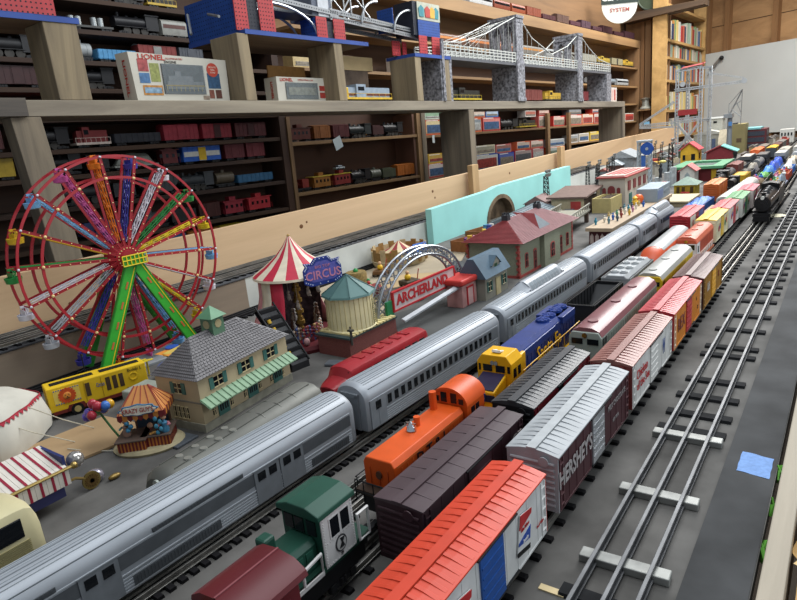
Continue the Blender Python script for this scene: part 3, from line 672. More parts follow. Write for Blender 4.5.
b.build('roof_seam', OG, t)
for s in (-1, 1):
    for i in range(12): pane(t, s*29.2, -120+i*20, -108+i*20, 34, 46)
b = MB(); b.box(-12, -h-1, 10, 12, -h+1, 50); b.cyl((0, -h-1, 56), (0, -h-4, 56), 5, n=12); b.build('end_door', M('9a9f98', .5, .3), t)
truck(t, -105); truck(t, 105); coupler(t, -h, -1)
# low grey end railing casting in front of it
t = th('observation_railing', 'low silvery cast end railing standing at the near end of the tarnished grey coach', 'railing', (-681, 338, 0), .1)
b = MB(); b.prism([(-30, 0), (30, 0), (30, 30), (22, 44), (0, 50), (-22, 44), (-30, 30)], 'y', -3, -1); b.build('end_plate', M('9aa2a6', .4, .5), t)
b = MB()
for r in (8, 14, 20): b.tube([(r*math.cos(a), -4, 22+r*math.sin(a)) for a in [2*PI*i/20 for i in range(20)]], 1, 5, closed=True)
b.build('scroll', M('b4babc', .3, .7), t)
# red rail bus
t = th('rail_bus', 'glossy red rail motor coach with rounded nose beside the silver coach', 'train car', (-706, 856, RT), -.02)
t.scale = (.92, .93, .88)
RR = M('94242a', .3, 0, .1, 15); h = 150
pr = [(-30, 8), (-30, 42), (-26, 50), (-12, 55), (0, 56), (12, 55), (26, 50), (30, 42), (30, 8)]
secs = [(-h, .62, .42), (-h+8, .75, .5), (-h+26, .9, .58), (-h+34, .97, .62), (-h+42, 1, .97), (-h+50, 1, 1), (h-12, 1, 1), (h, .85, .92)]
vs = []; fs = []; n = len(pr)
for yy, k, kz in secs: vs += [(p[0]*k, yy, 8+(p[1]-8)*kz) for p in pr]
for i in range(len(secs)-1):
    for j in range(n-1): fs.append((i*n+j, i*n+j+1, (i+1)*n+j+1, (i+1)*n+j))
fs += [tuple(range(n)), tuple(range((len(secs)-1)*n, len(secs)*n))[::-1]]
MB().add(vs, fs).build('body', RR, t, 40)
for x0, x1 in ((-22, -2), (2, 22)):
    MB().add([(x0, -h+35.6, 36), (x1, -h+35.6, 36), (x1, -h+40.6, 48), (x0, -h+40.6, 48)], [(0, 1, 2, 3)]).build('windshield', DKGLASS, t)
for s in (-1, 1):
    for i in range(9): pane(t, s*30.2, -96+i*26, -78+i*26, 28, 39)
    b = MB(); b.sph((s*19, -h+10, 20), 4.5, 12); b.build('headlight', M('c9a8a0', .2), t, 40)
b = MB()
for i in range(7): b.box(-14, -h-1.2, 11+i*2.4, 14, -h+1, 12+i*2.4)
b.box(-26, -h-6, 6, 26, -h-2, 10); b.build('grille', M('7e1c22', .4), t)
b = MB()
for yy in (-60, -30, 0, 30, 60, 90): b.box(-13, yy, 54, 13, yy+12, 57)
b.build('roof_vent', M('8f1f26', .35), t)
truck(t, -110); truck(t, 100)
# ------------------------------------------------ diesels of the second row
def cab_diesel(label, x, y0, y1, roof, side, accent, nose=True, H=88, W=56, lower=None, group=None, rz=0):
    L = y1-y0-12; h = L/2; t = th('diesel_locomotive', label, 'locomotive', (x, (y0+y1)/2, RT), rz, group); w2 = W/2
    sm = M(side, .42, 0, .1, 25); rm = M(roof, .36, 0, .1, 20); am = M(accent, .4)
    b = MB(); b.prism([(-w2, 16), (w2, 16), (w2, H-16), (w2*.8, H-7), (-w2*.8, H-7), (-w2, H-16)], 'y', -h+2, h-2); b.build('body', sm, t, None, 1)
    pr = [(-w2*.99, H-15), (-w2*.82, H-6), (-w2*.4, H), (w2*.4, H), (w2*.82, H-6), (w2*.99, H-15)]
    b = MB(); b.prism(pr, 'y', -h+6, h); b.build('roof', rm, t, 30)
    b = MB(); b.box(-w2-3, -h-2, 11, w2+3, h, 16)
    b.build('walkway', am, t)
    if lower:
        for s in (-1, 1): MB().box(s*w2-.5, -h+30, 18, s*w2+.5, h-6, 34).build('side_stripe', M(lower, .5), t)
    b = MB()
    for s in (-1, 1):
        for i in range(int(L/16)): b.box(s*w2-.5, -h+40+i*14, 36, s*w2+.7, -h+41+i*14, H-20) if -h+41+i*14 < h-4 else None
    b.build('hood_doors', M(side, .5, 0, .2, 60), t)
    for x0, x1 in ((-w2+5, -4), (4, w2-5)):
        MB().box(x0, -h+1, H-28, x1, -h+2.4, H-18).build('window', DKGLASS, t)
    for s in (-1, 1):
        for yy in (-h+8, -h+20): pane(t, s*w2, yy, yy+9, H-30, H-18)
    b = MB(); b.cyl((0, -h+2, H-12), (0, -h-.5, H-12), 4.5, n=14); b.build('headlight', CHROME, t, 30)
    b = MB()
    for k in (.1, .45, .75):
        b.cyl((0, -h+L*k+8, H-.5), (0, -h+L*k+8, H+2.2), 9, n=18)
    b.build('fan', rm, t, 30)
    for s in (-1, 1): handrail(t, [(s*(w2+2), -h, 32), (s*(w2+2), h-2, 32)], [((s*(w2+2), -h+i*L/9, 32), 15) for i in range(9)], am, .7)
    for s in (-1, 1): MB().cyl((s*16, -h+1, 30), (s*16, -h-1, 30), 3, n=10).build('marker_light', am, t)
    MB().box(-w2+4, -40, 3, w2-4, 40, 11).build('fuel_tank', BLK, t)
    truck(t, -h+52); truck(t, h-52); coupler(t, -h, -1); coupler(t, h-3, 1)
    return t
g = cab_diesel('pale green-grey road diesel with dull maroon roof behind the brown-roofed boxcar', -346, 966, 1345, '7d5054', '9aa39a', '8d8a78', lower='6b3a38')
y_ = cab_diesel('yellow diesel with silver roof beside the red-roofed orange boxcar', -344, 1366, 1700, '9b9c98', 'cfae1f', 'c9b05a', lower='a78f2a', H=86)
text('UNION PACIFIC', y_, 11, (28.8, 20, 52), FR, M('8f3a20', .5))
o = cab_diesel('white-faced orange diesel in front of the yellow circus boxcar', -354, 1790, 2050, 'bd6149', 'b9563c', 'b5623a', lower='d8d4cc', H=84)
for s in (-1, 1): MB().box(s*28-.6, -122, 16, s*28+.6, -84, 66).build('cab_side', WHITE, o)
MB().box(-27, -125.6, 16, 27, -123.4, 66).build('cab_front', WHITE, o)
for x0, x1 in ((-23, -4), (4, 23)): MB().box(x0, -126.4, 50, x1, -125.4, 64).build('window', DKGLASS, o)
for s in (-1, 1): MB().box(s*28.6-.5, -112, 40, s*28.6+.5, -98, 58).build('window', DKGLASS, o)
# circus train
def circus(label, y0, y1, roof, side, x=-355, door=None):
    t, w2, h = boxcar(label, x, y0, y1, roof, side, door or roof, side, ribs=False, rise=4, H=80, W=58)
    for i, (yy, c) in enumerate([(-62, 'b03a3c'), (-44, '3b5f9c'), (52, '3d7a4a'), (72, 'b03a3c')]):
        b = MB(); b.cyl((29.6, yy, 46+6*(i % 2)), (30.6, yy, 46+6*(i % 2)), 9, n=16); b.build('painted_figure', M(c, .5), t, 30)
        b = MB(); b.cyl((29.6, yy+1, 60+5*(i % 2)), (30.9, yy+1, 60+5*(i % 2)), 4.5, n=12); b.build('painted_figure', M('d9b48c', .5), t, 30)
    return t
circus('yellow-roofed circus boxcar with yellow and white painted sides', 2085, 2320, 'd6b23c', 'd9d2b2', -356)
circus('red-roofed white circus boxcar between the yellow and green ones', 2326, 2545, 'b5484c', 'd6d0cc', -354)
circus('green-roofed white circus boxcar with painted figures', 2551, 2770, '4f8a55', 'd3d4cc', -346)
circus('pink-red-roofed circus boxcar, farthest of the painted ones', 2776, 2990, 'b5535f', 'd4c8c4', -338)
# black open hopper
def gondola(label, x, y0, y1, c, H=66, load=None, W=58, nm='gondola_car', hopper=False, group=None, det=True, room=False, z=RT):
    L = y1-y0-10; h = L/2; t = th(nm, label, 'freight car', (x, (y0+y1)/2, z), 0, group, room); m = M(c, .5, 0, .15, 30); w2 = W/2; b = MB()
    b.box(-w2, -h, 13, w2, h, 18)
    for s in (-1, 1):
        b.box(s*w2-1.6, -h, 13, s*w2+1.6, h, H); b.box(s*w2-3, -h, H-3, s*w2+3, h, H); b.box(-w2, s*h-1.6, 13, w2, s*h+1.6, H); b.box(-w2, s*h-2.5, H-3, w2, s*h+2.5, H)
        for i in range(11): yy = -h+L*i/10; b.box(s*w2-3, yy-1.2, 12, s*w2+3, yy+1.2, H)
    if hopper:
        for s in (-1, 1): b.prism([(s*h, H-6), (s*h*.35, 17), (s*h, 17)], 'x', -w2+1, w2-1)
    b.build('body', m, t)
    if det: running(t, L)
    else: MB().box(-18, -h+10, 0, 18, h-10, 12).build('truck', BLK, t)
    return t
gondola('black open-top hopper car behind the blue and yellow diesel', -422, 1150, 1350, '232426', H=72, hopper=True)
ht = gondola('light grey covered hopper with round roof hatches behind the black hopper', -413, 1362, 1570, '9b9fa1', H=74)
MB().prism([(-29, 70), (29, 70), (18, 80), (-18, 80)], 'y', -99, 99).build('roof', M('a2a6a8', .4, .2), ht, None, 2)
for i in range(4):
    for s in (-1, 1):
        b = MB(); b.cyl((s*10, -72+i*46, 78), (s*10, -72+i*46, 84), 9, n=18); b.cyl((s*10, -72+i*46, 84), (s*10, -72+i*46, 86), 6, n=18); b.build('hatch', M('b3b7b9', .35, .3), ht, 30)
# orange train car with silver roof (round nose towards the camera)
t = th('streamlined_diesel', 'orange streamlined car with rounded nose, portholes and silver roof', 'locomotive', (-408, 1800, RT), .01)
OM = M('c4502a', .38, 0, .08, 20); h = 185
def nosed(t, h, W, H, mat, roofm, zb=10, zr=None):
    pr = coach_profile(W, H, zb, 12, .34); n = len(pr); zr = zr or H-W*.19
    secs = [(-h, .45, .42), (-h+6, .68, .58), (-h+16, .85, .74), (-h+30, .97, .86), (-h+42, 1, .97), (-h+52, 1, 1), (h-4, 1, 1), (h, .95, .97)]
    vs = []; fs = []
    for yy, k, kz in secs: vs += [(p[0]*k, yy, zb+(p[1]-zb)*kz) for p in pr]
    for i in range(len(secs)-1):
        for j in range(n): fs.append((i*n+j, i*n+(j+1) % n, (i+1)*n+(j+1) % n, (i+1)*n+j))
    fs += [tuple(range(n)), tuple(range((len(secs)-1)*n, len(secs)*n))[::-1]]
    MB().add(vs, fs).build('body', mat, t, 40)
    q = [p for p in pr if p[1] > zr]; q = [(p[0]*1.015, p[1]+.6) for p in q]
    MB().prism(q+[(q[-1][0], zr), (q[0][0], zr)], 'y', -h+56, h).build('roof', roofm, t, 40)
nosed(t, h, 58, 84, OM, M('a9acad', .33, .2, .06, 20))
b = MB(); b.cyl((0, -h+8, 58), (0, -h+1, 55), 6, n=16); b.build('headlight', M('5a2a1c', .3), t, 30)
for x0, x1 in ((-19, -3), (3, 19)): MB().add([(x0, -h+31, 68), (x1, -h+31, 68), (x1*.9, -h+42, 78), (x0*.9, -h+42, 78)], [(0, 1, 2, 3)]).build('windshield', DKGLASS, t)
for i, yy in enumerate((-130, -110, -70, 0, 60, 120)):
    MB().cyl((28.5, yy, 54), (29.8, yy, 54), 5, n=14).build('porthole', DKGLASS, t, 30)
MB().box(28.6, -120, 30, 29.6, h-6, 36).build('side_stripe', M('d8b9a2', .5), t)
truck(t, -120); truck(t, 120)
t, w2, h = boxcar('red boxcar with white, red and blue side behind the orange streamlined car', -441, 2128, 2385, 'b5444a', 'a8343c', None, 'a02c34', ribs=False, rise=3, W=58, H=84)
MB().box(29, -110, 16, 30, -20, 80).build('side_panel', WH, t); MB().box(29, 30, 16, 30, 112, 80).build('side_panel', M('5468a4', .5), t); SIDE(t, '8', 30, -66, 50, RED)
t = gondola('beige flat car with low tan load between the red boxcar and the blue gondola', -402, 2400, 2630, 'b9ad95', H=44)
MB().box(-26, -100, 20, 26, 95, 52).build('load', M('a8937a', .8, 0, .2), t, None, 4)
t = gondola('bright blue gondola piled with blue load beside the stone wall', -474, 2500, 2770, '2c5aa0', H=62)
b = MB().grid(lambda u, v: (-27+54*u, -120+240*v, 60+7*math.sin(u*PI)+2*math.sin(v*31)+1.5*math.sin(u*17+v*9)), 10, 24); b.build('load', M('2f66b4', .5, 0, .15), t, 60)
t = coach('long pale grey passenger car with flat light roof beside the circus train', -392, 2642, -372, 3290, 'coach', mat=M('b4b3ae', .5, .1, .08, 10), band=M('8f8a84', .5), W=56, H=80, pitch=22)
boxcar('small orange boxcar beyond the blue gondola, by the yellow house', -494, 2985, 3230, 'c97a44', 'c2662f', None, 'b85c2a', ribs=False, rise=3, W=58, H=82)
t = gondola('black work car with dark machinery on a siding beyond the orange boxcar', -470, 3300, 3520, '252422', H=30)
MB().cyl((0, -60, 42), (0, 30, 42), 18, n=16).build('machinery', BLK, t, 30); MB().box(-22, 40, 24, 22, 90, 66).build('cabin', BLK, t, None, 1)
t = gondola('yellow open car beyond the black work car', -462, 3540, 3740, 'cba02c', H=58)
MB().box(-24, -80, 40, 24, 80, 60).build('load', M('c79b2b', .6, 0, .15), t, None, 4)
# ------------------------------------------------ black steam locomotive, facing the camera
t = th('steam_locomotive', 'black steam locomotive facing the camera on the track left of the open track', 'locomotive', (-252, 2700, RT), 0)
SB = M('1a1a1c', .38, .1, .12, 30)
b = MB(); b.cyl((0, -150, 62), (0, 90, 64), 27, 31, n=28); b.build('boiler', SB, t, 40)
b = MB(); b.cyl((0, -158, 62), (0, -149, 62), 26, n=28); b.cyl((0, -162, 62), (0, -158, 62), 16, n=24); b.cyl((0, -166, 62), (0, -161, 62), 5, n=12); b.build('smokebox_front', M('242426', .35, .2), t, 40)
b = MB(); b.cyl((0, -166, 84), (0, -154, 84), 6, n=14); b.build('headlight', M('cfcfc8', .2), t, 30)
b = MB(); b.lathe([(8, 0), (7, 4), (9, 12), (10, 13)], (0, -128, 86), 16); b.build('smokestack', SB, t, 40)
for yy in (-70, -10, 40):
    b = MB(); b.lathe([(14, 0), (13, 7), (8, 13), (.5, 15)], (0, yy, 88), 16); b.build('dome', SB, t, 40)
b = MB(); b.box(-30, 92, 28, 30, 150, 98); b.prism([(-33, 96), (33, 96), (28, 104), (0, 109), (-28, 104)], 'y', 88, 160); b.build('cab', SB, t)
b = MB(); b.box(-32, -150, 34, 32, 100, 37); b.box(-28, -170, 18, 28, -158, 30); b.prism([(-28, 2), (28, 2), (24, 20), (-24, 20)], 'y', -176, -168); b.build('running_board', SB, t)
for s in (-1, 1):
    for yy in (-70, -20, 30, 80):
        b = MB(); b.cyl((s*17, yy, 20), (s*22, yy, 20), 21, n=24); b.cyl((s*22, yy, 20), (s*25, yy, 20), 4, n=10)
        for k in range(8): b.cb((s*22, yy, 20), (2.5, 2, 38), (k*PI/8, 0, 0))
        b.build('driving_wheel', IRON, t, 40)
    b = MB(); b.box(s*26-1, -110, 15, s*26+1, 84, 20); b.box(s*22-7, -146, 14, s*22+7, -112, 34); b.build('side_rod', M('6a6b6e', .3, .8), t)
    b = MB()
    for yy in (-146, -128): b.cyl((s*17, yy, 9), (s*20, yy, 9), 9, n=16)
    b.build('pilot_wheel', IRON, t, 40)
    b = MB(); b.tube([(s*24, -140, 76), (s*31, 0, 82), (s*31, 90, 84)], 1.2); b.build('handrail', M('77787a', .4, .6), t)
b = MB(); b.box(-24, -150, 8, 24, 140, 30); b.build('frame', BLK, t)
t = th('tender', 'black coal tender coupled behind the black steam locomotive', 'tender', (-254, 2965, RT), 0)
b = MB(); b.box(-29, -95, 16, 29, 90, 74); b.build('body', SB, t, None, 2)
b = MB().grid(lambda u, v: (-24+48*u, -80+110*v, 74+9*math.sin(u*PI)*math.sin(v*PI)+2*math.sin(31*u+7*v)+2*math.sin(41*v)), 14, 24); b.build('coal_load', DBLK, t)
truck(t, -52); truck(t, 52)
# ------------------------------------------------ distant freight strings
def simple(label, x, y, L, c, kind='box', c2=None, z=RT, W=56, H=76, group=None, room=False, nm=None, cat='train car'):
    NM = {'box': 'boxcar', 'flat': 'flat_car', 'tank': 'tank_car', 'gon': 'gondola_car', 'cab': 'caboose', 'steam': 'steam_locomotive', 'diesel': 'diesel_locomotive', 'hopper': 'hopper_car', 'coach': 'passenger_car', 'crane': 'crane_car', 'search': 'searchlight_car', 'tender': 'tender'}
    t = th(nm or NM[kind], label, cat if kind not in ('steam', 'diesel') else 'locomotive', (x, y, z), 0, group, room); m = M(c, .45, 0, .12, 40); m2 = M(c2 or c, .45, 0, .12, 40); h = L/2-4; w2 = W/2
    for s in (-1, 1): inst('truck', 'truck', truck_mesh, t, (0, s*(h-26), 0))
    b = MB()
    if kind == 'box':
        b.box(-w2, -h, 13, w2, h, H)
        for s in (-1, 1):
            for i in range(9): yy = -h+2+(L-12)*i/8; b.box(s*w2-.8, yy-.7, 13, s*w2+.8, yy+.7, H)
        b.build('body', m, t); MB().prism([(-w2-1, H), (0, H+6), (w2+1, H)], 'y', -h-1, h+1).build('roof', m2, t)
        for s in (-1, 1): MB().box(s*w2-1.5, -17, 14, s*w2+1.5, 17, H-3).build('door', m2 if c2 else m, t)
    elif kind in ('flat', 'gon'):
        b.box(-w2, -h, 12, w2, h, 19)
        if kind == 'gon':
            for s in (-1, 1):
                b.box(s*w2-1.5, -h, 15, s*w2+1.5, h, 46); b.box(-w2, s*h-1.5, 15, w2, s*h+1.5, 46)
                for i in range(9): yy = -h+2+(L-12)*i/8; b.box(s*w2-2.6, yy-1, 13, s*w2+2.6, yy+1, 46)
        b.build('body', m, t)
        if c2:
            MB().grid(lambda u, v: (-w2*.85+w2*1.7*u, -h*.85+h*1.7*v, 20+(34 if kind == 'gon' else 40)*min(1, 6*u*(1-u))*min(1, 8*v*(1-v))+3*math.sin(19*u+5*v)), 8, 16).build('load', m2, t, 50)
    elif kind == 'tank':
        b.box(-w2*.7, -h, 12, w2*.7, h, 17); b.build('frame', BLK, t)
        b = MB(); b.cyl((0, -h+3, 42), (0, h-3, 42), 24, n=20); b.cyl((0, 0, 62), (0, 0, 76), 10, n=14)
        for s in (-.5, .5): b.cyl((0, s*h-1.5, 42), (0, s*h+1.5, 42), 24.8, n=20)
        b.build('tank', m, t, 40)
    elif kind == 'cab':
        b.box(-w2, -h+10, 13, w2, h-10, H-8); b.build('body', m, t); MB().box(-w2-2, -h, H-8, w2+2, h, H-4).build('roof', m2, t)
        MB().box(-w2*.6, -14, H-4, w2*.6, 20, H+13).build('cupola', m, t)
        for s in (-1, 1):
            for yy in (-40, -12, 16, 40): pane(t, s*w2, yy-6, yy+6, 36, 50)
        b = MB()
        for s in (-1, 1): b.tube([(-w2, s*h, 13), (-w2, s*h, 34), (w2, s*h, 34), (w2, s*h, 13)], 1)
        b.build('end_railing', m, t)
    elif kind in ('steam', 'tender'):
        if kind == 'steam':
            b.cyl((0, -h, 46), (0, h*.45, 46), 21, n=18); b.build('boiler', m, t, 40)
            b = MB(); b.box(-w2*.9, h*.4, 20, w2*.9, h, 74); b.box(-w2, h*.36, 72, w2, h+3, 77); b.build('cab', m, t)
            b = MB(); b.cyl((0, -h*.75, 62), (0, -h*.75, 80), 6, 7, n=12); b.build('smokestack', m, t, 40)
            for k in (-.35, .1): MB().lathe([(9, 0), (8, 7), (4, 11), (.4, 12)], (0, k*h, 63), 12).build('dome', m, t, 40)
            for s in (-1, 1):
                for k in (-.5, -.1, .3):
                    b = MB(); b.cyl((s*15, k*h, 15), (s*20, k*h, 15), 15, n=16); b.build('driving_wheel', IRON, t, 40)
            MB().box(-w2, -h, 27, w2, h*.5, 29).build('running_board', m2, t)
        else:
            b.box(-w2*.9, -h, 14, w2*.9, h, 60); b.box(-w2*.6, -h+6, 60, w2*.6, h-20, 66); b.build('body', m, t)
    elif kind == 'diesel':
        b.box(-w2, -h, 12, w2, h, 20); b.build('walkway', m2, t)
        b = MB(); b.box(-w2*.65, -h+10, 20, w2*.65, h-6, 62); b.build('hood', m, t); b = MB(); b.box(-w2*.95, -h*.55, 20, w2*.95, -h*.15, 74); b.build('cab', m, t)
        for s in (-1, 1): pane(t, s*w2*.96, -h*.48, -h*.22, 48, 64)
        for s in (-1, 1): handrail(t, [(s*w2*.95, -h, 36), (s*w2*.95, h, 36)], [((s*w2*.95, -h+i*2*h/7, 36), 20) for i in range(8)], m2, .9)
    elif kind == 'hopper':
        b.prism([(-h, 76), (h, 76), (h, 56), (h*.55, 14), (-h*.55, 14), (-h, 56)], 'x', -w2, w2)
        for s in (-1, 1):
            for i in range(9): yy = -h*.95+h*1.9*i/8; b.box(s*w2-2.4, yy-1, 40, s*w2+2.4, yy+1, 76)
        b.build('body', m, t); MB().box(-w2+3, -h+3, 75, w2-3, h-3, 77.5).build('load', m2, t)
    elif kind == 'coach':
        b.prism(coach_profile(W, H, 10, 10), 'y', -h, h); b.build('body', m, t, 35)
        for s in (-1, 1):
            MB().box(s*w2-.6, -h+6, 36, s*w2+.7, h-6, 50).build('window_band', m2 if c2 else DKGLASS, t)
    elif kind == 'crane':
        b.box(-w2, -h, 12, w2, h, 19); b.build('body', BLK, t)
        MB().box(-w2*.8, 0, 20, w2*.8, h*.8, 62).build('cabin', m, t)
        b = MB()
        for s in (-6, 6): b.tube([(s, 0, 34), (s, -h*1.0, 66)], 1.5)
        for i in range(7): b.tube([(-6, -h*i/7, 34+32*i/7), (6, -h*(i+.7)/7, 34+32*(i+.7)/7)], 1)
        b.build('boom', m2, t)
    elif kind == 'search':
        b.box(-w2, -h, 12, w2, h, 19); b.build('body', m, t); MB().box(-20, -40, 19, 20, 10, 34).build('generator', m2, t)
        b = MB(); b.cyl((0, 36, 19), (0, 36, 30), 7, n=10); b.cyl((-12, 36, 42), (12, 30, 46), 14, n=16); b.build('lamp', CHROME, t, 40)
    return t
far = [('steam', -545, 3560, 260, '222224', None, 'black steam engine on the far left yard track behind the yellow house'),
       ('tank', -545, 3800, 220, '4a4a4c', None, 'dark grey tank car on the far left yard track'),
       ('box', -545, 4040, 230, '6e3a34', None, 'dull red-brown boxcar on the far left yard track'),
       ('gon', -545, 4300, 250, '4a4c4e', '6a625a', 'grey gondola with grey load on the far left yard track'),
       ('box', -548, 5060, 300, 'cc6134', 'd06a3c', 'orange boxcar far down the yard, in front of the brick-red block'),
       ('hopper', -545, 4560, 240, '4e5052', 'a8a29a', 'grey hopper with pale load far down the yard'),
       ('flat', -545, 4810, 240, '55534e', '8f887c', 'grey flat car with a pale lumpy load behind the orange boxcar'),
       ('gon', -470, 3900, 230, '3c3a38', '56524c', 'dark gondola with dark load on the middle yard track'),
       ('box', -470, 5200, 260, '3f464c', 'c9a22e', 'dark slate boxcar with yellow door panel far down the yard'),
       ('flat', -470, 4150, 230, '3c3a38', '8a8478', 'dark flat car with grey load on the middle yard track'),
       ('tank', -470, 4400, 230, '6b6c6c', None, 'grey tank car on the middle yard track'),
       ('hopper', -470, 4650, 230, '3a3b3d', '585450', 'black hopper car on the middle yard track'),
       ('box', -470, 5480, 260, '5c3b34', None, 'brown boxcar far down the middle yard track'),
       ('box', -470, 5780, 260, '6f6a66', None, 'grey boxcar far down the middle yard track'),
       ('cab', -470, 6060, 220, '8a3a30', None, 'red-brown caboose at the far end of the middle yard track'),
       ('box', -545, 5380, 270, '71675e', None, 'grey-brown boxcar beyond the orange boxcar'),
       ('gon', -278, 3260, 240, '3d3c3b', 'a38d78', 'dark gondola heaped with tan load right behind the steam tender'),
       ('flat', -283, 3520, 240, '3d4a66', '6f7f8c', 'flat car with grey-blue load behind the steam train'),
       ('gon', -288, 3780, 250, 'a0432f', 'd07a52', 'orange-red gondola with mixed load behind the steam train'),
       ('gon', -291, 4040, 240, '2f68ad', 'c9c6c0', 'blue gondola with white load behind the steam train'),
       ('flat', -295, 4300, 240, '50504e', 'c9c4b8', 'flat car with white bundle far behind the steam train'),
       ('gon', -299, 4570, 250, '6e6a62', 'b9aa94', 'grey gondola with cream load far behind the steam train'),
       ('tank', -303, 4840, 240, '9fa2a4', None, 'silver-grey tank car far behind the steam train'),
       ('box', -307, 5120, 250, 'a8a69f', None, 'pale grey boxcar far behind the steam train'),
       ('box', -311, 5400, 250, '8b7f74', None, 'taupe boxcar far behind the steam train'),
       ('gon', -362, 3420, 230, '4d4438', '7b6a52', 'brown gondola with brown load just beyond the pale grey passenger car'),
       ('gon', -366, 3670, 240, '2f5a3c', '5f9c52', 'green-loaded gondola in the middle of the far yard'),
       ('flat', -370, 3930, 240, '404a55', '4b86c8', 'flat car under a light blue cover in the far yard'),
       ('flat', -372, 4200, 250, '30343c', '2b4fae', 'flat car under a deep blue tarpaulin in the far yard'),
       ('flat', -374, 4460, 240, '30343c', '3557b8', 'second deep blue covered flat car, farther than its twin'),
       ('hopper', -376, 4720, 240, '85888a', 'b8b5ac', 'pale grey hopper far behind the blue-covered cars'),
       ('box', -378, 5000, 250, 'a39c90', None, 'cream-grey boxcar far behind the blue-covered cars')]
for kd, x, y, L, c, c2, lb in far: simple(lb, x, y, L, c, kd, c2)
# lumps of bright toys riding in the open cars
for i in range(26):
    c = rnd.choice(['c9c6c0', 'b5413a', '3b68b0', 'd7a338', '4d8a52', '7a5a42', 'd8d8d4', 'c77a9c'])
    b = MB(); b.sph((0, 0, 8), 9, 8, (1, 1.2, .9)); b.sph((0, 0, 19), 5, 8)
    kx, ky = [(-278, 3260), (-283, 3520), (-362, 3420), (-288, 3780)][i % 4]
    one(b, 'toy_figure', M(c, .7), 'small bright toy figure heaped on the open cars behind the steam tender', 'figure', (kx+rnd.uniform(-17, 17), ky-80+(i//4)*26, [62, 66, 62, 62][i % 4]), rnd.random()*3, 'toy figures riding on open cars', smooth=50)
# ================================================================ big wheel
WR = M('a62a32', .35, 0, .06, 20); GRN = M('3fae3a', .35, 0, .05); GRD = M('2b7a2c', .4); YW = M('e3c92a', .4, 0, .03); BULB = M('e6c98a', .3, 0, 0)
t = th('ferris_wheel', 'tall red toy big wheel with coloured spokes, hanging gondolas and green legs', 'ferris wheel', (-1296, 735, 8), math.radians(-5))
HZ, RR_ = 233, 220
for s in (-1, 1):
    b = MB()
    for r, w_ in ((RR_, 5), (RR_*.8, 5.5)):
        n = 72; vs = []
        for i in range(n):
            a = 2*PI*i/n
            for rr2, xx in ((r-w_, -1.6), (r, -1.6), (r, 1.6), (r-w_, 1.6)): vs.append((s*28+xx, rr2*math.cos(a), HZ+rr2*math.sin(a)))
        b.add(vs, [(i*4+j, i*4+(j+1) % 4, ((i+1) % n)*4+(j+1) % 4, ((i+1) % n)*4+j) for i in range(n) for j in range(4)])
    b.build('rim', WR, t, 30)
    b = MB(); b.cyl((s*28-2, 0, HZ), (s*28+2, 0, HZ), 27, n=36); b.cyl((s*30, 0, HZ), (s*34, 0, HZ), 17, n=30); b.build('hub_disc', WR, t, 30)
    b = MB()
    for i in range(20): a = 2*PI*i/20; b.sph((s*31, 22*math.cos(a), HZ+22*math.sin(a)), 1.5, 6)
    b.build('hub_bulbs', BULB, t)
b = MB(); b.cyl((-52, 0, HZ), (52, 0, HZ), 5, n=12); b.build('axle', M('8b8f92', .3, .8), t, 30)
SP = ['e07a1f', 'c85a9a', '7ab2dc', 'd9b02c', '2f8a44', 'd6d3da', 'b9bcc2', '3b3a94', 'e07a1f', 'c85a9a', '6fa6d8', 'e3c92a', 'd6d3da', '7ab2dc', 'e3c92a', '2f8a44', 'd6d3da', '3b3a94']
for k, c in enumerate(SP):
    a = math.radians(94+20*k); ca, sa = math.cos(a), math.sin(a); ta = (-sa, ca)
    for s in (-1, 1):
        b = MB(); T = Matrix.Translation((s*28, 0, HZ)) @ Matrix.Rotation(a, 4, 'X')
        b.T = T; b.box(-1.5, 20, -2.6, 1.5, RR_-1, 2.6); b.box(-2.4, 20, -2.8, -1.5, RR_-1, -1.9) if s < 0 else b.box(1.5, 20, -2.8, 2.4, RR_-1, -1.9)
        sp = b.build('spoke', WR, t)
        b = MB(T)
        for j in range(9): b.sph((s*2.4, 42+j*20, 0), 1.3, 6)
        b.sph((s*2.4, RR_*.785, 0), 3.4, 8); b.build('bulbs', BULB, sp)
        b = MB(T); b.sph((s*2.6, RR_-2.5, 0), 2.8, 8); b.build('end_bulb', M('cfcfd6', .2), sp, 50)
    b = MB(Matrix.Translation((0, 0, HZ)) @ Matrix.Rotation(a, 4, 'X'))
    cm = M(c, .4)
    for d in (-2.4, 2.4):                    # coloured lattice between the two rims
        b.tube([(-7, 36, d), (-9, RR_*.94, d)], 1.2, 5); b.tube([(7, 36, d), (9, RR_*.94, d)], 1.2, 5)
        for j in range(7):
            y0_ = 40+j*22; b.tube([(-7, y0_, d), (8, y0_+22, d)], .9, 4); b.tube([(8, y0_, d), (-7, y0_+22, d)], .9, 4)
    b.build('spoke_lattice', cm, t)
    b = MB(); b.cyl((-27, RR_*ca, HZ+RR_*sa), (27, RR_*ca, HZ+RR_*sa), 1.4, n=6); b.build('crossbar', WR, t)
    gx, gy, gz = 0, (RR_+1)*ca, HZ+(RR_+1)*sa        # gondola hangs from the crossbar
    g = MB()
    g.box(-2, gy-7, gz-3, 2, gy+5, gz+1.5)
    g.tube([(0, gy+4, gz-1), (0, gy+6, gz-10), (0, gy+2, gz-15)], 2, 6)
    g.lathe([(7, -29), (14, -27), (16, -16), (14, -15.5), (12, -23), (1, -24)], (0, gy, gz), 14)
    g.box(-14, gy-5, gz-23, 14, gy-3, gz-7)
    for s in (-1, 1): g.tube([(s*10, gy, gz-15), (s*6, gy, gz-1)], 1.1, 5)
    g.build('gondola', cm, t, 40)
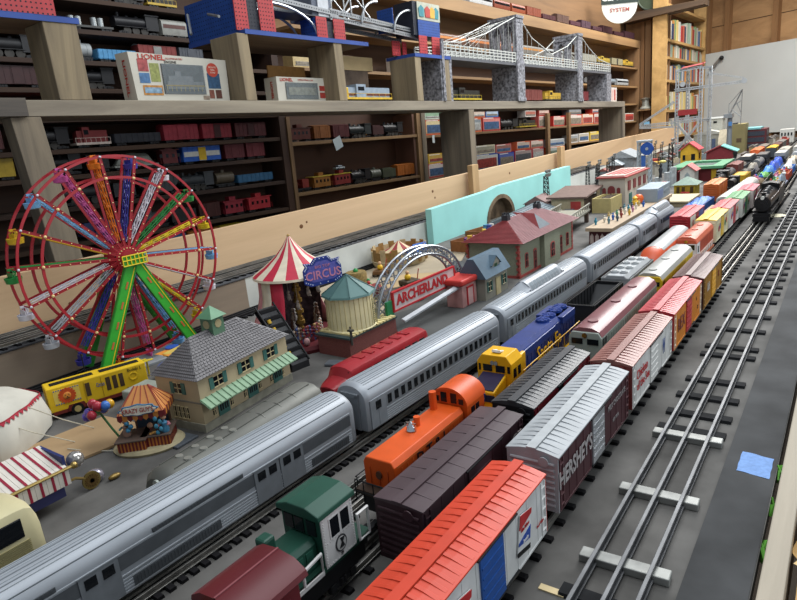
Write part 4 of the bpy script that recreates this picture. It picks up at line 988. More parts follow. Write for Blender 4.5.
for s in (-1, 1):
    for e in (-1, 1):
        b = MB(); dirv = Vector((0, e*112, -HZ)); L_ = dirv.length; ang = math.atan2(-e*112, HZ)
        T = Matrix.Translation((s*46, 0, HZ)) @ Matrix.Rotation(-ang, 4, 'X')
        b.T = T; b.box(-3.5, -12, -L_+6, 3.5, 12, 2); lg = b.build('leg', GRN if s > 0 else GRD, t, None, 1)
        b = MB(T)
        for q in (-12.6, 10.6): b.box(-4.4, q, -L_+6, 4.4, q+2, -14)
        b.build('leg_edging', M('2f8f31', .4), lg)
        b = MB(T); b.box(3.6, 6.5, -L_+10, 4.5, 8.3, -18) if s > 0 else b.box(-4.5, 6.5, -L_+10, -3.6, 8.3, -18)
        b.build('yellow_stripe', YW, lg)
        b = MB(T)
        for j in range(4): b.cb((s*4.2, 0, -60-j*44), (.8, 4, 16), None)
        b.build('leg_ornament', M('c06a3a', .5), lg)
b = MB(); b.box(50, -24, HZ-14, 56, 24, HZ+8); b.build('platform', GRN, t)
b = MB()
for zz in (HZ-12, HZ-1, HZ+9): b.tube([(58, -27, zz), (58, 27, zz)], 1.4, 5)
for i in range(7): b.tube([(58, -27+9*i, HZ-12), (58, -27+9*i, HZ+9)], 1.3, 5)
b.build('platform_railing', YW, t)
b = MB(); b.box(36, -132, -8, 62, -98, 0); b.box(36, 98, -8, 62, 132, 0); b.box(-62, -132, -8, -36, -98, 0); b.box(-62, 98, -8, -36, 132, 0); b.box(-60, -130, -8, 60, 130, -2)
b.build('base', M('84888a', .6, 0, .1), t, None, 1)
# pole lamp
t = th('yard_lamp', 'thin black pole standing beside the left end of the yellow circus truck', 'lamp post', (-1268, 585, 0))
MB().cyl((0, 0, 0), (0, 0, 70), 1.2, n=6).build('pole', BLK, t); MB().cyl((0, 0, 0), (0, 0, 3), 5, n=12).build('base', M('a8aaa8', .5), t, 30)
# ================================================================ yellow lion truck
t = th('circus_wagon', 'yellow circus wagon with a lion face picture and barred windows', 'toy wagon', (-1148, 546, 0), -.30)
CY = M('d8b222', .45, 0, .08, 20); MRN = M('6e2a22', .5)
b = MB(); b.box(-22, -88, 15, 22, 88, 62); b.build('body', CY, t, None, 2)
b = MB(); b.box(-23, -84, 10, 23, -58, 16); b.box(-23, -30, 10, 23, 48, 16); b.box(-23, 72, 10, 23, 88, 16); b.build('sill', MRN, t)
for s in (-1, 1):
    for yy in (-44, 60):
        b = MB(); b.prism([(yy-18, 10), (yy-13, 22), (yy+13, 22), (yy+18, 10)], 'x', min(s*18, s*23), max(s*18, s*23)); b.build('wheel_arch', MRN, t)
        b = MB(); b.cyl((s*14, yy, 11), (s*23.6, yy, 11), 11, n=20); k = b.build('wheel', DBLK, t, 40)
        MB().cyl((s*22, yy, 11), (s*24.6, yy, 11), 6, n=12).build('hubcap', M('c2ae72', .4, .3), k, 30)
b = MB(); b.box(-8, -78, 61.5, 8, -4, 63); b.box(-8, 8, 61.5, 8, 80, 63); b.build('roof_slot', DBLK, t)
b = MB(); b.box(21, -78, 28, 22.8, -34, 56); b.build('lion_panel', M('d9c05a', .5), t)
b = MB(); b.lathe([(13, 0), (12, .8), (.1, 1)], (0, 0, 0), 18)
for k in range(16): a = 2*PI*k/16; b.cyl((13*math.cos(a), 13*math.sin(a), 0), (13*math.cos(a), 13*math.sin(a), 1), 2.4, n=6)
o = b.build('lion_mane', M('c24e22', .5), t); o.location = Vector((22.8, -56, 42))*S; o.rotation_euler = (0, PI/2, 0)
b = MB(); b.sph((24, -56, 42), 7, 12, (.25, 1, 1)); b.build('lion_face', M('d88a3a', .5), t, 40)
b = MB()
for dy in (-3, 3): b.sph((25.6, -56+dy, 44), 1, 6)
b.sph((25.9, -56, 40), 1.3, 6); b.box(25, -59, 37, 26, -53, 37.8); b.build('lion_features', DBLK, t)
b = MB()
for k in range(11):
    for zz in (29, 55): b.cb((22.9, -76+k*4, zz), (.6, 2, 2))
b.build('panel_border', M('30509a', .5), t)
for y0 in (-24, 12, 24, 36):
    MB().box(21.5, y0, 28, 22.6, y0+8, 54).build('barred_window', M('4a3a2a', .5), t)
b = MB()
for y0 in (-26, 4): b.box(21.8, y0, 20, 23, y0+1, 58)
b.build('door_seam', M('a88a1c', .5), t)
b = MB(); b.tube([(22.8, 62+7*math.cos(a), 42+7*math.sin(a)) for a in [2*PI*i/16 for i in range(16)]], 1.3, 5, closed=True); b.build('porthole_ring', CY, t, 50)
text('Buddy L', t, 6, (23, 66, 55), FR, M('3a3016', .5)); text('Circus', t, 8, (23.2, 2, 44), FR, M('3a5aa0', .5), sx=.5)
# ================================================================ depot
cre = M('b3a383', .65, 0, .1, 15); dk = M('4d4a45', .6); tealm = M('3f6b63', .5)
t = th('toy_depot', 'beige two-storey toy depot with grey shingle roof, green shutters and green awning', 'building', (-838, 555, 0), .12)
W_, L_ = 100, 228
b = MB(); b.box(-W_, 0, 0, 0, L_, 95); b.build('walls', cre, t)
MB().box(-W_-2, -2, 0, 2, L_+2, 14).build('plinth', M('8f8d7e', .7, 0, .15), t)
MB().box(-W_-1, -1, 50, 1, L_+1, 53).build('belt_course', M('7f7a6e', .6), t)
def shing(c1, c2):
    return brick(c1, c2, '33302f', 130, .55, .6, .42, .8)
SHG = shing('6d6a6b', '7c797a')
e = 6
b = MB(); R0 = [(-W_-e, -e, 93), (e, -e, 93), (e, L_+e, 93), (-W_-e, L_+e, 93)]; A0 = (-W_/2-6, 48, 146); A1 = (-W_/2-6, L_-62, 146)
b.add(R0+[A0, A1], [(0, 1, 4), (1, 2, 5, 4), (2, 3, 5), (3, 0, 4, 5), (3, 2, 1, 0)])
rf = b.build('roof', SHG, t)
b = MB(); tiles = []
def slope(mb, p0, p1, q0, q1, rows, cols):
    p0, p1, q0, q1 = map(Vector, (p0, p1, q0, q1)); nrm = (p1-p0).cross(q0-p0).normalized()
    if nrm.z < 0: nrm = -nrm
    for r in range(rows):
        v = r/rows; v2 = (r+.8)/rows; L0, L1 = p0.lerp(q0, v), p1.lerp(q1, v); U0, U1 = p0.lerp(q0, v2), p1.lerp(q1, v2)
        n = max(1, int(round(cols*(L1-L0).length/(p1-p0).length)))
        for i in range(n):
            o_ = .25 if r % 2 else 0; a, c = (i+.1+o_)/n, (i+.78+o_)/n
            if c > 1: continue
            A, B, Cc, D_ = L0.lerp(L1, a), L0.lerp(L1, c), U0.lerp(U1, c), U0.lerp(U1, a)
            mb.add([A+nrm*1.5, B+nrm*1.5, Cc+nrm*.3, D_+nrm*.3, A, B], [(0, 1, 2, 3), (4, 5, 1, 0)])
slope(b, R0[1], R0[2], A0, A1, 14, 34); slope(b, R0[0], R0[1], A0, A0, 14, 24)
b.build('shingles', M('747172', .5, .1, .12, 60), rf)
b = MB(); b.box(-W_/2-20, 92, 132, -W_/2+8, 120, 166); cup = b.build('cupola', M('57785f', .5), t)
b = MB(); b.add([(-W_/2-25, 87, 166), (-W_/2+13, 87, 166), (-W_/2+13, 125, 166), (-W_/2-25, 125, 166), (-W_/2-6, 106, 186)], [(0, 1, 4), (1, 2, 4), (2, 3, 4), (3, 0, 4), (3, 2, 1, 0)]); b.build('cupola_roof', M('5f8a6a', .5), cup)
b = MB()
b.cyl((-W_/2+7.6, 106, 154), (-W_/2+8.8, 106, 154), 8, n=8); b.cyl((-W_/2-6, 92.4, 154), (-W_/2-6, 91, 154), 8, n=8); b.build('cupola_window', M('a59a74', .5), cup)
def win(t, face, u, z, w_, h_, sh=8, fr='c9b98f'):
    # face 'R': wall facing +X at x=0 ; face 'F': wall facing -Y at y=0
    def bx(mb, u0, z0, u1, z1, d0, d1):
        if face == 'R': mb.box(d0, u0, z0, d1, u1, z1)
        else: mb.box(u0, -d1, z0, u1, -d0, z1)
    b = MB(); bx(b, u-w_/2, z-h_/2, u+w_/2, z+h_/2, -.5, .5); f = b.build('window', DKGLASS, t)
    b = MB(); bx(b, u-.7, z-h_/2, u+.7, z+h_/2, .3, 1.2); bx(b, u-w_/2, z-.7, u+w_/2, z+.7, .3, 1.2); bx(b, u-w_/2-1, z-h_/2-1.4, u+w_/2+1, z-h_/2, 0, 1.8); bx(b, u-w_/2-1, z+h_/2, u+w_/2+1, z+h_/2+1.2, 0, 1.5)
    b.build('sash', M(fr, .5), f)
    if sh:
        for q in (-1, 1):
            b = MB(); bx(b, u+q*(w_/2+sh/2+1)-sh/2, z-h_/2-1, u+q*(w_/2+sh/2+1)+sh/2, z+h_/2+1, 0, 1.6)
            b.build('shutter', tealm, t)
for u in (44, 112, 180): win(t, 'R', u, 76, 20, 18, 9)
win(t, 'F', -48, 74, 16, 18, 8)
for u in (-66, -56, -46, -36): win(t, 'F', u, 30, 5, 20, 0)
for u in (24, 66, 100, 140, 172, 206): win(t, 'R', u, 30, 6, 18, 0)
for u in (46, 120, 190):
    b = MB(); b.box(-.5, u-13, 6, 1.6, u+13, 42); d = b.build('double_door', tealm, t); b = MB()
    for q in (-8, -3, 3, 8): b.box(1.4, u+q-1.6, 22, 2, u+q+1.6, 38)
    b.build('door_glass', DKGLASS, d)
b = MB(); b.add([(0, -2, 58), (0, L_+4, 58), (20, L_+4, 46), (20, -2, 46), (0, -2, 56), (0, L_+4, 56), (20, L_+4, 44), (20, -2, 44)], [(0, 3, 2, 1), (4, 5, 6, 7), (0, 4, 7, 3), (3, 7, 6, 2), (2, 6, 5, 1)])
aw = b.build('awning', M('7d9a7c', .5, 0, .08), t)
b = MB()
for i in range(19): yy = -1+i*12.3; b.add([(0, yy, 58), (0, yy+1.6, 58), (20, yy+1.6, 46), (20, yy, 46), (0, yy, 59.6), (0, yy+1.6, 59.6), (20, yy+1.6, 47.6), (20, yy, 47.6)], [(4, 7, 6, 5), (0, 4, 5, 1), (3, 2, 6, 7), (0, 3, 7, 4), (1, 5, 6, 2)])
b.build('awning_ribs', M('6b8a6c', .5), aw)
one(MB().box(-60, 0, 0, 0, 44, 4), 'slate_slab', M('4a4f55', .6, 0, .15), 'dark slate step slab between the kiosk and the beige depot', 'slab', (-832, 494, 0), .1, bevel=1)
# black ladder-like staircase leaning behind the depot, and black ramp at its right end
t = th('fire_escape', 'black stepped slide with yellow dots standing behind the beige depot', 'toy staircase', (-888, 832, 0), -1.74)
b = MB(); b.add([(-22, 0, 0), (22, 0, 0), (22, 0, 14), (-22, 0, 14), (-22, -100, 118), (22, -100, 118), (22, -112, 110), (-22, -112, 110), (-22, -100, 0), (22, -100, 0)], [(0, 1, 2, 3), (3, 2, 5, 4), (4, 5, 6, 7), (7, 6, 1, 0)])
b.build('body', M('28282a', .5, 0, .15), t)
b = MB()
for i in range(7):
    v = (i+.5)/7; b.box(-20, -100*v-3, 14+104*v, 20, -100*v+3, 20+104*v)
for s in (-1, 1): b.tube([(s*22, 2, 16), (s*22, -104, 124)], 2, 5)
b.build('steps', BLK, t)
b = MB()
for i in range(5): v = (i+1)/7; b.cyl((12, -100*v, 16+104*v), (13, -100*v-3, 24+104*v), 4, n=10)
b.build('dots', M('c9a53a', .5), t, 40)
one(MB().box(0, 0, 0, 40, 26, 6), 'grey_block', M('5a5e63', .5), 'small slate block on the ground at the foot of the black stepped slide', 'block', (-850, 860, 0), .3, bevel=1.5)
# ================================================================ snack kiosk
t = th('snack_kiosk', 'little carnival kiosk with orange striped roof, cloud-shaped sign and scalloped counter', 'kiosk', (-893, 485, 0), .75)
b = MB()
b.lathe([(54, 0), (56, 4), (52, 8), (.5, 9)], (0, 0, 0), 28); k = b.build('base', M('a59a7a', .8, 0, .15, 40, .2), t, 40); k.scale = (1, .8, 1)
OS = M('c07a36', .5, 0, .1); RS = M('6c2428', .5)
for (x0, y0, x1, y1) in ((-38, -34, 4, 8), (-2, -26, 40, 20)):
    MB().box(x0, y0, 8, x1, y1, 24).build('counter', OS, t); MB().box(x0-3, y0-3, 24, x1+3, y1+3, 27).build('counter_top', M('5b4c44', .5), t, None, 1)
    b = MB(); n = 8
    for i in range(n):
        u = x0+(x1-x0)*(i+.25)/n; b.box(u, y0-.7, 8, u+(x1-x0)/n*.5, y0, 24)
        v = y0+(y1-y0)*(i+.25)/n; b.box(x1, v, 8, x1+.7, v+(y1-y0)/n*.5, 24)
    b.build('counter_stripes', RS, t)
b = MB()
for x, y in ((-24, -16), (30, -16), (-24, 30), (30, 30)): b.cyl((x, y, 8), (x, y, 66), 2.4, n=8)
b.build('posts', M('5a4436', .6), t, 40)
MB().box(-22, 28, 8, 28, 31, 64).build('back_wall', M('2b3a4a', .6), t)
b = MB(); b.add([(-32, -24, 66), (38, -24, 66), (38, 38, 66), (-32, 38, 66), (-8, 7, 100), (14, 7, 100)], [(0, 1, 5, 4), (1, 2, 5), (2, 3, 4, 5), (3, 0, 4), (3, 2, 1, 0)]); rf = b.build('roof', M('c9864a', .5, 0, .06), t)
b = MB()
for i in range(0, 9, 2):
    u = i/8; xa = -30+66*u; xb = -7+20*u; b.tube([(xa, -24, 66.3), (xb, 7, 100.3)], .9, 4); b.tube([(38, -22+58*u, 66.3), (14, 7, 100.3)], .8, 4); b.tube([(-32, -22+58*u, 66.3), (-8, 7, 100.3)], .8, 4)
b.build('roof_stripes', M('8d3a2c', .5), rf)
for i in range(9):
    b = MB(); x0 = -32+i*7.8; b.prism([(x0, 66), (x0+7.8, 66), (x0+7.8, 58), (x0+3.9, 54), (x0, 58)], 'y', -26, -24); b.build('valance_scallop', OS if i % 2 else RS, t)
    b = MB(); y0 = -24+i*6.9; b.prism([(y0, 66), (y0+6.9, 66), (y0+6.9, 58), (y0+3.4, 54), (y0, 58)], 'x', 38, 40); b.build('valance_scallop', OS if i % 2 else RS, t)
sg = MB(); pts = []
for i in range(40):
    a = 2*PI*i/40; r = 1+.08*math.cos(8*a); pts.append((3+30*r*math.cos(a)*(1 if abs(math.cos(a)) < .8 else .96), 74+9*r*math.sin(a)))
sg.prism(pts, 'y', -31, -28); s1 = sg.build('sign_board', M('3f6a86', .5), t)
MB().prism([(3+(x-3)*.9, 74+(z-74)*.8) for x, z in pts], 'y', -32, -31).build('sign_face', M('d9d3c2', .5), s1)
text("KRAZY GUY'S", s1, 7.5, (3, -32.6, 74), FF, M('a03a34', .5), sx=.74)
for i, (x, y, c1, c2, hh) in enumerate([(6, 0, '8e2f35', 'd8cfc4', 24), (-26, -14, '9a7a6a', '4a7a78', 17), (34, -18, '4a86a6', 'b0707a', 18)]):
    b = MB(); b.lathe([(5.5, 0), (6.5, 5), (4.5, 12), (5.5, 16), (2, 19), (2, 21)], (x, y, 8 if i == 0 else 27), 10); f = b.build('vendor_figure' if i == 0 else 'toy_clown', M(c1, .6), t, 50)
    b = MB(); b.sph((x, y, (8 if i == 0 else 27)+25), 4.6, 10); b.build('head', M('c99a7c', .6), f, 50)
    b = MB()
    for s in (-1, 1): b.tube([(x+s*5, y, (8 if i == 0 else 27)+16), (x+s*9, y-3, (8 if i == 0 else 27)+13), (x+s*7, y-8, (8 if i == 0 else 27)+15)], 1.8, 6)
    b.build('arms', M(c2, .6), f, 50)
b = MB()
for x, y, r in ((16, -18, 4), (22, -20, 3.4), (12, -22, 3)): b.sph((x, y, 28), r, 8, (1, 1, .6))
b.build('cakes', M('c8954e', .6), t, 50)
for i in range(5):
    b = MB(); b.sph((24+(i % 2)*6, -26-(i % 3), 30+i*6), 3.4, 8, (1, .6, 1.3)); b.build('blue_toy', M('3f829c', .5), t, 50)
for i in range(3):
    b = MB(); b.sph((-20+(i % 2)*5, -24, 40+i*6), 4, 8); b.build('blue_toy', M('3f7fa0', .5), t, 50)
BCs = ['c98a2a', '3f8a52', 'a02f3c', '4e57a0', '2f7a4a', 'a02f3c', 'c98a2a', '6a58a6', '3b6ab0', '3f8a52', 'a02f3c', 'd0a02c', '5a4aa0']
t2 = th('balloon_bunch', 'bunch of coloured toy balloons on a green stick left of the striped kiosk roof', 'balloons', (-935, 452, 4), 0)
MB().tube([(6, 8, 8), (0, 0, 30), (-10, -8, 58)], 2, 6).build('stick', M('4a7a4a', .6), t2)
for i, c in enumerate(BCs):
    a = i*2.4; r = 5+1.6*i; b = MB(); b.sph((-12+r*math.cos(a), -10+r*math.sin(a)*.8, 72+9*math.sin(a*1.7)-i*.8), 7.4, 12, (1, 1, 1.1)); b.build('balloon', M(c, .25, 0, .02), t2, 50)
# ================================================================ carousel tent
CR_ = M('b82b40', .5, 0, .06); CW = M('d8ccb4', .5, 0, .08); PK = M('c9868a', .5, 0, .08)
t = th('carousel_tent', 'red and cream striped circus tent carousel with open front full of figures', 'carousel', (-1012, 968, 0), -.35)
ns = 20
prof = [(3, 248), (16, 228), (36, 206), (62, 186), (84, 172), (91, 167)]
for i in range(ns):
    a0, a1 = 2*PI*i/ns, 2*PI*(i+1)/ns
    b = MB(); b.lathe(prof, (0, 0, 0), 2, a0, a1); b.build('roof_panel', [CR_, CW][i % 2], t, 60)
b = MB(); b.lathe([(91, 167), (92, 162), (86, 160), (80, 164)], (0, 0, 0), 40); b.build('eave_rim', CW, t, 40)
MB().sph((0, 0, 249), 4, 8).build('finial', M('a8874a', .4), t, 50)
cp = [(80, 164), (82, 120), (94, 76), (116, 32), (136, 4)]
for i in range(9):
    a0 = PI*.66+i*PI*1.1/9; a1 = a0+PI*1.1/9
    b = MB(); b.lathe([(r*(1 if True else 1), z) for r, z in cp], (0, 0, 0), 3, a0, a1); o = b.build('side_curtain', [PK, CW, CR_][i % 3], t, 60)
    sol = o.modifiers.new('solidify', 'SOLIDIFY'); sol.thickness = 1.6*S
b = MB(); b.lathe([(100, 0), (102, 8), (98, 16), (90, 18), (.5, 18)], (0, 0, 0), 40); b.build('base', M('5b1c22', .5, 0, .1), t, 40)
b = MB()
for k in range(5): b.lathe([(10.4, 0), (10.4, 8), (7.5, 9), (7.5, 17)], (0, 0, 18+k*26), 14)
b.cyl((0, 0, 18), (0, 0, 160), 5, n=12); b.build('centre_pole', M('b3904a', .4, .4), t, 40)
b = MB(); b.lathe([(70, 19), (73, 80), (76, 130)], (0, 0, 0), 24, PI*.6, PI*1.75, False); b.build('backdrop', M('4a3a40', .8, 0, .5, 90), t, 40)
MB().lathe([(4, 166), (40, 150), (78, 160)], (0, 0, 0), 30, cap=False).build('lining', M('7d1f28', .7), t, 40)
FCc = ['b8b2aa', '8e2f35', '6a4a3a', 'c9a06a', '3f4f7a', 'cfcac2', '7a3540', '9a8a78']
for i in range(64):
    a = -1.0+2.3*((i*0.618) % 1); r = 30+52*((i*.382+.1) % 1); x, y = r*math.cos(a), r*math.sin(a); z0 = 18+(26 if r < 45 else 6)*(i % 3)/1.2
    b = MB(); b.lathe([(4.5, 0), (6, 6), (3.5, 13), (5, 17), (2, 20)], (x, y, z0), 8); b.sph((x, y, z0+24), 4.3, 8)
    b.tube([(x-6, y, z0+10), (x, y+2, z0+16), (x+6, y-2, z0+20)], 1.6, 5); b.build('figure', M(FCc[i % 8], .6, 0, .2, 200), t, 50)
for (x, y, z) in ((40, -18, 96), (34, 14, 120), (44, 34, 126), (24, -30, 118)):
    b = MB(); b.sph((x, y, z), 5, 8, (1, 1, 1.8)); b.sph((x, y, z+11), 3.6, 8); b.cyl((x, y, z+14), (x, y, 150), .5, n=4); b.tube([(x-7, y, z+8), (x, y, z+3), (x+6, y+3, z-8)], 1.5, 5); b.build('hanging_acrobat', M('cdbfb2', .6, 0, .25, 200), t, 50)
MB().sph((86, -30, 26), 9, 12, (.8, .8, 1)).build('seated_clown', M('b48a8a', .6), t, 50)
b = MB(); sp_ = [(-44, 26), (-40, 18), (-46, 10), (-46, -18), (-30, -26), (30, -26), (46, -18), (46, 10), (40, 18), (44, 26), (26, 24), (16, 34), (-16, 34), (-26, 24)]
b.prism(sp_, 'x', 92, 96); s1 = b.build('sign', M('263a86', .45), t)
s1.location = Vector((0, 26, 172))*S
b = MB()
for i in range(len(sp_)):
    (x0, y0), (x1, y1) = sp_[i], sp_[(i+1) % len(sp_)]
    for k in range(3): b.sph((96, .93*(x0+(x1-x0)*k/3), .9*(y0+(y1-y0)*k/3)+1), 1.4, 6)
b.build('sign_bulbs', M('c9cfe6', .4), s1)
MB().prism([(x*.8, y*.72+1) for x, y in sp_], 'x', 95.8, 96.3).build('sign_face', M('5a5aa6', .5, 0, .15, 200), s1)
text('CIRCUS', s1, 19, (96.8, 0, -4), FR, M('c47f98', .5), sx=.95, bold=.4); text('BIG TOP', s1, 6, (96.8, 0, 14), FR, M('c47f98', .5), sx=1.2)
# ================================================================ water tower, on brick base
t = th('water_tank', 'cream wooden water tank with green conical roof on a brick-red base', 'water tank', (-868, 982, 0), -.03)
b = MB(); b.box(-46, -64, 0, 46, 96, 42); b.build('base', brick('7a3c36', '854a42', '5a3a36', 160), t)
MB().box(-49, -67, 42, 49, 99, 46).build('base_cap', M('3b4a4a', .6), t)
b = MB()
for i in range(13): b.box(-48, -54+i*11.5, 46, 50, -46+i*11.5, 49.5)
b.build('planks', M('cfc08a', .6, 0, .1), t)
b = MB(); b.lathe([(54, 49.5), (52, 52), (51, 124), (52, 126)], (0, 0, 0), 36); tk = b.build('tank', M('e0d5a8', .6, 0, .08, 25), t, 25)
b = MB()
for i in range(30): a = 2*PI*i/30; b.cyl((52.2*math.cos(a), 52.2*math.sin(a), 52), (51.2*math.cos(a), 51.2*math.sin(a), 124), .9, n=4)
b.build('staves', M('c6b888', .6), tk)
b = MB(); b.lathe([(60, 122), (58, 126), (1, 164)], (0, 0, 0), 8); b.build('roof', M('4f6f6c', .5, 0, .1, 20), t)
b = MB()
for i in range(8): a = 2*PI*i/8; b.tube([(58*math.cos(a), 58*math.sin(a), 127), (0, 0, 165)], 1.2, 5)
b.build('roof_ridges', M('3f5f5e', .5), t)
ladder(t, 53, 18, 56, 112, M('8a8460', .6), 1, 12, 10)
b = MB(); b.cyl((50, -60, 30), (50, -60, 62), 2.5, n=8); b.cyl((40, -50, 48), (40, -50, 66), 2, n=8); b.box(-4+48, -64, 60, 56, -56, 64); b.build('pipe', M('5f5f5a', .4, .6), t)
# ================================================================ entrance arch with signboard
t = th('entrance_arch', 'silver lattice arch over a red-framed signboard between two red-roofed pillars', 'entrance arch', (-852, 1048, 0), -.02)
AR = M('9ea4aa', .35, .7, .08)
span, top = 250, 170
def ap_(a, r): return (0, 180-r*188*math.cos(a), 36+r*136*math.sin(a))
for xo in (-12, 12):
    b = MB()
    for r in (1, .86): b.tube([(xo, ap_(a, r)[1], ap_(a, r)[2]) for a in [PI*i/24 for i in range(25)]], 3.1, 6)
    for i in range(24):
        a, c = PI*i/24, PI*(i+1)/24; b.tube([(xo,)+ap_(a, 1)[1:], (xo,)+ap_(c, .86)[1:]], 1.6, 4); b.tube([(xo,)+ap_(a, .86)[1:], (xo,)+ap_(c, 1)[1:]], 1.6, 4)
    b.tube([(xo, -8, 0), (xo, -8, 38)], 2.2, 6)
    b.build('arch_rib', AR, t, 40)
for i in range(25):
    a = PI*i/24
    MB().tube([(-12,)+ap_(a, 1)[1:], (12,)+ap_(a, 1)[1:]], 1, 4).build('cross_tie', AR, t)
sg = MB(); sg.box(20, 40, 56, 24, 300, 96); s1 = sg.build('signboard', M('c4b6b4', .5), t)
b = MB(); b.box(19, 36, 52, 26, 304, 56); b.box(19, 36, 96, 26, 304, 100); b.box(19, 36, 56, 26, 40, 96); b.box(19, 300, 56, 26, 304, 96); b.build('sign_frame', M('b52a30', .4), s1)
text('ARCHERLAND', s1, 24, (24.6, 160, 76), FR, M('b22c30', .4), sx=1.02, ext=.8, bold=1.1)
MB().box(16, 16, 46, 22, 40, 80).build('green_box', M('2b7a4e', .5), t)
for y0, nm in ((-14, 'near'), (262, 'far')):
    if y0 < 0:
        b = MB(); b.prism([(-30, 0), (44, 0), (20, 20), (-30, 14)], 'x', -26, 30); b.build('red_foot', M('b3262c', .4), t)
    else:
        MB().box(22, y0, 0, 70, y0+72, 58).build('pillar', M('b88a86', .6, 0, .12, 40), t, None, 2)
        MB().box(70, y0+24, 4, 72, y0+50, 48).build('door', M('cfa8a4', .5), t); b = MB(); b.box(70, y0+21, 4, 73, y0+24, 50); b.box(70, y0+50, 4, 73, y0+53, 50); b.box(70, y0+21, 48, 73, y0+53, 52); b.build('door_frame', M('b3262c', .4), t)
        MB().box(-20, y0-8, 58, 76, y0+82, 74).build('red_roof', M('b93a34', .45, 0, .1), t, None, 5)
MB().add([(34, 50, 34), (44, 50, 30), (64, 300, 60), (54, 300, 64), (34, 50, 30), (44, 50, 26), (64, 300, 56), (54, 300, 60)], [(0, 1, 2, 3), (4, 7, 6, 5), (0, 4, 5, 1), (1, 5, 6, 2), (2, 6, 7, 3), (3, 7, 4, 0)]).build('light_strip', M('a9acb0', .4), t)
struct(MB().add([(-1000, 1050, .5), (-700, 1000, .5), (-690, 1500, .5), (-800, 1520, .5)], [(0, 1, 2, 3)]), 'trim_5', M('4a4b4a', .85, 0, .15, 8))
# ================================================================ blue-roofed cottage
t = th('toy_cottage', 'little grey cottage with blue-grey roof and dormer beside the red-roofed pillar', 'building', (-752, 1385, 0), .02)
GW = M('8d8b7f', .6, 0, .12, 25); BR_ = M('4d6271', .55, 0, .15, 15)
MB().box(-70, 0, 0, 0, 135, 62).build('walls', GW, t)
b = MB(); b.prism([(-78, 60), (8, 60), (-26, 112), (-44, 112)], 'y', -8, 143); b.build('roof', BR_, t)
b = MB(); b.box(-40, 52, 60, -4, 98, 86); b.prism([(52, 86), (98, 86), (75, 104)], 'x', -46, -2); dm = b.build('dormer', GW, t)
b = MB()
for s in (-1, 1): b.add([(-46, 75, 107), (0, 75, 107), (0, 75+s*29, 83), (-46, 75+s*29, 83), (-46, 75, 105), (0, 75, 105), (0, 75+s*29, 81), (-46, 75+s*29, 81)], [(0, 1, 2, 3), (4, 7, 6, 5), (1, 5, 6, 2), (2, 6, 7, 3), (0, 4, 5, 1)])
b.build('dormer_roof', BR_, dm)
t_w = bpy.data.objects.new('front_windows', None)
bpy.data.objects.remove(t_w)
win(t, 'R', 26, 34, 18, 26, 5, 'c9c3a0'); win(t, 'R', 112, 34, 18, 26, 5, 'c9c3a0')
MB().box(-3.5, 68, 66, -2.6, 82, 88).build('dormer_window', M('2c4a34', .3), t)
b = MB(); b.box(-.5, 62, 0, 2, 88, 48); b.build('door', M('c2b48a', .6), t)
MB().box(-2, 60, 0, 1, 62, 50).build('door_frame', M('9a8f70', .6), t)
# ================================================================ stone station with red roof
t = th('stone_station', 'green-grey stone station with brick quoins, arched windows and hipped red roof', 'building', (-766, 1625, 0), .0)
ST = brick('8b8d76', '989a82', '74776a', 120, .85); BRK = M('a34a44', .7, 0, .15, 40)
L_, W_ = 425, 165
MB().box(-W_, 0, 0, 0, L_, 108).build('walls', ST, t)
MB().box(-130, 150, 0, 16, 275, 108).build('bay', ST, t)
for (x, y) in ((0, 0), (0, L_), (-W_, 0)):
    b = MB()
    for i in range(12):
        q = 7 if i % 2 else 4; b.box(x-q, y-q, i*8.3, x+1.2, y+q, i*8.3+7)
    b.build('quoins', BRK, t)
MB().box(-W_-2, -2, 0, 2, L_+2, 8).build('plinth', BRK, t)
e = 16; z0, z1 = 106, 160; A0 = (-W_/2, 95, z1); A1 = (-W_/2, L_-95, z1)
R0 = [(-W_-e, -e, z0), (e+6, -e, z0), (e+6, L_+e, z0), (-W_-e, L_+e, z0)]
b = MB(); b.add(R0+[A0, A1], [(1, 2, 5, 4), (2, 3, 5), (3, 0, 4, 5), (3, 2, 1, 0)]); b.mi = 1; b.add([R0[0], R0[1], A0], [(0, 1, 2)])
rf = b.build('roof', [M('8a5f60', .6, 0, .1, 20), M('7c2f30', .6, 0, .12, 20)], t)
b = MB(); sl = []
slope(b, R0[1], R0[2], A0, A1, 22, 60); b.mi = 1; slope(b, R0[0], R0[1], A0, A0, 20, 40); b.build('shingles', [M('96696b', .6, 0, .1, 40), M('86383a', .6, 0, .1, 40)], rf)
b = MB(); gx = -6; b.mi = 0; P_ = [(gx+10, 150, 112), (gx+10, 250, 112), (gx-30, 200, 160), (-110, 200, 164)]
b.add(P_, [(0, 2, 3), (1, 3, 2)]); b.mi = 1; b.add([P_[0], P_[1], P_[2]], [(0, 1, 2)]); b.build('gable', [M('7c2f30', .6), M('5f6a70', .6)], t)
for p_ in (A0, A1):
    b = MB(); b.box(p_[0]-10, p_[1]-10, z1-12, p_[0]+10, p_[1]+10, z1+12)
    for q in (-6, 6):
        for r in (-6, 6): b.cyl((p_[0]+q, p_[1]+r, z1+10), (p_[0]+q, p_[1]+r, z1+19), 2.6, n=8)
    b.build('chimney', M('33363a', .6), t)
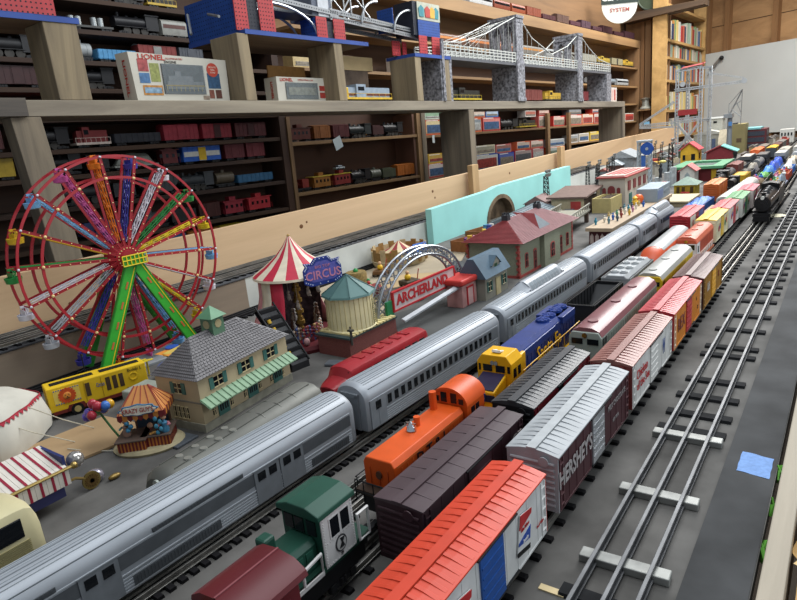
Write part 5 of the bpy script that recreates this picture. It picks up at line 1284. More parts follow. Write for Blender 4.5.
def archwin(t, x, y, z0, w_, h_, door=False):
    pts = [(y-w_/2, z0), (y+w_/2, z0), (y+w_/2, z0+h_)]+[(y+w_/2*math.cos(a), z0+h_+w_*.3*math.sin(a)) for a in [PI*i/6 for i in range(1, 6)]]+[(y-w_/2, z0+h_)]
    po = [(y+(p-y)*1.45, z0-3+(q-z0)*1.16+(0 if q > z0 else 0)) for p, q in pts]
    f = MB().prism(po, 'x', x-.5, x+1.4).build('door' if door else 'window', BRK, t)
    MB().prism(pts, 'x', x+.8, x+1.8).build('pane', DKGLASS, f)
    b = MB(); b.box(x+1.6, y-.8, z0, x+2.4, y+.8, z0+h_); b.box(x+1.6, y-w_/2, z0+h_*.55, x+2.4, y+w_/2, z0+h_*.55+1.6); b.build('sash', BRK, f)
for y, dr in ((50, 0), (112, 1), (322, 1), (380, 0)): archwin(t, 0, y, 6 if dr else 26, 16, 52 if dr else 34, bool(dr))
archwin(t, 16, 212, 26, 24, 34)
# ================================================================ white tent cloth and board on the left
one(MB().add([(-1085, 330, 1), (-1070, 508, 1), (-930, 525, 1), (-955, 355, 1), (-1085, 330, 5), (-1070, 508, 5), (-930, 525, 5), (-955, 355, 5)], [(0, 3, 2, 1), (4, 5, 6, 7), (0, 4, 7, 3), (1, 2, 6, 5), (2, 3, 7, 6), (0, 1, 5, 4)]).add([(-1085, 330, 1), (-1200, 150, 1), (-1000, 150, 1), (-955, 355, 1), (-1085, 330, 5), (-1200, 150, 5), (-1000, 150, 5), (-955, 355, 5)], [(4, 7, 6, 5), (2, 3, 7, 6), (0, 1, 2, 3), (0, 4, 5, 1), (1, 5, 6, 2)]), 'tan_board', M('a08562', .8, 0, .1, 10), 'thin tan board lying under the white tent cloth and beside the kiosk', 'board')
b = MB()
def tentf(u, v):
    a = 2*PI*u; r = [112, 114, 104, 84, 56, 26, 2][int(v*6+.01)]; z = [0, 20, 60, 76, 85, 90, 92][int(v*6+.01)]
    k = 1+.035*math.sin(5*a+1)+.02*math.sin(11*a); x = r*k*math.cos(a); y = r*k*1.05*math.sin(a)
    return (x, y, max(0, z*(1+.03*math.sin(3*a))))
b.grid(tentf, 48, 6); t = th('tent_cover', 'crumpled off-white canvas tent with a red triangle trim at the left edge', 'tent', (-1172, 330, 5), 0)
b.build('canvas', M('bdb9ad', .85, 0, .06, 25, .3), t, 60)
b = MB()
for i in range(64):
    a = 2*PI*i/64; r = 105; k = 1+.035*math.sin(5*a+1)+.02*math.sin(11*a); z = 61*(1+.03*math.sin(3*a)); a2 = a+2*PI/64
    p = Vector((r*k*math.cos(a), r*1.05*k*math.sin(a), z)); k2 = 1+.035*math.sin(5*a2+1)+.02*math.sin(11*a2); q = Vector((r*k2*math.cos(a2), r*1.05*k2*math.sin(a2), z))
    b.add([p, q, (p+q)/2+Vector((2*math.cos(a), 2*math.sin(a), -7)), p+Vector((0, 0, 2)), q+Vector((0, 0, 2))], [(0, 2, 1), (0, 1, 4, 3)])
b.build('triangle_trim', M('a5283a', .6), t)
for i, (p, q) in enumerate([((-1080, 395, 70), (-1036, 470, 6)), ((-1095, 345, 66), (-1015, 425, 6)), ((-1000, 405, 7), (-925, 440, 4))]):
    one(MB().tube([Vector(p), (Vector(p)+Vector(q))/2-Vector((0, 0, 3)), Vector(q)], .9, 5), 'guy_string', M('bfb8a4', .8), ['upper guy string running down from the white tent past the yellow wagon wheel', 'lower guy string running down from the white tent onto the tan board', 'loose cream string lying across the tan board towards the kiosk'][i], 'string')
one(MB().grid(lambda u, v: (-1085+150*u, 210+100*u+12*v, 6+6*math.sin(v*PI)), 12, 3), 'straw_edge', M('8a6c3a', .9, 0, .3, 120), 'strip of brown straw matting under the edge of the white tent', 'straw matting')
# ================================================================ striped wagon with brass wheel lamp, and cream bus
t = th('striped_wagon', 'popcorn style wagon with a red and white striped awning and brass wheels', 'toy wagon', (-866, 240, 0), .0)
SW = M('cfc8bd', .5, 0, .04); SR = M('8c2438', .5, 0, .04)
for i in range(32):
    y0 = -150+(i//2)*15+(i % 2)*6
    T = Matrix.Translation((0, 0, 64)) @ Matrix.Rotation(math.radians(12), 4, 'Y')
    MB(T).box(-36, y0, 0, 36, y0+(3.4 if i % 2 else 14.6), 2.6 if i % 2 else 2).build('awning_stripe', SR if i % 2 else SW, t)
    MB().box(36, y0, 34, 38.6 if i % 2 else 38, y0+(3.4 if i % 2 else 14.6), 55.5).build('valance_stripe', SR if i % 2 else SW, t)
b = MB(); b.cyl((38, -150, 57), (38, 96, 57), 2.4, n=8); b.sph((38, 98, 57), 5, 10); b.build('brass_rail', M('a58c54', .35, .8), t, 40)
MB().box(-30, -140, 14, 26, 84, 58).build('body', M('3a3c66', .5), t)
MB().box(-36, 88, 30, 30, 92, 72).build('end_panel', M('2b3566', .5), t)
b = MB(); b.cyl((16, 124, 14), (19, 124, 14), 13, n=24); b.build('wheel', M('9a8650', .4, .8), t, 40)
b = MB()
for k in range(8): b.cb((19.6, 124, 14), (1, 2, 20), (k*PI/8, 0, 0))
b.build('wheel_spokes', M('5a4420', .5), t); b = MB(); b.tube([(20, 84, 30), (18, 104, 28), (17, 124, 16)], 2, 6); b.build('shaft', M('a58c54', .35, .8), t, 50)
one(MB().sph((0, 0, 12), 12, 16), 'glass_globe', M('b9b4ae', .1, .7, .3, 200), 'crystal globe beside the front of the red and white striped awning', 'globe', (-854, 352, 40), smooth=60)
one(MB().sph((0, 0, 10), 11, 12, (1, 1.2, 1)), 'silver_nugget', M('a9a4b0', .25, .6, .3, 300), 'small silvery lump on the ground beside the brass wheel', 'ornament', (-862, 376, 0), smooth=60)
one(MB().sph((0, 0, 4), 5, 10, (1, 2, .8)), 'brass_fitting', M('8a7240', .4, .6), 'small brass fitting lying on the deck between the striped wagon and the silver car', 'fitting', (-845, 395, 0), smooth=60)
t = th('toy_bus', 'cream toy motor coach with black windows at the left edge', 'bus', (-778, 148, 0), .04)
CB = M('c2b992', .4, 0, .06, 20)
sec = [(-36, 12), (-38, 20), (-37, 60), (-33, 74), (-22, 80), (22, 80), (33, 74), (37, 60), (38, 20), (36, 12)]; vs = []; fs = []; n = 10
for yy, k, kz in [(-170, .95, 1), (80, 1, 1), (92, .99, .98), (100, .96, .9), (104, .9, .72)]: vs += [(x*k, yy, 12+(z-12)*kz) for x, z in sec]
for i in range(4):
    for j in range(n): fs.append((i*n+j, i*n+(j+1) % n, (i+1)*n+(j+1) % n, (i+1)*n+j))
fs += [tuple(range(n)), tuple(range(4*n, 5*n))[::-1]]
MB().add(vs, fs).build('body', CB, t, 35)
for y0, y1 in ((-60, -22), (-20, 30), (32, 84)): MB().box(36.4, y0, 42, 38.4, y1, 66).build('side_window', DKGLASS, t, None, 1)
b = MB()
for i in range(8): b.box(37, 50, 19+i*2.4, 38.6, 88, 20.2+i*2.4)
b.build('louvre', M('8f875f', .5), t)
for s in (-1, 1):
    for yy in (-110, 34):
        b = MB(); b.cyl((s*30, yy, 14), (s*37.8, yy, 14), 14, n=24); k = b.build('wheel', DBLK, t, 40)
        b = MB(); b.cyl((s*37.5, yy, 14), (s*39.2, yy, 14), 9, n=20); b.build('hubcap', CHROME, k, 30)
MB().box(37.6, 52, 13, 39, 56, 18).build('marker', BLK, t)
# ================================================================ middle distance of the layout
one(MB().prism([(-1325, 1100), (-1325, 1960), (-1130, 1960), (-960, 1560), (-930, 1200), (-1000, 1075), (-1180, 1085)], 'z', 1, 5), 'card_sheet', M('9c8f79', .85, 0, .12, 8), 'grey-brown card ground sheet under the fairground pieces behind the arch', 'card sheet')
one(MB().prism([(-1040, 1250), (-930, 1400), (-1000, 1640), (-1140, 1560), (-1150, 1330)], 'z', 6, 9), 'tan_pad', M('a8916c', .8, 0, .1, 10), 'tan cut-out ground pad with a yellow toy on it behind the arch', 'ground pad')
# round castle-edged carnival ring
t = th('carnival_ring', 'round cardboard carnival ring with battlement edge and striped tent roof inside', 'toy fairground ride', (-1270, 1730, 6), 0)
t.scale = (.82, .8, .95)
n = 28
for k in range(n):
    a0, a1 = 2*PI*k/n, 2*PI*(k+1)/n; h_ = 66 if k % 2 else 57
    b = MB(); b.add([(r*math.cos(a), r*1.25*math.sin(a), z) for r in (110, 106) for (a, z) in ((a0, 0 if False else 22), (a1, 22), (a1, h_), (a0, h_))], [(0, 1, 2, 3), (7, 6, 5, 4), (3, 2, 6, 7), (0, 3, 7, 4), (1, 5, 6, 2)])
    b.build('battlement', [M('8a6a3a', .8, 0, .15), M('b5a27c', .8, 0, .12)][0 if k % 3 else 1], t)
b = MB(); b.lathe([(104, 0), (112, 22), (108, 24)], (0, 0, 0), 36); o = b.build('lower_ring', M('bfae8a', .75, 0, .08), t, 40); o.scale = (1, 1.25, 1)
for k in range(12):
    a0, a1 = 2*PI*k/12, 2*PI*(k+1)/12; b = MB(); b.lathe([(98, 34), (40, 56), (3, 80)], (0, 0, 0), 2, a0, a1, False); o = b.build('tent_panel', M('8c2f34' if k % 2 else 'cbb994', .7), t, 40); o.scale = (1, 1.2, 1)
for i, (x, y, a) in enumerate(((82, 30, .5), (92, -30, .2))):
    b = MB(Matrix.Translation((x, y, 40)) @ Matrix.Rotation(a, 4, 'Z')); b.prism([(-36, 0), (36, 0), (28, 26), (-28, 18)], 'y', -44, 44); b.build('blue_block', M('2f62ae', .5), t, None, 1)
for k in range(7):
    a = -.9+k*.42; b = MB(); b.sph((112*math.cos(a), 140*math.sin(a), 22), 15, 10, (.35, 1, 1)); b.build('heart_plaque', M('9a7a4a', .6), t, 40)
# small carts and toys
def cart(x, y, c1, c2, lb, rz=0, z=6, k=1.):
    t = th('fairground_cart', lb, 'toy cart', (x, y, z), rz)
    MB().box(-22*k, -26*k, 7*k, 22*k, 26*k, 20*k).build('tub', M(c1, .5, 0, .15, 60), t, None, 3)
    for s in (-1, 1):
        for q in (-15, 15): MB().cyl((s*20*k, q*k, 7*k), (s*24*k, q*k, 7*k), 7*k, n=12).build('wheel', M('4a3a2c', .6), t, 30)
    b = MB(); b.sph((0, -6*k, 28*k), 10*k, 10); b.build('rider', M(c2, .5), t, 50); MB().sph((0, -6*k, 42*k), 6*k, 8).build('rider_head', M('c9a07a', .6), t, 50)
    MB().tube([(12*k, 20*k, 20*k), (16*k, 24*k, 50*k)], 1.6*k, 5).build('stick', M('a83a34', .5), t)
cart(-1215, 1545, '6a4a2c', 'd0a62a', 'brown cart with a yellow rider left of the castle-edged ring', .4)
cart(-1030, 1440, '4a3f30', 'd6ac26', 'yellow toy rider on a dark cart standing on the tan pad', -.3, 9)
t = th('drum_basket', 'round straw-coloured basket with a green lid knob beside the yellow-rider cart', 'basket', (-1215, 1420, 6), 0)
MB().lathe([(30, 0), (34, 4), (33, 38), (30, 42), (.5, 42)], n=20).build('basket', M('7f6a3c', .8, 0, .3, 160, .5), t, 40); MB().sph((0, 0, 45), 8, 10).build('knob', M('2f8a4a', .5), t, 40)
t = th('toy_boat', 'dark red toy boat ride with yellow and white passengers on the card sheet', 'toy boat', (-1085, 1290, 5), .15)
b = MB(); b.add([(-22, -70, 0), (22, -70, 0), (30, 40, 0), (0, 80, 0), (-30, 40, 0), (-28, -80, 24), (28, -80, 24), (38, 44, 24), (0, 96, 26), (-38, 44, 24)], [(0, 4, 3, 2, 1), (0, 1, 6, 5), (1, 2, 7, 6), (2, 3, 8, 7), (3, 4, 9, 8), (4, 0, 5, 9), (5, 6, 7, 8, 9)]); b.build('hull', M('7a2a2c', .5, 0, .1), t)
for i, c in enumerate(('d0a030', 'd0ccc4', 'c9a22c', 'b5413a', '3f8a52')):
    b = MB(); b.sph((-8+(i % 2)*16, -56+i*26, 32), 9, 10); b.sph((-8+(i % 2)*16, -56+i*26, 44), 5.5, 8); b.build('passenger', M(c, .5), t, 50)
t = th('brown_dome', 'brown rounded tarp heap behind the green conical roof of the water tank', 'tarp', (-1040, 1150, 5), 0)
MB().lathe([(56, 0), (54, 30), (40, 56), (16, 70), (1, 72)], n=18).build('cloth', M('4f4239', .8, 0, .15, 20), t, 50)
one(MB().lathe([(72, 0), (76, 5), (70, 9), (66, 5), (2, 5)], n=30), 'ring_track', M('54483e', .7, 0, .2), 'flat dark round turntable behind the signboard arch', 'turntable', (-1000, 1350, 6), smooth=40)
t = th('slab_stack', 'stack of dark grey slabs under the right side of the silver arch', 'slabs', (-905, 1530, 0), .2)
for k in range(4): MB().box(-50+k*5, -60+k*6, k*16, 50-k*5, 60-k*6, k*16+12).build('slab', M('4d4f50', .6, 0, .15), t, None, 2)
for i, (x, y, c, lb) in enumerate(((-1120, 1990, '8a5a34', 'brown open carton of toys before the turquoise panel'), (-1165, 2180, '8a6038', 'larger brown open carton with bright toys in front of the turquoise panel'))):
    t = th('toy_carton', lb, 'carton', (x, y, 0), -.15)
    MB().box(-50, -70, 0, 50, 70, 6).build('bottom', M(c, .8), t)
    for (x0, y0, x1, y1) in ((-50, -70, -47, 70), (47, -70, 50, 70), (-50, -70, 50, -67), (-50, 67, 50, 70)): MB().box(x0, y0, 6, x1, y1, 44).build('side', M(c, .8, 0, .12), t)
for i in range(16):
    c = ['3a4a8f', 'b53a3a', 'c9a23a', 'cfc8c0', '7a4a8a', 'c98aa0', '4a8ab0', 'd0b040'][i % 8]
    x, y = (-1120, 1990) if i < 7 else (-1165, 2180); a = i*2.4; r = 8+i % 7*4
    one(MB().sph((0, 0, 9), 12, 8, (1, 1.1, .8)).box(-7, -8, 14, 7, 8, 24), 'bright_toy', M(c, .5, 0, .2, 120), 'small bright toy heaped in the brown cartons by the turquoise panel', 'toy', (x+r*math.cos(a), y+1.5*r*math.sin(a), 8+(i % 3)*13), i, 'bright toys in the cartons', smooth=50)
cart(-985, 1905, '8f2f34', 'b8b4ac', 'red bumper car with white rider in front of the brick-quoined station', .3, 0)
# bridges/greenhouse beside station back
t = th('glass_roof_shed', 'long grey shed with ribbed glazed roof behind the stone station', 'shed', (-1150, 2500, 0), .1)
MB().box(-70, -240, 0, 70, 240, 44).build('walls', M('7c8284', .6, 0, .12), t); b = MB(); b.prism([(-80, 44), (80, 44), (0, 74)], 'y', -250, 250); b.build('roof', M('6f7b84', .35, .3, .1), t)
b = MB()
for i in range(18):
    yy = -244+i*28.4
    for s in (-1, 1): b.add([(0, yy, 77), (0, yy+5, 77), (s*82, yy+5, 47), (s*82, yy, 47), (0, yy, 74), (0, yy+5, 74), (s*82, yy+5, 43), (s*82, yy, 43)], [(0, 1, 2, 3), (7, 6, 5, 4), (0, 3, 7, 4), (1, 5, 6, 2)])
b.build('glazing_bars', M('9aa4a8', .4, .4), t)
# girder-sided deck beyond station and plank platform
t = th('girder_deck', 'pale grey lattice-sided deck between the stone station and the plank platform', 'model bridge', (-925, 2370, 0), .12)
MB().box(-60, -210, 44, 60, 230, 50).build('deck', M('8b8778', .7, 0, .12), t)
for s in (-1, 1):
    b = MB()
    for zz in (50, 76): b.box(s*60-2, -210, zz, s*60+2, 230, zz+4)
    for i in range(12): y0 = -208+i*36; b.tube([(s*60, y0, 52), (s*60, y0+34, 78)], 1.4, 4); b.tube([(s*60, y0+34, 52), (s*60, y0, 78)], 1.4, 4)
    b.build('lattice', M('a3a195', .5, .2), t)
for x, y in ((-50, -190), (50, -190), (-50, 210), (50, 210)): MB().box(x-8, y-8, 0, x+8, y+8, 44).build('post', M('5a4a42', .7), t)
t = th('plank_platform', 'long tan-topped platform with dark maroon arched sides and little figures on it', 'platform', (-738, 2130, 0), .0)
MB().box(4, 0, 0, 80, 850, 48).build('maroon_base', M('54282c', .6, 0, .12), t); MB().box(-6, -10, 48, 88, 860, 60).build('tan_top', wood('9a8670', 'b5a288', 'Y', 8, .8, .1, .1), t)
for i in range(4): MB().prism([(8+i*18, 4), (20+i*18, 4), (20+i*18, 30), (14+i*18, 40), (8+i*18, 30)], 'y', -2, 1).build('arch_opening', M('b8a8a0', .6), t)
fc = ['2f7f96', '5a7f8a', 'cfc8b8', '3f4f5f', '2c5aa6', 'b8a06a', '8a3a34', '4a8a6a', 'c9a23a', 'd0ccc0', '6a4a3a', 'b57a9a']
for i in range(18):
    x = -730+62*((i*.618) % 1); y = 2190+i*26
    b = MB(); b.lathe([(4, 0), (3, 3), (5, 10), (5.5, 16), (2, 19)], n=8); b.sph((0, 0, 22), 3.6, 8); b.tube([(-6, 0, 11), (0, 2, 17), (6, 2, 11)], 1.3, 5)
    one(b, 'toy_figure', M(fc[i % 12], .6), 'small standing toy figure on the tan top of the maroon platform', 'figure', (x, y, 60), i, 'figures standing on the tan platform', smooth=50)
b = MB(); b.sph((0, 0, 20), 20, 14)
one(b, 'orange_ball', M('d0602a', .35), 'round orange-red ball toy on the far part of the tan platform', 'ball', (-718, 2700, 60), smooth=60)
b = MB(); b.lathe([(10, 0), (14, 13), (7, 22), (11, 29), (2, 38)], n=12)
one(b, 'yellow_chick', M('d0a52c', .5), 'yellow toy bird beside the orange-red ball on the platform', 'toy bird', (-722, 2660, 60), smooth=50)
t = th('container_trailer', 'pale grey-blue trailer box standing on the far end of the tan platform', 'trailer', (-696, 2850, 60), .03)
MB().box(-42, -125, 0, 42, 130, 56).build('box', M('8a97a0', .5, 0, .08, 20), t, None, 2); MB().box(42, -118, 10, 43, -20, 46).build('side_panel', M('7585a8', .5), t)
text('FREIGHT', t, 18, (43, 50, 28), FR, M('a9b0b5', .5))
# stone abutment beyond the platform
t = th('stone_abutment', 'pale stone wall and ledge behind the bright blue gondola', 'wall', (-625, 3010, 0), .0)
MB().box(-150, -20, 0, 40, 220, 20).build('wall', brick('a89c7c', 'b8ab8a', '8a7f64', 40), t); MB().box(-156, -28, 20, 46, 228, 26).build('coping', M('b5aa8a', .7, 0, .08), t)
# brown-roofed shed, yellow wall, red kiosk, camper
t = th('open_shed', 'open-fronted shed with brown roof, cream end wall and a red poster', 'shed', (-968, 2750, 0), .05)
MB().box(-150, 0, 0, 0, 240, 70).build('walls', M('5a4a40', .7), t); MB().box(-2, 200, 0, 4, 246, 88).build('end_wall', M('b5a888', .6), t); MB().add([(-170, -14, 80), (16, -14, 80), (16, 270, 100), (-170, 270, 100), (-170, -14, 88), (16, -14, 88), (16, 270, 108), (-170, 270, 108)], [(0, 3, 2, 1), (4, 5, 6, 7), (0, 1, 5, 4), (1, 2, 6, 5), (2, 3, 7, 6), (3, 0, 4, 7)]).build('roof', M('6d5850', .7, 0, .12), t)
MB().box(-150, -3, 0, 0, 0, 82).build('front_wall', M('b0a384', .6, 0, .08), t); MB().box(-60, -5, 22, -14, -2, 66).build('red_poster', M('a8403c', .5), t)
t = th('red_kiosk', 'small red-framed kiosk with grey-pink roof left of the brown-roofed shed', 'kiosk', (-1135, 2740, 0), .1)
MB().box(-110, 0, 0, 0, 130, 62).build('walls', M('9a5a50', .6, 0, .12), t); b = MB(); b.prism([(-118, 60), (8, 60), (-55, 96)], 'y', -10, 140); b.build('roof', M('7d6460', .7), t)
for i in range(4): MB().box(-104+i*26, -3, 18, -86+i*26, 0, 50).build('window', M('c9c4b8', .5), t); 
for i in range(4): MB().box(0, 10+i*30, 18, 2, 32+i*30, 50).build('window', DKGLASS, t)
t = th('toy_sedan', 'dark toy car parked between the red kiosk and the brown-roofed shed', 'toy car', (-1010, 2660, 0), .1)
MB().box(-26, -60, 8, 26, 60, 26).build('body', M('2a2c30', .3), t, None, 4); MB().box(-22, -24, 26, 22, 34, 42).build('cabin', M('3a4048', .2), t, None, 4)
for s in (-1, 1):
    for q in (-36, 36): MB().cyl((s*22, q, 9), (s*27, q, 9), 9, n=12).build('wheel', BLK, t, 30)
t = th('yellow_yard', 'pale yellow walled yard heaped with dark coal beside the white arched building', 'yard', (-872, 2955, 0), .0)
for (x0, y0, x1, y1) in ((-86, -130, 0, -124), (-6, -124, 0, 36), (-86, 30, -6, 36), (-86, -124, -80, 30)): MB().box(x0, y0, 0, x1, y1, 66).build('wall', M('c0b078', .6, 0, .06), t)
MB().grid(lambda u, v: (-79+72*u, -123+152*v, 52+12*math.sin(u*PI)+4*math.sin(23*u+17*v)), 12, 10).build('coal', M('4f4438', .9, 0, .3, 60), t)
# signal mast with lamps
def lattice_mast(lb, x, y, h_, nm='floodlight_mast', k=1., lamps=True):
    t = th(nm, lb, 'lamp mast', (x, y, 0)); m = M('1f2022', .5); b = MB()
    for s in (-1, 1):
        for q in (-1, 1): b.tube([(s*10*k, q*10*k, 0), (s*6*k, q*6*k, h_)], 1.6*k, 4)
    n_ = int(h_/(16*k))
    for i in range(n_):
        z0, z1 = h_*i/n_, h_*(i+1)/n_; w0, w1 = k*(10-4*i/n_), k*(10-4*(i+1)/n_)
        for s in (-1, 1): b.tube([(s*w0, w0, z0), (s*w1, -w1, z1)], 1.1*k, 4); b.tube([(w0, s*w0, z0), (-w1, s*w1, z1)], 1.1*k, 4)
    b.build('mast', m, t)
    if lamps:
        for i in range(3):
            for j in range(2): b = MB(); b.cyl((4*k, (-14+i*14)*k, h_+(4+j*14)*k), (12*k, (-14+i*14)*k, h_+(1+j*14)*k), 4*k, 7*k, n=10); b.build('lamp', M('8d8f8c', .3, .4), t, 30)
    return t
lattice_mast('black lattice floodlight mast beside the turquoise tunnel panel', -1190, 2860, 176, k=1.3)
for i, x in enumerate((-1250, -1225, -1200)):
    lattice_mast(['left', 'middle', 'right'][i]+' one of three grey lamp masts behind the white arched building', x, 3620+i*110, 150, k=1.1)
lattice_mast('tall black lattice mast left of the yellow house on the green platform', -955, 4330, 205, k=1.5)
# white building with arched windows
t = th('arcade_building', 'white block with red-edged flat roof and three arched windows', 'building', (-862, 3010, 0), .0)
WB = M('bdb4a8', .6, 0, .06, 12); RT_ = M('9c4440', .6, 0, .1)
MB().box(-125, 0, 0, 0, 390, 136).build('walls', WB, t); MB().box(-134, -12, 136, 10, 402, 142).build('roof_edge', RT_, t); MB().box(-126, 6, 142, -4, 386, 148).build('flat_roof', M('c4aaa0', .6, 0, .08), t)
for k in range(4): MB().box(-108+k*26, 60, 148, -92+k*26, 330, 149.5).build('roof_panel', RT_, t)
def archf(t, x, z, w_, h_, m):
    pts = [(x-w_/2, z), (x+w_/2, z), (x+w_/2, z+h_)]+[(x+w_/2*math.cos(a), z+h_+w_/2*math.sin(a)) for a in [PI*i/8 for i in range(1, 8)]]+[(x-w_/2, z+h_)]
    MB().prism(pts, 'y', -4, 1).build('arched_window', m, t)
for x, w_ in ((-98, 16), (-64, 34), (-30, 16)): archf(t, x, 62, w_, 22, M('7d3a3c', .5))
for x in (-98, -64, -30): MB().box(x-10, -3, 14, x+10, 1, 42).build('window', M('8f4a46', .5), t)
for y in (60, 150, 240, 330):
    MB().box(-1, y-20, 72, 4, y+20, 116).build('window', M('7d3a3c', .5), t)
MB().box(-1, 60, 8, 4, 100, 56).build('side_sign', M('2f6a62', .5), t)
# sheds and towers farther back
t = th('weathered_barn', 'weathered grey barn with a small white-roofed porch behind the white arched building', 'barn', (-1230, 4500, 50), .05)
MB().box(-170, 0, -50, 0, 260, 70).build('walls', M('7f8486', .7, 0, .15), t); b = MB(); b.prism([(-184, 68), (14, 68), (-85, 118)], 'y', -14, 275); b.build('roof', M('84898c', .65, 0, .1), t)
MB().box(-150, -80, -50, -70, 0, 30).build('porch', M('6c4a44', .7), t); b = MB(); b.prism([(-162, 28), (-58, 28), (-110, 62)], 'y', -92, 0); b.build('porch_roof', M('b5bcc0', .5), t)
t = th('blue_hoist_tower', 'white and blue lattice hoist tower with a blue wheel at its top', 'tower', (-940, 3650, 0), 0)
TW = M('a7b0b6', .45, .3, .08); b = MB()
for s in (-1, 1):
    for q in (-1, 1): b.box(s*30-4, q*26-4, 0, s*30+4, q*26+4, 262)
for i in range(9):
    z0, z1 = i*29, i*29+29
    for s in (-1, 1): b.tube([(s*30, -26, z0), (s*30, 26, z1)], 2, 4); b.tube([(-30, s*26, z0), (30, s*26, z1)], 2, 4); b.box(-32, s*26-2, z1-3, 32, s*26+2, z1)
b.build('frame', TW, t); MB().box(-36, -32, 262, 36, 32, 270).build('cap', TW, t)
MB().cyl((20, -34, 225), (20, -28, 225), 34, n=24).build('blue_wheel', M('27509a', .4), t, 30); MB().box(-10, -31, 60, 12, -27, 190).build('blue_strip', M('3a62a6', .5), t)
MB().cyl((20, -36, 225), (20, -34, 225), 8, n=12).build('wheel_hub', TW, t, 30)
t = th('control_frame', 'white stepped frame with a black standing figure and yellow globe beside the blue hoist tower', 'toy machine', (-870, 3700, 0), 0)
for (x, y, hh) in ((-10, 0, 60), (34, 20, 84), (60, 40, 110)): MB().box(x-14, y-14, 0, x+14, y+14, hh).build('column', M('a9b0b2', .5, .1, .2, 60), t)
b = MB(); b.lathe([(10, 0), (7, 20), (12, 44), (4, 60)], (6, -14, 60), 10); b.sph((6, -14, 126), 9, 10); b.build('black_figure', M('26272b', .5), t, 50)
MB().sph((16, -10, 146), 12, 12, (1.6, 1, .7)).build('yellow_globe', M('c9bb6a', .5), t, 50)
MB().box(20, -40, 0, 40, -20, 40).build('red_block', M('a83c34', .5), t)
t = th('yellow_house', 'yellow toy house with bright red-pink roof up on the green platform roof', 'house', (-900, 4905, 28), 0)
MB().box(-115, 0, -28, 0, 130, 92).build('walls', M('c49a2c', .5, 0, .08), t); b = MB(); b.prism([(92, -0), (92, 0)], 'x', 0, 1) if False else None
b = MB(); b.prism([(-115, 92), (0, 92), (-57, 134)], 'y', 0, 130); b.build('gable', M('c49a2c', .5, 0, .08), t)
b = MB(); b.add([(-125, -12, 86), (-57, -12, 138), (-57, 142, 138), (-125, 142, 86), (10, -12, 86), (10, 142, 86)], [(0, 3, 2, 1), (1, 2, 5, 4)]); o = b.build('roof', M('bf4a50', .5), t); sm_ = o.modifiers.new('s', 'SOLIDIFY'); sm_.thickness = .006
MB().box(-44, -3, 20, -18, 1, 62).build('window', DKGLASS, t); MB().box(-100, -3, 20, -82, 1, 56).build('window', DKGLASS, t); MB().box(-76, -2, -30, -50, 1, 56).build('door', M('b08a28', .5), t); MB().box(-1, 40, 24, 3, 74, 66).build('window', DKGLASS, t)
t = th('freight_platform', 'long green-roofed freight platform building with dark red walls below the yellow house', 'building', (-605, 3960, 0), .0)
MB().box(-235, 0, 0, -10, 370, 72).build('walls', M('6c2428', .6, 0, .12, 30), t)
GRF = M('4f8a64', .5, 0, .08)
for (x0, y0, x1, y1) in ((-262, -30, 14, 30), (-262, 330, 14, 390), (-262, 30, -190, 330), (-46, 30, 14, 330)): MB().box(x0, y0, 74, x1, y1, 88).build('green_roof', GRF, t)
MB().box(-190, 30, 72, -46, 330, 76).build('inner_roof', M('3b4a44', .6), t); MB().box(-48, -6, 4, -22, -1, 66).build('yellow_door', M('c9a22c', .5), t)
for i in range(3): MB().box(-11, 50+i*100, 10, -7, 90+i*100, 56).build('door', M('3c1a1c', .6), t)
t = th('white_dormer_shed', 'white gabled shed with pink roof and dark doorway in front of the green platform roof', 'shed', (-712, 3800, 0), 0)
MB().box(-75, 0, 0, 0, 110, 78).build('walls', M('c4c0b8', .6, 0, .06), t); b = MB(); b.prism([(-75, 78), (0, 78), (-37, 106)], 'y', 0, 110); b.build('gable', M('c4c0b8', .6), t)
b = MB(); b.add([(-84, -8, 74), (-37, -8, 110), (-37, 118, 110), (-84, 118, 74), (9, -8, 74), (9, 118, 74)], [(0, 3, 2, 1), (1, 2, 5, 4)]); o = b.build('roof', M('b56a68', .5), t); sm_ = o.modifiers.new('s', 'SOLIDIFY'); sm_.thickness = .005
MB().prism([(-50, 0), (-24, 0), (-24, 56), (-37, 72), (-50, 56)], 'y', -2, 1).build('doorway', M('8f9a9c', .5), t)
t = th('signal_cabin', 'small yellow cabin with grey-green pyramid roof and red cart in front', 'cabin', (-612, 3290, 10), 0)
MB().box(-96, 0, 0, 0, 110, 54).build('walls', M('a8922c', .6, 0, .12), t); b = MB(); b.add([(-108, -12, 52), (12, -12, 52), (12, 122, 52), (-108, 122, 52), (-48, 55, 88)], [(0, 1, 4), (1, 2, 4), (2, 3, 4), (3, 0, 4), (3, 2, 1, 0)]); b.build('roof', M('6d8074', .6), t)
for x in (-84, -60, -22): MB().box(x, -2, 14, x+14, 1, 42).build('window', M('4a3a20', .6), t)
MB().box(-96, -30, -10, 0, 112, 0).build('base', M('6a6458', .7), t); MB().box(-62, -26, 0, -22, -6, 20).build('red_cart', M('a83230', .5), t, None, 2)
t = th('red_barn', 'dark red barn with light blue-green roof beyond the green platform', 'barn', (-690, 5080, 0), .05)
MB().box(-185, 0, 0, 0, 170, 78).build('walls', M('6c2429', .6, 0, .1), t); b = MB(); b.prism([(-185, 78), (0, 78), (-92, 118)], 'y', 0, 170); b.build('gable', M('6c2429', .6), t)
b = MB(); b.add([(-92, -10, 122), (-92, 180, 122), (14, 180, 74), (14, -10, 74)], [(0, 1, 2, 3)]); o = b.build('roof', M('6faaa4', .5), t); sm_ = o.modifiers.new('s', 'SOLIDIFY'); sm_.thickness = .006
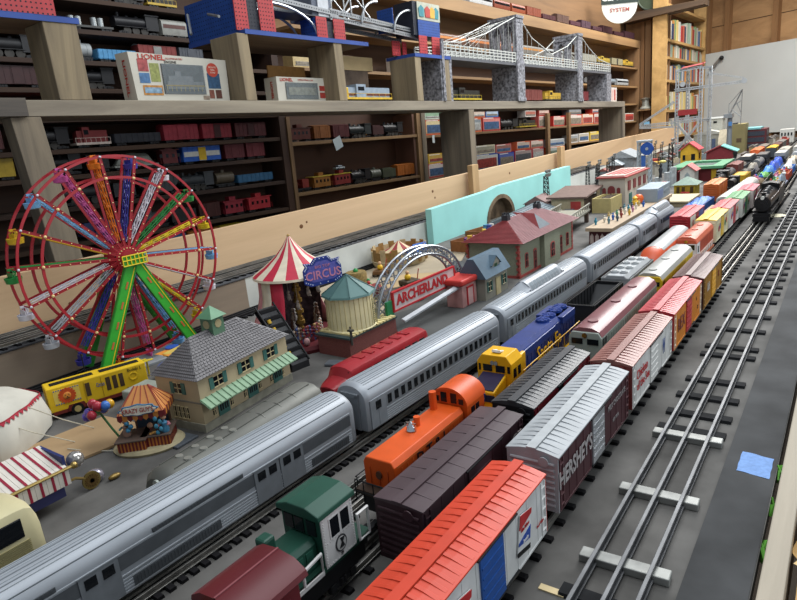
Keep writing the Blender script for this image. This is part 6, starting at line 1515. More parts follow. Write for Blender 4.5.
b = MB(); b.add([(-92, -10, 122), (-92, 180, 122), (-198, 180, 74), (-198, -10, 74)], [(3, 2, 1, 0)]); o = b.build('roof', M('7a3034', .6), t); sm_ = o.modifiers.new('s', 'SOLIDIFY'); sm_.thickness = .006
t = th('grain_tower', 'tall white grain elevator with a black square vent, left of the khaki tower', 'building', (-925, 6050, 0), 0)
MB().box(-120, 0, 0, 0, 140, 290).build('tower', M('b5b5ac', .6, 0, .05), t); MB().box(-70, -4, 252, -44, 0, 268).build('vent', DBLK, t); MB().add([(-130, -10, 290), (10, -10, 290), (10, 150, 300), (-130, 150, 300)], [(0, 1, 2, 3)]).build('roof', M('8f9290', .6), t)
MB().box(-200, -120, 0, 40, -4, 170).build('annex', M('a8a89c', .6, 0, .08), t); b = MB(); b.prism([(-210, 168), (50, 168), (-80, 205)], 'y', -130, 4); b.build('annex_roof', M('b9b9b0', .6), t)
MB().box(-60, -122, 30, -30, -119, 130).build('annex_door', M('5a6a86', .5), t)
t = th('khaki_tower', 'tall plain khaki industrial tower with a dark patch near the white grain elevator', 'building', (-735, 5900, 0), 0)
MB().box(-100, 0, 0, 0, 190, 234).build('walls', M('8a8058', .65, 0, .08, 8), t); MB().box(-60, -3, 90, -24, 1, 122).build('dark_patch', M('5a4a38', .6), t); MB().box(-96, 20, 234, -60, 60, 246).build('roof_box', M('4a4c50', .6), t)
b = MB(); b.add([(-190, -60, 0), (-110, -60, 0), (-110, 20, 0), (-190, 20, 0), (-190, -60, 90), (-110, -60, 60), (-110, 20, 200), (-190, 20, 200)], [(0, 1, 5, 4), (1, 2, 6, 5), (2, 3, 7, 6), (3, 0, 4, 7), (4, 5, 6, 7)]); b.build('chute_house', M('a39a84', .6, 0, .1), t)
t = th('brick_block', 'dark red three-storey block with big grey windows and a light blue roof', 'building', (-600, 6060, 0), 0)
MB().box(-145, 0, 0, 0, 200, 176).build('walls', M('5c2a2e', .6, 0, .1), t); MB().box(-152, -8, 176, -40, 208, 190).build('blue_roof', M('7ab0b4', .5), t)
for z in (24, 74, 124): MB().box(-134, -4, z, -12, 0, z+36).build('window', M('3a3f4a', .4), t); MB().box(-1, 20, z, 3, 180, z+36).build('window', M('3a3f4a', .4), t)
t = th('white_station', 'small white building with dark windows at the far right end of the layout', 'building', (-455, 6800, 0), 0)
MB().box(-110, 0, 0, 0, 120, 124).build('walls', M('c4c4be', .6, 0, .05), t)
for i in range(4): MB().box(-100+i*25, -3, 66, -88+i*25, 0, 94).build('window', DKGLASS, t)
for i in range(26):
    r3 = random.Random(i); x = -1330+r3.random()*360; y = 3900+i*115; hh = 20+r3.random()*70; w_ = 24+r3.random()*50; c = r3.choice(['8a8478', 'a8a294', '6f6a62', '9a7f66', '7d868a', 'b5b0a4', '6a4a42', '5f6a58'])
    t = th('small_shed', 'small plain hut among the clutter on the far left of the layout', 'hut', (x, y, 0), r3.random()*.4, 'small huts on the far left of the layout')
    MB().box(-w_/2, -w_/2, 0, w_/2, w_/2, hh).build('walls', M(c, .7, 0, .12), t); MB().prism([(-w_/2-4, hh), (w_/2+4, hh), (0, hh+w_*.3)], 'y', -w_/2-4, w_/2+4).build('roof', M(r3.choice(['5a5450', '7d4a42', '8a8f90']), .7, 0, .1), t)
for i in range(14):
    r3 = random.Random(i+50); x = -690-r3.random()*60; y = 4560+i*200; hh = 30+r3.random()*50; w_ = 34+r3.random()*40
    if any(abs(y-q) < 130 for q in (5180, 5900, 6050)): continue
    c = r3.choice(['a09a8c', '8b8f90', 'b5b0a4', '7a6a5a', '96805a']); t = th('small_shed', 'small plain hut in the yard clutter beyond the green platform', 'hut', (x+90, y, 0), r3.random()*.4, 'small huts beyond the green platform')
    MB().box(-w_/2, -w_/2, 0, w_/2, w_/2, hh).build('walls', M(c, .7, 0, .12), t); MB().prism([(-w_/2-4, hh), (w_/2+4, hh), (0, hh+w_*.3)], 'y', -w_/2-4, w_/2+4).build('roof', M('6a6460', .7, 0, .1), t)
for i in range(12):
    r3 = random.Random(i+90); c = r3.choice(['a8a8a2', '8c8a84', 'c0bcb0', '9a8a5a', '7d868c', '5a4640'])
    simple('far freight car at the end of the layout before the white board', -430-r3.random()*90 if i % 2 else -200-(i//2)*30, 5750+(i//2)*290, 250, c, r3.choice(['box', 'gon', 'hopper', 'tank']), None, group='far freight cars before the white board') if not (i % 2) else None
for i in range(22):
    r3 = random.Random(i+200); x, y = -1320+r3.random()*330, 3950+i*95
    k = i % 3
    if k == 0: lattice_mast('black lattice lamp mast in the clutter at the far left of the layout', x, y, 90+r3.random()*70)['group'] = 'lattice lamp masts at the far left'
    elif k == 1:
        t = th('toy_truck', 'small toy truck among the huts at the far left of the layout', 'toy truck', (x, y, 0), r3.random()*3, 'toy trucks at the far left')
        MB().box(-22, -50, 8, 22, 20, 50).build('cargo_box', M(r3.choice(['9c3f38', '3d5f8f', 'c4c0b4', 'c9a040']), .5), t, None, 2); MB().box(-20, 22, 8, 20, 50, 38).build('cab', M(r3.choice(['a8a8a4', '5a6a7a', '8c2f2c']), .4), t, None, 3)
        for q in (-34, 34):
            for s in (-1, 1): MB().cyl((s*17, q, 9), (s*23, q, 9), 9, n=12).build('wheel', BLK, t, 30)
    else:
        one(MB().box(-40, -30, 0, 40, 30, 36).box(-36, -26, 36, 36, 26, 40), 'cargo_crate', M(r3.choice(['8f7a5a', '7a8488', 'b0a890', '6f4a40']), .7, 0, .15), 'small crate among the huts at the far left of the layout', 'crate', (x, y, 0), r3.random()*3, 'crates at the far left')
# semaphore
t = th('yard_signal', 'yard signal with black disc head beside the orange boxcar', 'signal', (-585, 4320, 0)); MB().cyl((0, 0, 0), (0, 0, 110), 4, n=8).build('mast', M('9a9f9f', .5, .3), t); b = MB(); b.cyl((0, -8, 122), (0, 2, 122), 13, n=20); b.cyl((0, -12, 122), (0, -8, 122), 5, n=12); b.box(-9, -8, 95, 9, 2, 112); b.build('head', BLK, t, 30)
MB().cyl((0, 0, 0), (0, 0, 30), 26, 20, n=14).build('base', M('a8acac', .5), t, 30)
# ------------------------------------------------ metal-set gantry crane
SG = M('b0b4b6', .45, .35, .1, 20); ER = M('8f2e30', .5, 0, .08)
t = th('gantry_crane', 'tall silver metal-set crane tower with red plates and long lattice arms', 'model crane', (0, 0, 0), 0)
def lat(p, q, w_=10, n=14, m=SG, nm='lattice_arm', r=4.2):
    p, q = Vector(p), Vector(q); b = MB()
    d = (q-p).normalized(); up = Vector((0, 0, 1)) if abs(d.z) < .8 else Vector((0, 1, 0)); u = d.cross(up).normalized()*w_; v = u.cross(d).normalized()*w_
    cs = [u+v, u-v, -u-v, -u+v]
    for c in cs: b.tube([p+c, q+c*.8], r, 4)
    for i in range(n):
        a, c_ = p.lerp(q, i/n), p.lerp(q, (i+1)/n)
        for k in range(4): b.tube([a+cs[k], c_+cs[(k+1) % 4]], r*.6, 4)
    return b.build(nm, m, t)
for x, y in ((-1172, 5500), (-1118, 5620), (-1000, 5500), (-952, 5600)): lat((x, y, 0), (x, y, 700), 11, 26, nm='leg')
for z in (300, 320, 540, 690): lat((-1172, 5500, z), (-990, 5500, z+8), 8, 8, nm='crossbeam')
for z in (300, 690): lat((-1000, 5500, z), (-952, 5600, z), 7, 4, nm='crossbeam')
lat((-1172, 5500, 80), (-1000, 5500, 290), 6, 10, nm='brace'); lat((-1000, 5500, 80), (-1172, 5500, 290), 6, 10, nm='brace')
lat((-1190, 5490, 545), (-705, 5490, 555), 8, 26); lat((-965, 5490, 650), (-705, 5490, 580), 4, 14, nm='tie_rod', r=2)
lat((-1190, 5490, 300), (-1455, 5490, 296), 8, 16); lat((-1190, 5490, 460), (-1455, 5490, 306), 6, 14); lat((-1190, 5490, 268), (-1455, 5490, 280), 5, 14)
MB().box(-1160, 5480, 350, -1020, 5484, 392).build('red_plate', ER, t); MB().add([(-1150, 5480, 700), (-985, 5480, 716), (-985, 5600, 735), (-1150, 5600, 718)], [(0, 1, 2, 3)]).build('red_roof_plate', ER, t)
MB().box(-990, 5476, 700, -984, 5482, 730).build('red_plate', ER, t); MB().box(-1420, 5484, 306, -1380, 5500, 326).build('light_blue_block', M('7fb0cc', .5), t)
for x, z in ((-1130, 585), (-705, 560)): MB().cyl((x, 5480, z), (x, 5488, z), 20, n=16).build('pulley', SG, t, 30)
t = th('small_derrick', 'small thin-wire derrick on a round grey pedestal in front of the white board', 'model crane', (-800, 5560, 0), 0)
MB().cyl((0, 0, 0), (0, 0, 300), 20, 17, n=16).build('pedestal', M('7f868c', .5, .2), t, 30); MB().box(-40, -40, 300, 20, 40, 330).build('turntable', M('8a9094', .4, .4), t); MB().box(-4, -36, 240, 20, -30, 270).build('blue_plate', M('4a7ab0', .5), t)
b = MB()
for p, q in (((-10, 0, 320), (76, 0, 500)), ((-4, 10, 320), (80, 0, 500)), ((76, 0, 500), (74, 0, 245)), ((-10, 0, 400), (76, 0, 500)), ((10, 0, 360), (74, 0, 300)), ((-10, 0, 320), (-10, 0, 400)), ((20, 0, 384), (72, 0, 420)), ((40, 0, 410), (74, 0, 330))): b.tube([p, q], 2.6, 5)
b.build('wire_jib', M('8f9294', .4, .6), t)
# clutter behind the depot
t = th('toy_swing_ride', 'blue and orange plastic ride with yellow wings behind the left end of the beige depot', 'toy ride', (-1120, 700, 0), 0)
MB().box(-30, -30, 0, 30, 30, 8).build('base', M('2b4a9a', .5), t); MB().cyl((0, 0, 8), (0, 0, 66), 14, n=16).build('blue_drum', M('274c9f', .4), t, 30); MB().lathe([(34, 20), (38, 26), (34, 30), (14, 30)], n=20).build('blue_dish', M('274c9f', .4), t, 40)
b = MB(); b.add([(10, -30, 62), (34, -24, 58), (70, 70, 84), (52, 74, 88), (10, -30, 57), (34, -24, 53), (70, 70, 79), (52, 74, 83)], [(0, 1, 2, 3), (7, 6, 5, 4), (0, 4, 5, 1), (1, 5, 6, 2), (2, 6, 7, 3), (3, 7, 4, 0)]); b.build('yellow_wing', M('d0b45a', .5), t)
MB().cyl((34, -30, 46), (52, -36, 52), 9, n=12).build('orange_funnel', M('d6812a', .45), t, 30); MB().add([(-10, -36, 60), (36, -30, 60), (40, -10, 62), (0, -12, 64)], [(0, 1, 2, 3)]).build('orange_wing', M('d68a3a', .5), t)
MB().box(40, -30, 14, 56, -12, 40).build('blue_block', M('2b50a8', .5), t, None, 2); MB().box(44, -30, 8, 58, -14, 18).build('orange_block', M('d6812a', .5), t, None, 2)
one(MB().box(-18, -14, 0, 18, 14, 20), 'white_block', M('a9b0b4', .5), 'small pale block just left of the beige depot corner', 'block', (-1043, 650, 0), .2, bevel=2)
t = th('yellow_ladder', 'yellow lattice ladder lying behind the yellow circus wagon', 'ladder', (-1165, 640, 34), .5)
b = MB()
for s in (-8, 8): b.tube([(s, -40, 18), (s, 50, 0)], 2, 5)
for i in range(7): b.tube([(-8, -36+i*13, 17-i*2.6), (8, -30+i*13, 16-i*2.6)], 1.5, 4)
b.cyl((0, 40, -34), (0, 40, 2), 2, n=6); b.build('frame', M('c9b32c', .5), t)
one(MB().box(-60, -70, 0, 60, 70, 3), 'green_mat', M('59644c', .8, 0, .12), 'dull green mat between the yellow circus wagon and the beige depot', 'mat', (-1010, 625, 0), .2)
one(MB().box(-46, -30, 0, 46, 30, 30), 'pale_base', M('8f9488', .7, 0, .1), 'low grey-green block between the yellow wagon and the depot wall', 'block', (-1040, 590, 3), .15, bevel=3)
# black wedges seen beside the silver baggage car
for i, (x, y) in enumerate(((-700, 215), (-712, 262), (-712, 318))):
    one(MB().prism([(0, 0), (18, 0), (9, 16)], 'y', 0, 3), 'black_clip', M('1c1c1e', .5), ['nearest', 'middle', 'farthest'][i]+' of three black clips on the deck left of the silver baggage car', 'clip', (x, y, 0), .4)
# ================================================================ shelving along the left wall (room frame)
OLD = wood('655c51', '938977', 'Y', 16, .85, .07, .4); OLDZ = wood('574f44', '857864', 'Z', 16, .85, .07, .4); DKW = wood('2b1b14', '46301f', 'Y', 14, .8, .05, .2); DKZ = wood('2a1a14', '4a3020', 'Z', 14, .8, .05, .2)
MIDW = wood('6b4f35', '8f7048', 'Y', 12, .75, .05, .15); MIDZ = wood('6b4f35', '8f7048', 'Z', 12, .75, .05, .15); PINE = wood('735739', '9c7a50', 'Y', 8, .7, .05, .12); PINEZ = wood('735538', '98744e', 'Z', 8, .7, .05, .12)
struct(MB().box(-2480, -900, -1400, -2460, 7500, 1400), 'wall_left', wood('32211a', '523824', 'Y', 6, .8, .05, .2), True)
one(MB().box(-1980, -500, 150, -1800, 5352, 192), 'plank_shelf', OLD, 'long weathered grey plank shelf at eye height carrying the toy bridges', 'shelf', room=True, bevel=2)
one(MB().box(-1799, -500, 151, -1788, 742, 196), 'shelf_facing', wood('48433e', '6b6258', 'Y', 22, .85, .05, .4), 'darker rough plank end butted onto the left end of the plank shelf', 'plank', room=True)
for y0, y1, d, lb in ((700, 776, 60, 'thick weathered post under the plank shelf, behind the red big wheel'), (2925, 2981, 190, 'wide grey upright board under the plank shelf above the pine fence'), (5290, 5352, 200, 'grey upright board at the far end of the plank shelf')):
    kk = .085 if y0 < 900 else .026
    one(MB(Matrix(((1, 0, 0, 0), (0, 1, -kk, kk*150), (0, 0, 1, 0), (0, 0, 0, 1)))).box(-1800-d, y0, -330, -1800, y1, 149), 'shelf_support', OLDZ, lb, 'post', room=True, bevel=2)
bluew = M('2e4a8f', .5, 0, .1, 10)
for y0, y1, z, dp, lb in ((500, 927, 392, 200, 'short blue-edged board at the top left carrying red perforated blocks'), (1503, 2150, 413, 330, 'large blue-edged board carrying the silver girder bridge'), (2482, 2777, 390, 170, 'small blue-topped board under the far red and blue bridge tower')):
    t = th('blue_edged_board', lb, 'shelf board', (0, 0, 0), 0, None, True)
    MB().box(-1800-dp, y0, z, -1801, y1, z+13).build('board', wood('5f4e3c', '83705a', 'Y', 12), t)
    MB().box(-1801, y0, z-1, -1797, y1, z+14).build('blue_edge', bluew, t); MB().box(-1800-dp, y0-3, z-1, -1797, y0, z+14).build('blue_edge', bluew, t); MB().box(-1800-dp, y0, z+13, -1797, y1, z+14.5).build('blue_top', bluew, t)
for y0, y1, zt, d, lb in ((835, 925, 392, 110, 'thick brown-grey wooden block with swirling grain holding up the left blue-edged board'), (1470, 1518, 413, 150, 'weathered wooden block right of the large white train box'), (1945, 1992, 413, 150, 'grooved wooden block right of the small white train box'), (2482, 2530, 390, 150, 'dark grey wooden block under the left side of the small blue-topped board'), (2725, 2770, 390, 150, 'dark grey wooden block under the right side of the small blue-topped board')):
    one(MB(Matrix(((1, 0, 0, 0), (0, 1, -.03, .03*192), (0, 0, 1, 0), (0, 0, 0, 1)))).box(-1800-d, y0, 192, -1800, y1, zt-.5), 'wooden_block', wood('5f5444', '968669', 'Z', 18, .85, .08, .4), lb, 'block', room=True, bevel=2)
# wall shelves
rows_left = [(485, 'upper wall shelf'), (380, 'third wall shelf'), (285, 'wall shelf just above the plank shelf'), (590, 'topmost left wall shelf')]
def wshelf(y0, y1, z, m, lb, x0=-2460, x1=-2300, th_=16):
    one(MB().box(x0, y0, z-th_, x1, y1, z), 'wall_shelf', m, lb, 'shelf', room=True, bevel=1)
for z, nm in ((590, 'topmost'), (485, 'second'), (380, 'third'), (285, 'fourth'), (187, 'fifth'), (80, 'sixth'), (-10, 'seventh'), (-120, 'eighth'), (-248, 'ninth'), (-330, 'lowest')):
    wshelf(-200, 2045, z, DKW, 'dark brown wall shelf, %s from the top in the left bay%s' % (nm, ' behind the big wheel' if z < 100 else ''))
for y, m, lb in ((2048, DKZ, 'dark upright between the left shelf bay and the middle shelf bay'), (3135, MIDZ, 'brown upright at the right side of the middle shelf bay')):
    one(MB().box(-2460, y, -700, -2296, y+38, 700 if y < 3000 else 180), 'shelf_upright', m, lb, 'upright', room=True)
one(MB().box(-2330, 2090, -700, -2292, 2112, 170), 'shelf_upright', MIDZ, 'pale narrow upright at the left side of the middle shelf bay', 'upright', room=True)
one(MB().box(-2459, 2110, -500, -2455, 3134, 180), 'bay_back_panel', wood('3a2418', '5f3d26', 'Y', 4, .7, .1, .1), 'dark plywood back panel of the middle shelf bay', 'panel', room=True)
one(MB().box(-2455, 3108, -500, -2310, 3128, 170), 'bay_side_board', wood('5c4032', '7c5a48', 'Z', 5, .7, .1, .1), 'reddish plywood side board at the right inside the middle shelf bay', 'board', room=True)
for z, lb in ((52, 'upper brown shelf of the middle bay with a white tag hanging from it'), (-190, 'lower brown shelf of the middle bay')): wshelf(2112, 3135, z, MIDW, lb)
one(MB().box(-.5, -30, -60, .5, 30, 0).add([], []), 'price_tag', M('b9c4c6', .6, 0, 0), 'white paper tag hanging from the upper shelf of the middle bay', 'tag', (-2294, 2420, 62), room=True, rot=(.35, 0, 0))
one(MB().box(-.5, -12, -46, .5, 12, 0), 'price_tag', M('c9d0d0', .6, 0, 0), 'white paper tag hanging at the left end of the boxed trains, beside the brown upright', 'tag', (-2290, 3290, 40), room=True)
one(MB().box(-2310, 3175, -700, -2290, 3215, 195), 'shelf_upright', OLDZ, 'grey upright left of the boxed trains', 'upright', room=True)
for z, lb in ((42, 'upper shelf of boxed trains under the plank shelf'), (-222, 'lower shelf of boxed trains above the pine fence'), (-420, 'lowest shelf on the right, mostly behind the pine fence')): wshelf(3215, 7250, z, MIDW, lb)
for z, lb in ((400, 'right-hand wall shelf behind the stone towers'), (590, 'right-hand wall shelf with long coaches behind the bridge cables'), (222, 'right-hand wall shelf just above the plank shelf')): wshelf(2200 if z == 590 else 2900, 7250, z, PINE, lb)
for y, lb in ((4930, 'brown upright between the red boxes and the orange box'), (5355, 'dark upright just right of the orange box')): one(MB().box(-2310, y, -700, -2286, y+46, 150), 'shelf_upright', MIDZ, lb, 'upright', room=True)
one(MB().box(-2460, 1900, 792, -2296, 7250, 868), 'top_beam_shelf', PINE, 'heavy pine top shelf with a row of brown and orange cars', 'shelf', room=True, bevel=2)
one(MB().box(-2460, 7250, -900, -2290, 7300, 868), 'end_upright', PINEZ, 'tall pine board closing the far end of the wall shelves', 'upright', room=True, bevel=2)
struct(MB().box(-2459, 1900, 600, -2456, 7250, 1400), 'trim_6', wood('5c4228', '86643f', 'Y', 5, .75, .06, .1), True)
# ------------------------------------------------ models on the shelves
XS = -2345
def on(y0, y1, z, kind, c, c2, lb, x=XS, grp=None):
    L = y1-y0
    return simple(lb, x, (y0+y1)/2, L, c, kind, c2, z=z, W=52 if L > 100 else 44, H=72, room=True, group=grp)
prev = ''
def row(z, where, items, x=XS):
    p = None
    for (y0, y1, kind, c, c2, d) in items:
        lb = '%s on %s' % (d, where) if p is None else '%s on %s, right of the %s' % (d, where, p)
        w_ = lb.split()
        on(y0, y1, z, kind, c, c2, ' '.join(w_[:16]), x); p = ' '.join(d.split()[-2:])
row(590, 'the topmost left shelf', [(1090, 1330, 'coach', '5c2a2a', None, 'maroon coach'), (1335, 1470, 'steam', '232326', None, 'black steam engine'), (1475, 1610, 'diesel', '2f2c24', 'b89a3a', 'black and yellow diesel')])
row(485, 'the second left shelf', [(1150, 1325, 'flat', '4a4a48', None, 'grey flat car with silver canisters'), (1332, 1515, 'steam', '1f1f22', None, 'black steam engine'), (1520, 1640, 'coach', '97968f', '5c3a34', 'silver-grey coach'), (1645, 1760, 'tank', '30302f', None, 'dark tank car')])
for k, yy in enumerate((1180, 1205, 1262, 1287)):
    one(MB().cyl((0, 0, 0), (0, 0, 30), 11, n=14), 'canister', M('a3a8a8', .3, .6), 'silver canister standing on the grey flat car at the top left', 'canister', (XS, yy, 506), group='silver canisters on the flat car', room=True, smooth=30)
row(380, 'the third left shelf', [(640, 790, 'tender', '2a2a2c', None, 'black tender'), (865, 1045, 'steam', '222224', None, 'black steam engine'), (1150, 1232, 'tank', '9ea3a4', None, 'silver tank car'), (1240, 1395, 'gon', '4f8fbc', None, 'light blue gondola'), (1402, 1575, 'box', '7f3430', '8a8a86', 'red boxcar'), (1580, 1700, 'box', '52555c', None, 'slate boxcar')])
row(285, 'the shelf just above the plank shelf', [(660, 840, 'box', '6e3430', None, 'brown-red boxcar'), (868, 1042, 'box', '3c1f1f', None, 'very dark maroon boxcar'), (1135, 1292, 'steam', '1e1e20', None, 'black steam engine')])
row(187, 'the fifth left shelf', [(860, 1110, 'flat', 'b5322c', None, 'red and white flat car')])
row(80, 'the shelf just under the plank shelf', [(640, 868, 'box', '4a201f', None, 'maroon boxcar with a round emblem'), (930, 1085, 'steam', '1c1c1e', None, 'black steam engine'), (1098, 1235, 'diesel', '6c2a2a', 'b8aaa0', 'maroon and white switcher'), (1242, 1440, 'gon', '22242a', None, 'black gondola'), (1450, 1620, 'box', '7c2530', None, 'dull red boxcar'), (1632, 1790, 'box', '832832', '3a1518', 'red stock car'), (1803, 1985, 'box', '4f2024', '3a1518', 'dark wine boxcar')])
row(-10, 'the seventh left shelf behind the big wheel', [(660, 885, 'box', 'a98d1f', None, 'yellow boxcar'), (960, 1110, 'steam', '202022', None, 'black steam engine'), (1122, 1215, 'tender', '242426', None, 'black tender'), (1224, 1415, 'flat', '8c8f88', '74766e', 'grey flat car with grey load'), (1420, 1515, 'cab', '5e2526', None, 'dark red caboose'), (1522, 1715, 'box', '2a5bb0', 'b9b9b0', 'blue and white boxcar with yellow door'), (1732, 1845, 'box', '5f262b', None, 'dark wine boxcar'), (1850, 1962, 'box', '6c2b31', None, 'wine-red boxcar')])
o = one(MB().box(-1.2, -18, 0, 1.2, 18, 52), 'yellow_door', M('c9a626', .5), 'yellow door panel hung on the side of the blue and white boxcar', 'panel', (XS+28, 1618, 6), room=True)
one(MB().box(-.8, -88, 0, .8, 88, 20), 'white_band', M('c3c4bd', .5), 'white band along the side of the blue and white boxcar on the shelf', 'panel', (XS+26.9, 1618, 22), room=True)
row(-120, 'the eighth left shelf behind the big wheel', [(1010, 1200, 'steam', '242426', None, 'black steam engine'), (1205, 1300, 'tender', '2a2a2c', None, 'black tender'), (1305, 1495, 'hopper', '3d3f40', '2d2d2c', 'charcoal hopper'), (1502, 1662, 'steam', '3c3f42', None, 'grey steam engine'), (1668, 1775, 'tank', '5b5142', None, 'bronze tank car'), (1780, 1990, 'gon', '2c5878', None, 'teal-blue gondola')])
row(-248, 'the ninth left shelf beside the big wheel', [(1060, 1265, 'diesel', '2c3a66', None, 'blue diesel'), (1275, 1420, 'tank', '4e5254', None, 'grey tank car'), (1425, 1550, 'tender', '2a2a2a', None, 'black tender'), (1556, 1672, 'box', '45231f', None, 'brown boxcar'), (1680, 1805, 'cab', '8a2a34', None, 'dark red caboose'), (1812, 1965, 'cab', 'a52d33', None, 'bright red caboose')])
row(-330, 'the lowest left shelf above the fence', [(1330, 1480, 'gon', '2f6896', None, 'blue gondola'), (1488, 1640, 'gon', 'a8642a', None, 'orange gondola'), (1650, 1800, 'gon', 'b09a28', None, 'yellow gondola')])
row(52, 'the upper middle-bay shelf', [(2122, 2278, 'cab', '50231c', '3a1a16', 'dark brick-red caboose'), (2286, 2412, 'box', '7a4a24', None, 'orange-brown boxcar'), (2424, 2556, 'box', '4a2224', None, 'maroon short boxcar'), (2562, 2740, 'steam', '262a2a', None, 'black steam engine'), (2748, 2850, 'tender', '3a2222', None, 'reddish tender'), (2856, 3030, 'steam', '1d1d1f', None, 'small black steam engine')])
one(MB().box(-20, -40, 0, 20, 40, 58), 'orange_carton', M('9a6a2c', .7), 'dull orange carton standing behind the short trains on the upper middle shelf', 'carton', (-2420, 2790, 52), room=True)
row(-190, 'the lower middle-bay shelf', [(2118, 2235, 'crane', '7a2c24', '8a3a30', 'red crane car'), (2240, 2385, 'cab', '8a5a24', 'b8a03a', 'orange and yellow work caboose'), (2392, 2540, 'cab', '7c2b28', 'a8982f', 'red caboose with yellow edge'), (2546, 2700, 'steam', '1f1f21', None, 'black steam engine'), (2705, 2800, 'tank', '55584e', None, 'grey-green tank car'), (2805, 2930, 'tender', '3b3f30', None, 'olive tender'), (2936, 3125, 'box', '98551f', None, 'orange boxcar')])
t = th('toy_car', 'little silver toy car parked on the roof of a red caboose in the middle bay', 'toy car', (XS, 2470, -103), 0, None, True)
MB().box(-14, -34, 4, 14, 34, 14).build('body', M('a3abb0', .3, .5), t, None, 3); MB().box(-12, -14, 14, 12, 18, 23).build('cabin', M('8a9298', .3, .5), t, None, 3)
for s in (-20, 20): MB().cyl((-15, s, 5), (15, s, 5), 5, n=12).build('wheel', BLK, t, 30)
# boxed trains
def tbox(y0, y1, z, hh, c, lb, win='cfc8ba', inner=None, x=-2320, text_=None, dp=70, shell='d4d0c8'):
    t = th('train_box', lb, 'box', (x, (y0+y1)/2, z), 0, None, True); w_ = (y1-y0)/2-4
    MB().box(-dp, -w_, 0, 0, w_, hh).build('carton', M(c, .55, 0, .08), t)
    MB().box(-.5, -w_+8, 9, .6, w_-8, hh-9).build('window', M(win, .5, 0, .1), t)
    k_ = int(y0*7+z*3) % 8; inner = inner or ['7d7466', '4f5358', '8e3a34', 'a89058', '3f5a7c', '5f6f60', 'a8a8a4', '6a4438'][k_]
    MB().box(.2, -w_+16, 14, 2.6, w_-16-(k_ % 3)*6, hh-30).build('packed_car', M(inner, .5, 0, .3), t, None, 1)
    MB().box(.3, -w_+10, 10, 1.4, w_-10, 14).build('printed_rail', M('8a8680', .6), t)
    MB().box(.4, -w_+12, hh-8, 1.2, w_*.2, hh-3).build('print_strip', M('d8d4cc' if c != 'd4d0c8' else 'b53a2c', .5), t)
    return t
B = [(3250, 3490, 42, 92, 'c0522e', 'orange-red train box with cream window, first on the upper right shelf', 'c9b98c'), (3500, 3720, 42, 88, 'b5aaa0', 'pale box half hidden behind the wide grey upright', 'b8b0a4'),
     (3800, 3936, 42, 92, 'c65a2c', 'orange box with grey window right of the wide grey upright', '7d8488'), (3946, 4205, 42, 94, 'a63232', 'crimson train box on the upper right shelf', 'c47a72'),
     (4830, 5050, 42, 90, 'b0504c', 'faded red box right of the loose black diesels', 'a9968e'), (5110, 5350, 42, 84, 'b8352e', 'narrow red box between the two brown uprights', 'c9b0a4'), (5430, 5730, 42, 92, 'b84a42', 'red and white box right of the dark upright', 'c9bdb4'), (5740, 6010, 42, 92, 'cf7346', 'salmon orange box on the upper right shelf', 'c9b8a8'), (6020, 6290, 42, 92, 'b5463e', 'dusty red box at the far end of the upper right shelf', 'bdb2a8'), (6300, 6560, 42, 80, 'a8a8a2', 'pale grey box past the dusty red box', '8a8c8e'), (6900, 7180, 42, 84, 'c9c4ba', 'white and red box at the last gap of the upper right shelf', 'b5473c'),
     (3250, 3480, 136, 50, 'b8beb0', 'pale green-white box stacked on the orange-red box', '8aa68a'), (3810, 3990, 136, 52, 'b45b3e', 'small red-orange box stacked beside the blue box', 'c9b8a8'), (3995, 4180, 137, 52, '3f6da4', 'blue and white box stacked on the crimson box', 'aab8c4'), (4600, 4790, 128, 50, 'c0b8b0', 'white box stacked above the loose yellow diesel', 'b06a5a'), (4840, 5040, 134, 50, 'b0453c', 'red box stacked on the faded red box', 'c9b0a4'), (5440, 5720, 136, 50, '5a5c5e', 'dark grey box stacked right of the dark upright', '8a8c8e'), (5980, 6290, 136, 50, 'a83a34', 'red box stacked on the dusty red box', 'c0a8a0'),
     (3250, 3490, -222, 88, 'a83a3a', 'red and white train box, first on the lower right shelf', 'c9bcb4'), (3812, 4152, -222, 106, '2f4f96', 'large blue box with white front on the lower right shelf', 'b8b8b0'), (4158, 4400, -222, 98, '2e4390', 'plain dark blue box beside the large blue and white one', '50609c'), (4405, 4700, -222, 104, 'a8323a', 'red box with grey window right of the dark blue box', '9a8a86'), (4704, 4925, -222, 104, 'b03640', 'second red box, next to the brown upright', 'a08c88'), (4985, 5345, -222, 96, 'd05a26', 'bright orange box between the brown uprights on the lower right shelf', '9aa09c'),
     (3810, 4110, -114, 60, 'bdb49a', 'cream box with a locomotive stacked on the blue boxes', '8d8a78'), (4118, 4360, -122, 62, 'b5625e', 'pinkish red box stacked on the dark blue box', '8a6258'), (4440, 4672, -116, 62, 'c65f3c', 'orange box stacked on the red box with grey window', 'b8a89a'), (4676, 4916, -116, 60, 'c06a58', 'salmon and white box stacked on the second red box', 'c9b8ac'), (5000, 5340, -124, 62, 'b5b9b8', 'silver-white box stacked on the bright orange box', '9aa0a4')]
for a in B: tbox(a[0], a[1], a[2], a[3], a[4], a[5], a[6])
row(42, 'the upper right shelf of boxes', [(4225, 4480, 'steam', '2c2c2c', None, 'loose grey-black engine'), (4500, 4800, 'diesel', '33302a', 'a8922f', 'loose black and yellow diesel')])
row(-222, 'the lower right shelf of boxes', [(5430, 5850, 'coach', '4a4f52', 'a8862c', 'long dark coach with yellow band'), (5870, 6350, 'coach', '4d5357', '8a8d8e', 'long slate coach'), (6370, 6850, 'coach', '5a5f62', None, 'long grey coach'), (6860, 7200, 'coach', '4a4e52', None, 'last dark coach')])
wshelf(5420, 7250, -112, MIDW, 'short inner shelf on the right with white, yellow and blue boxes')
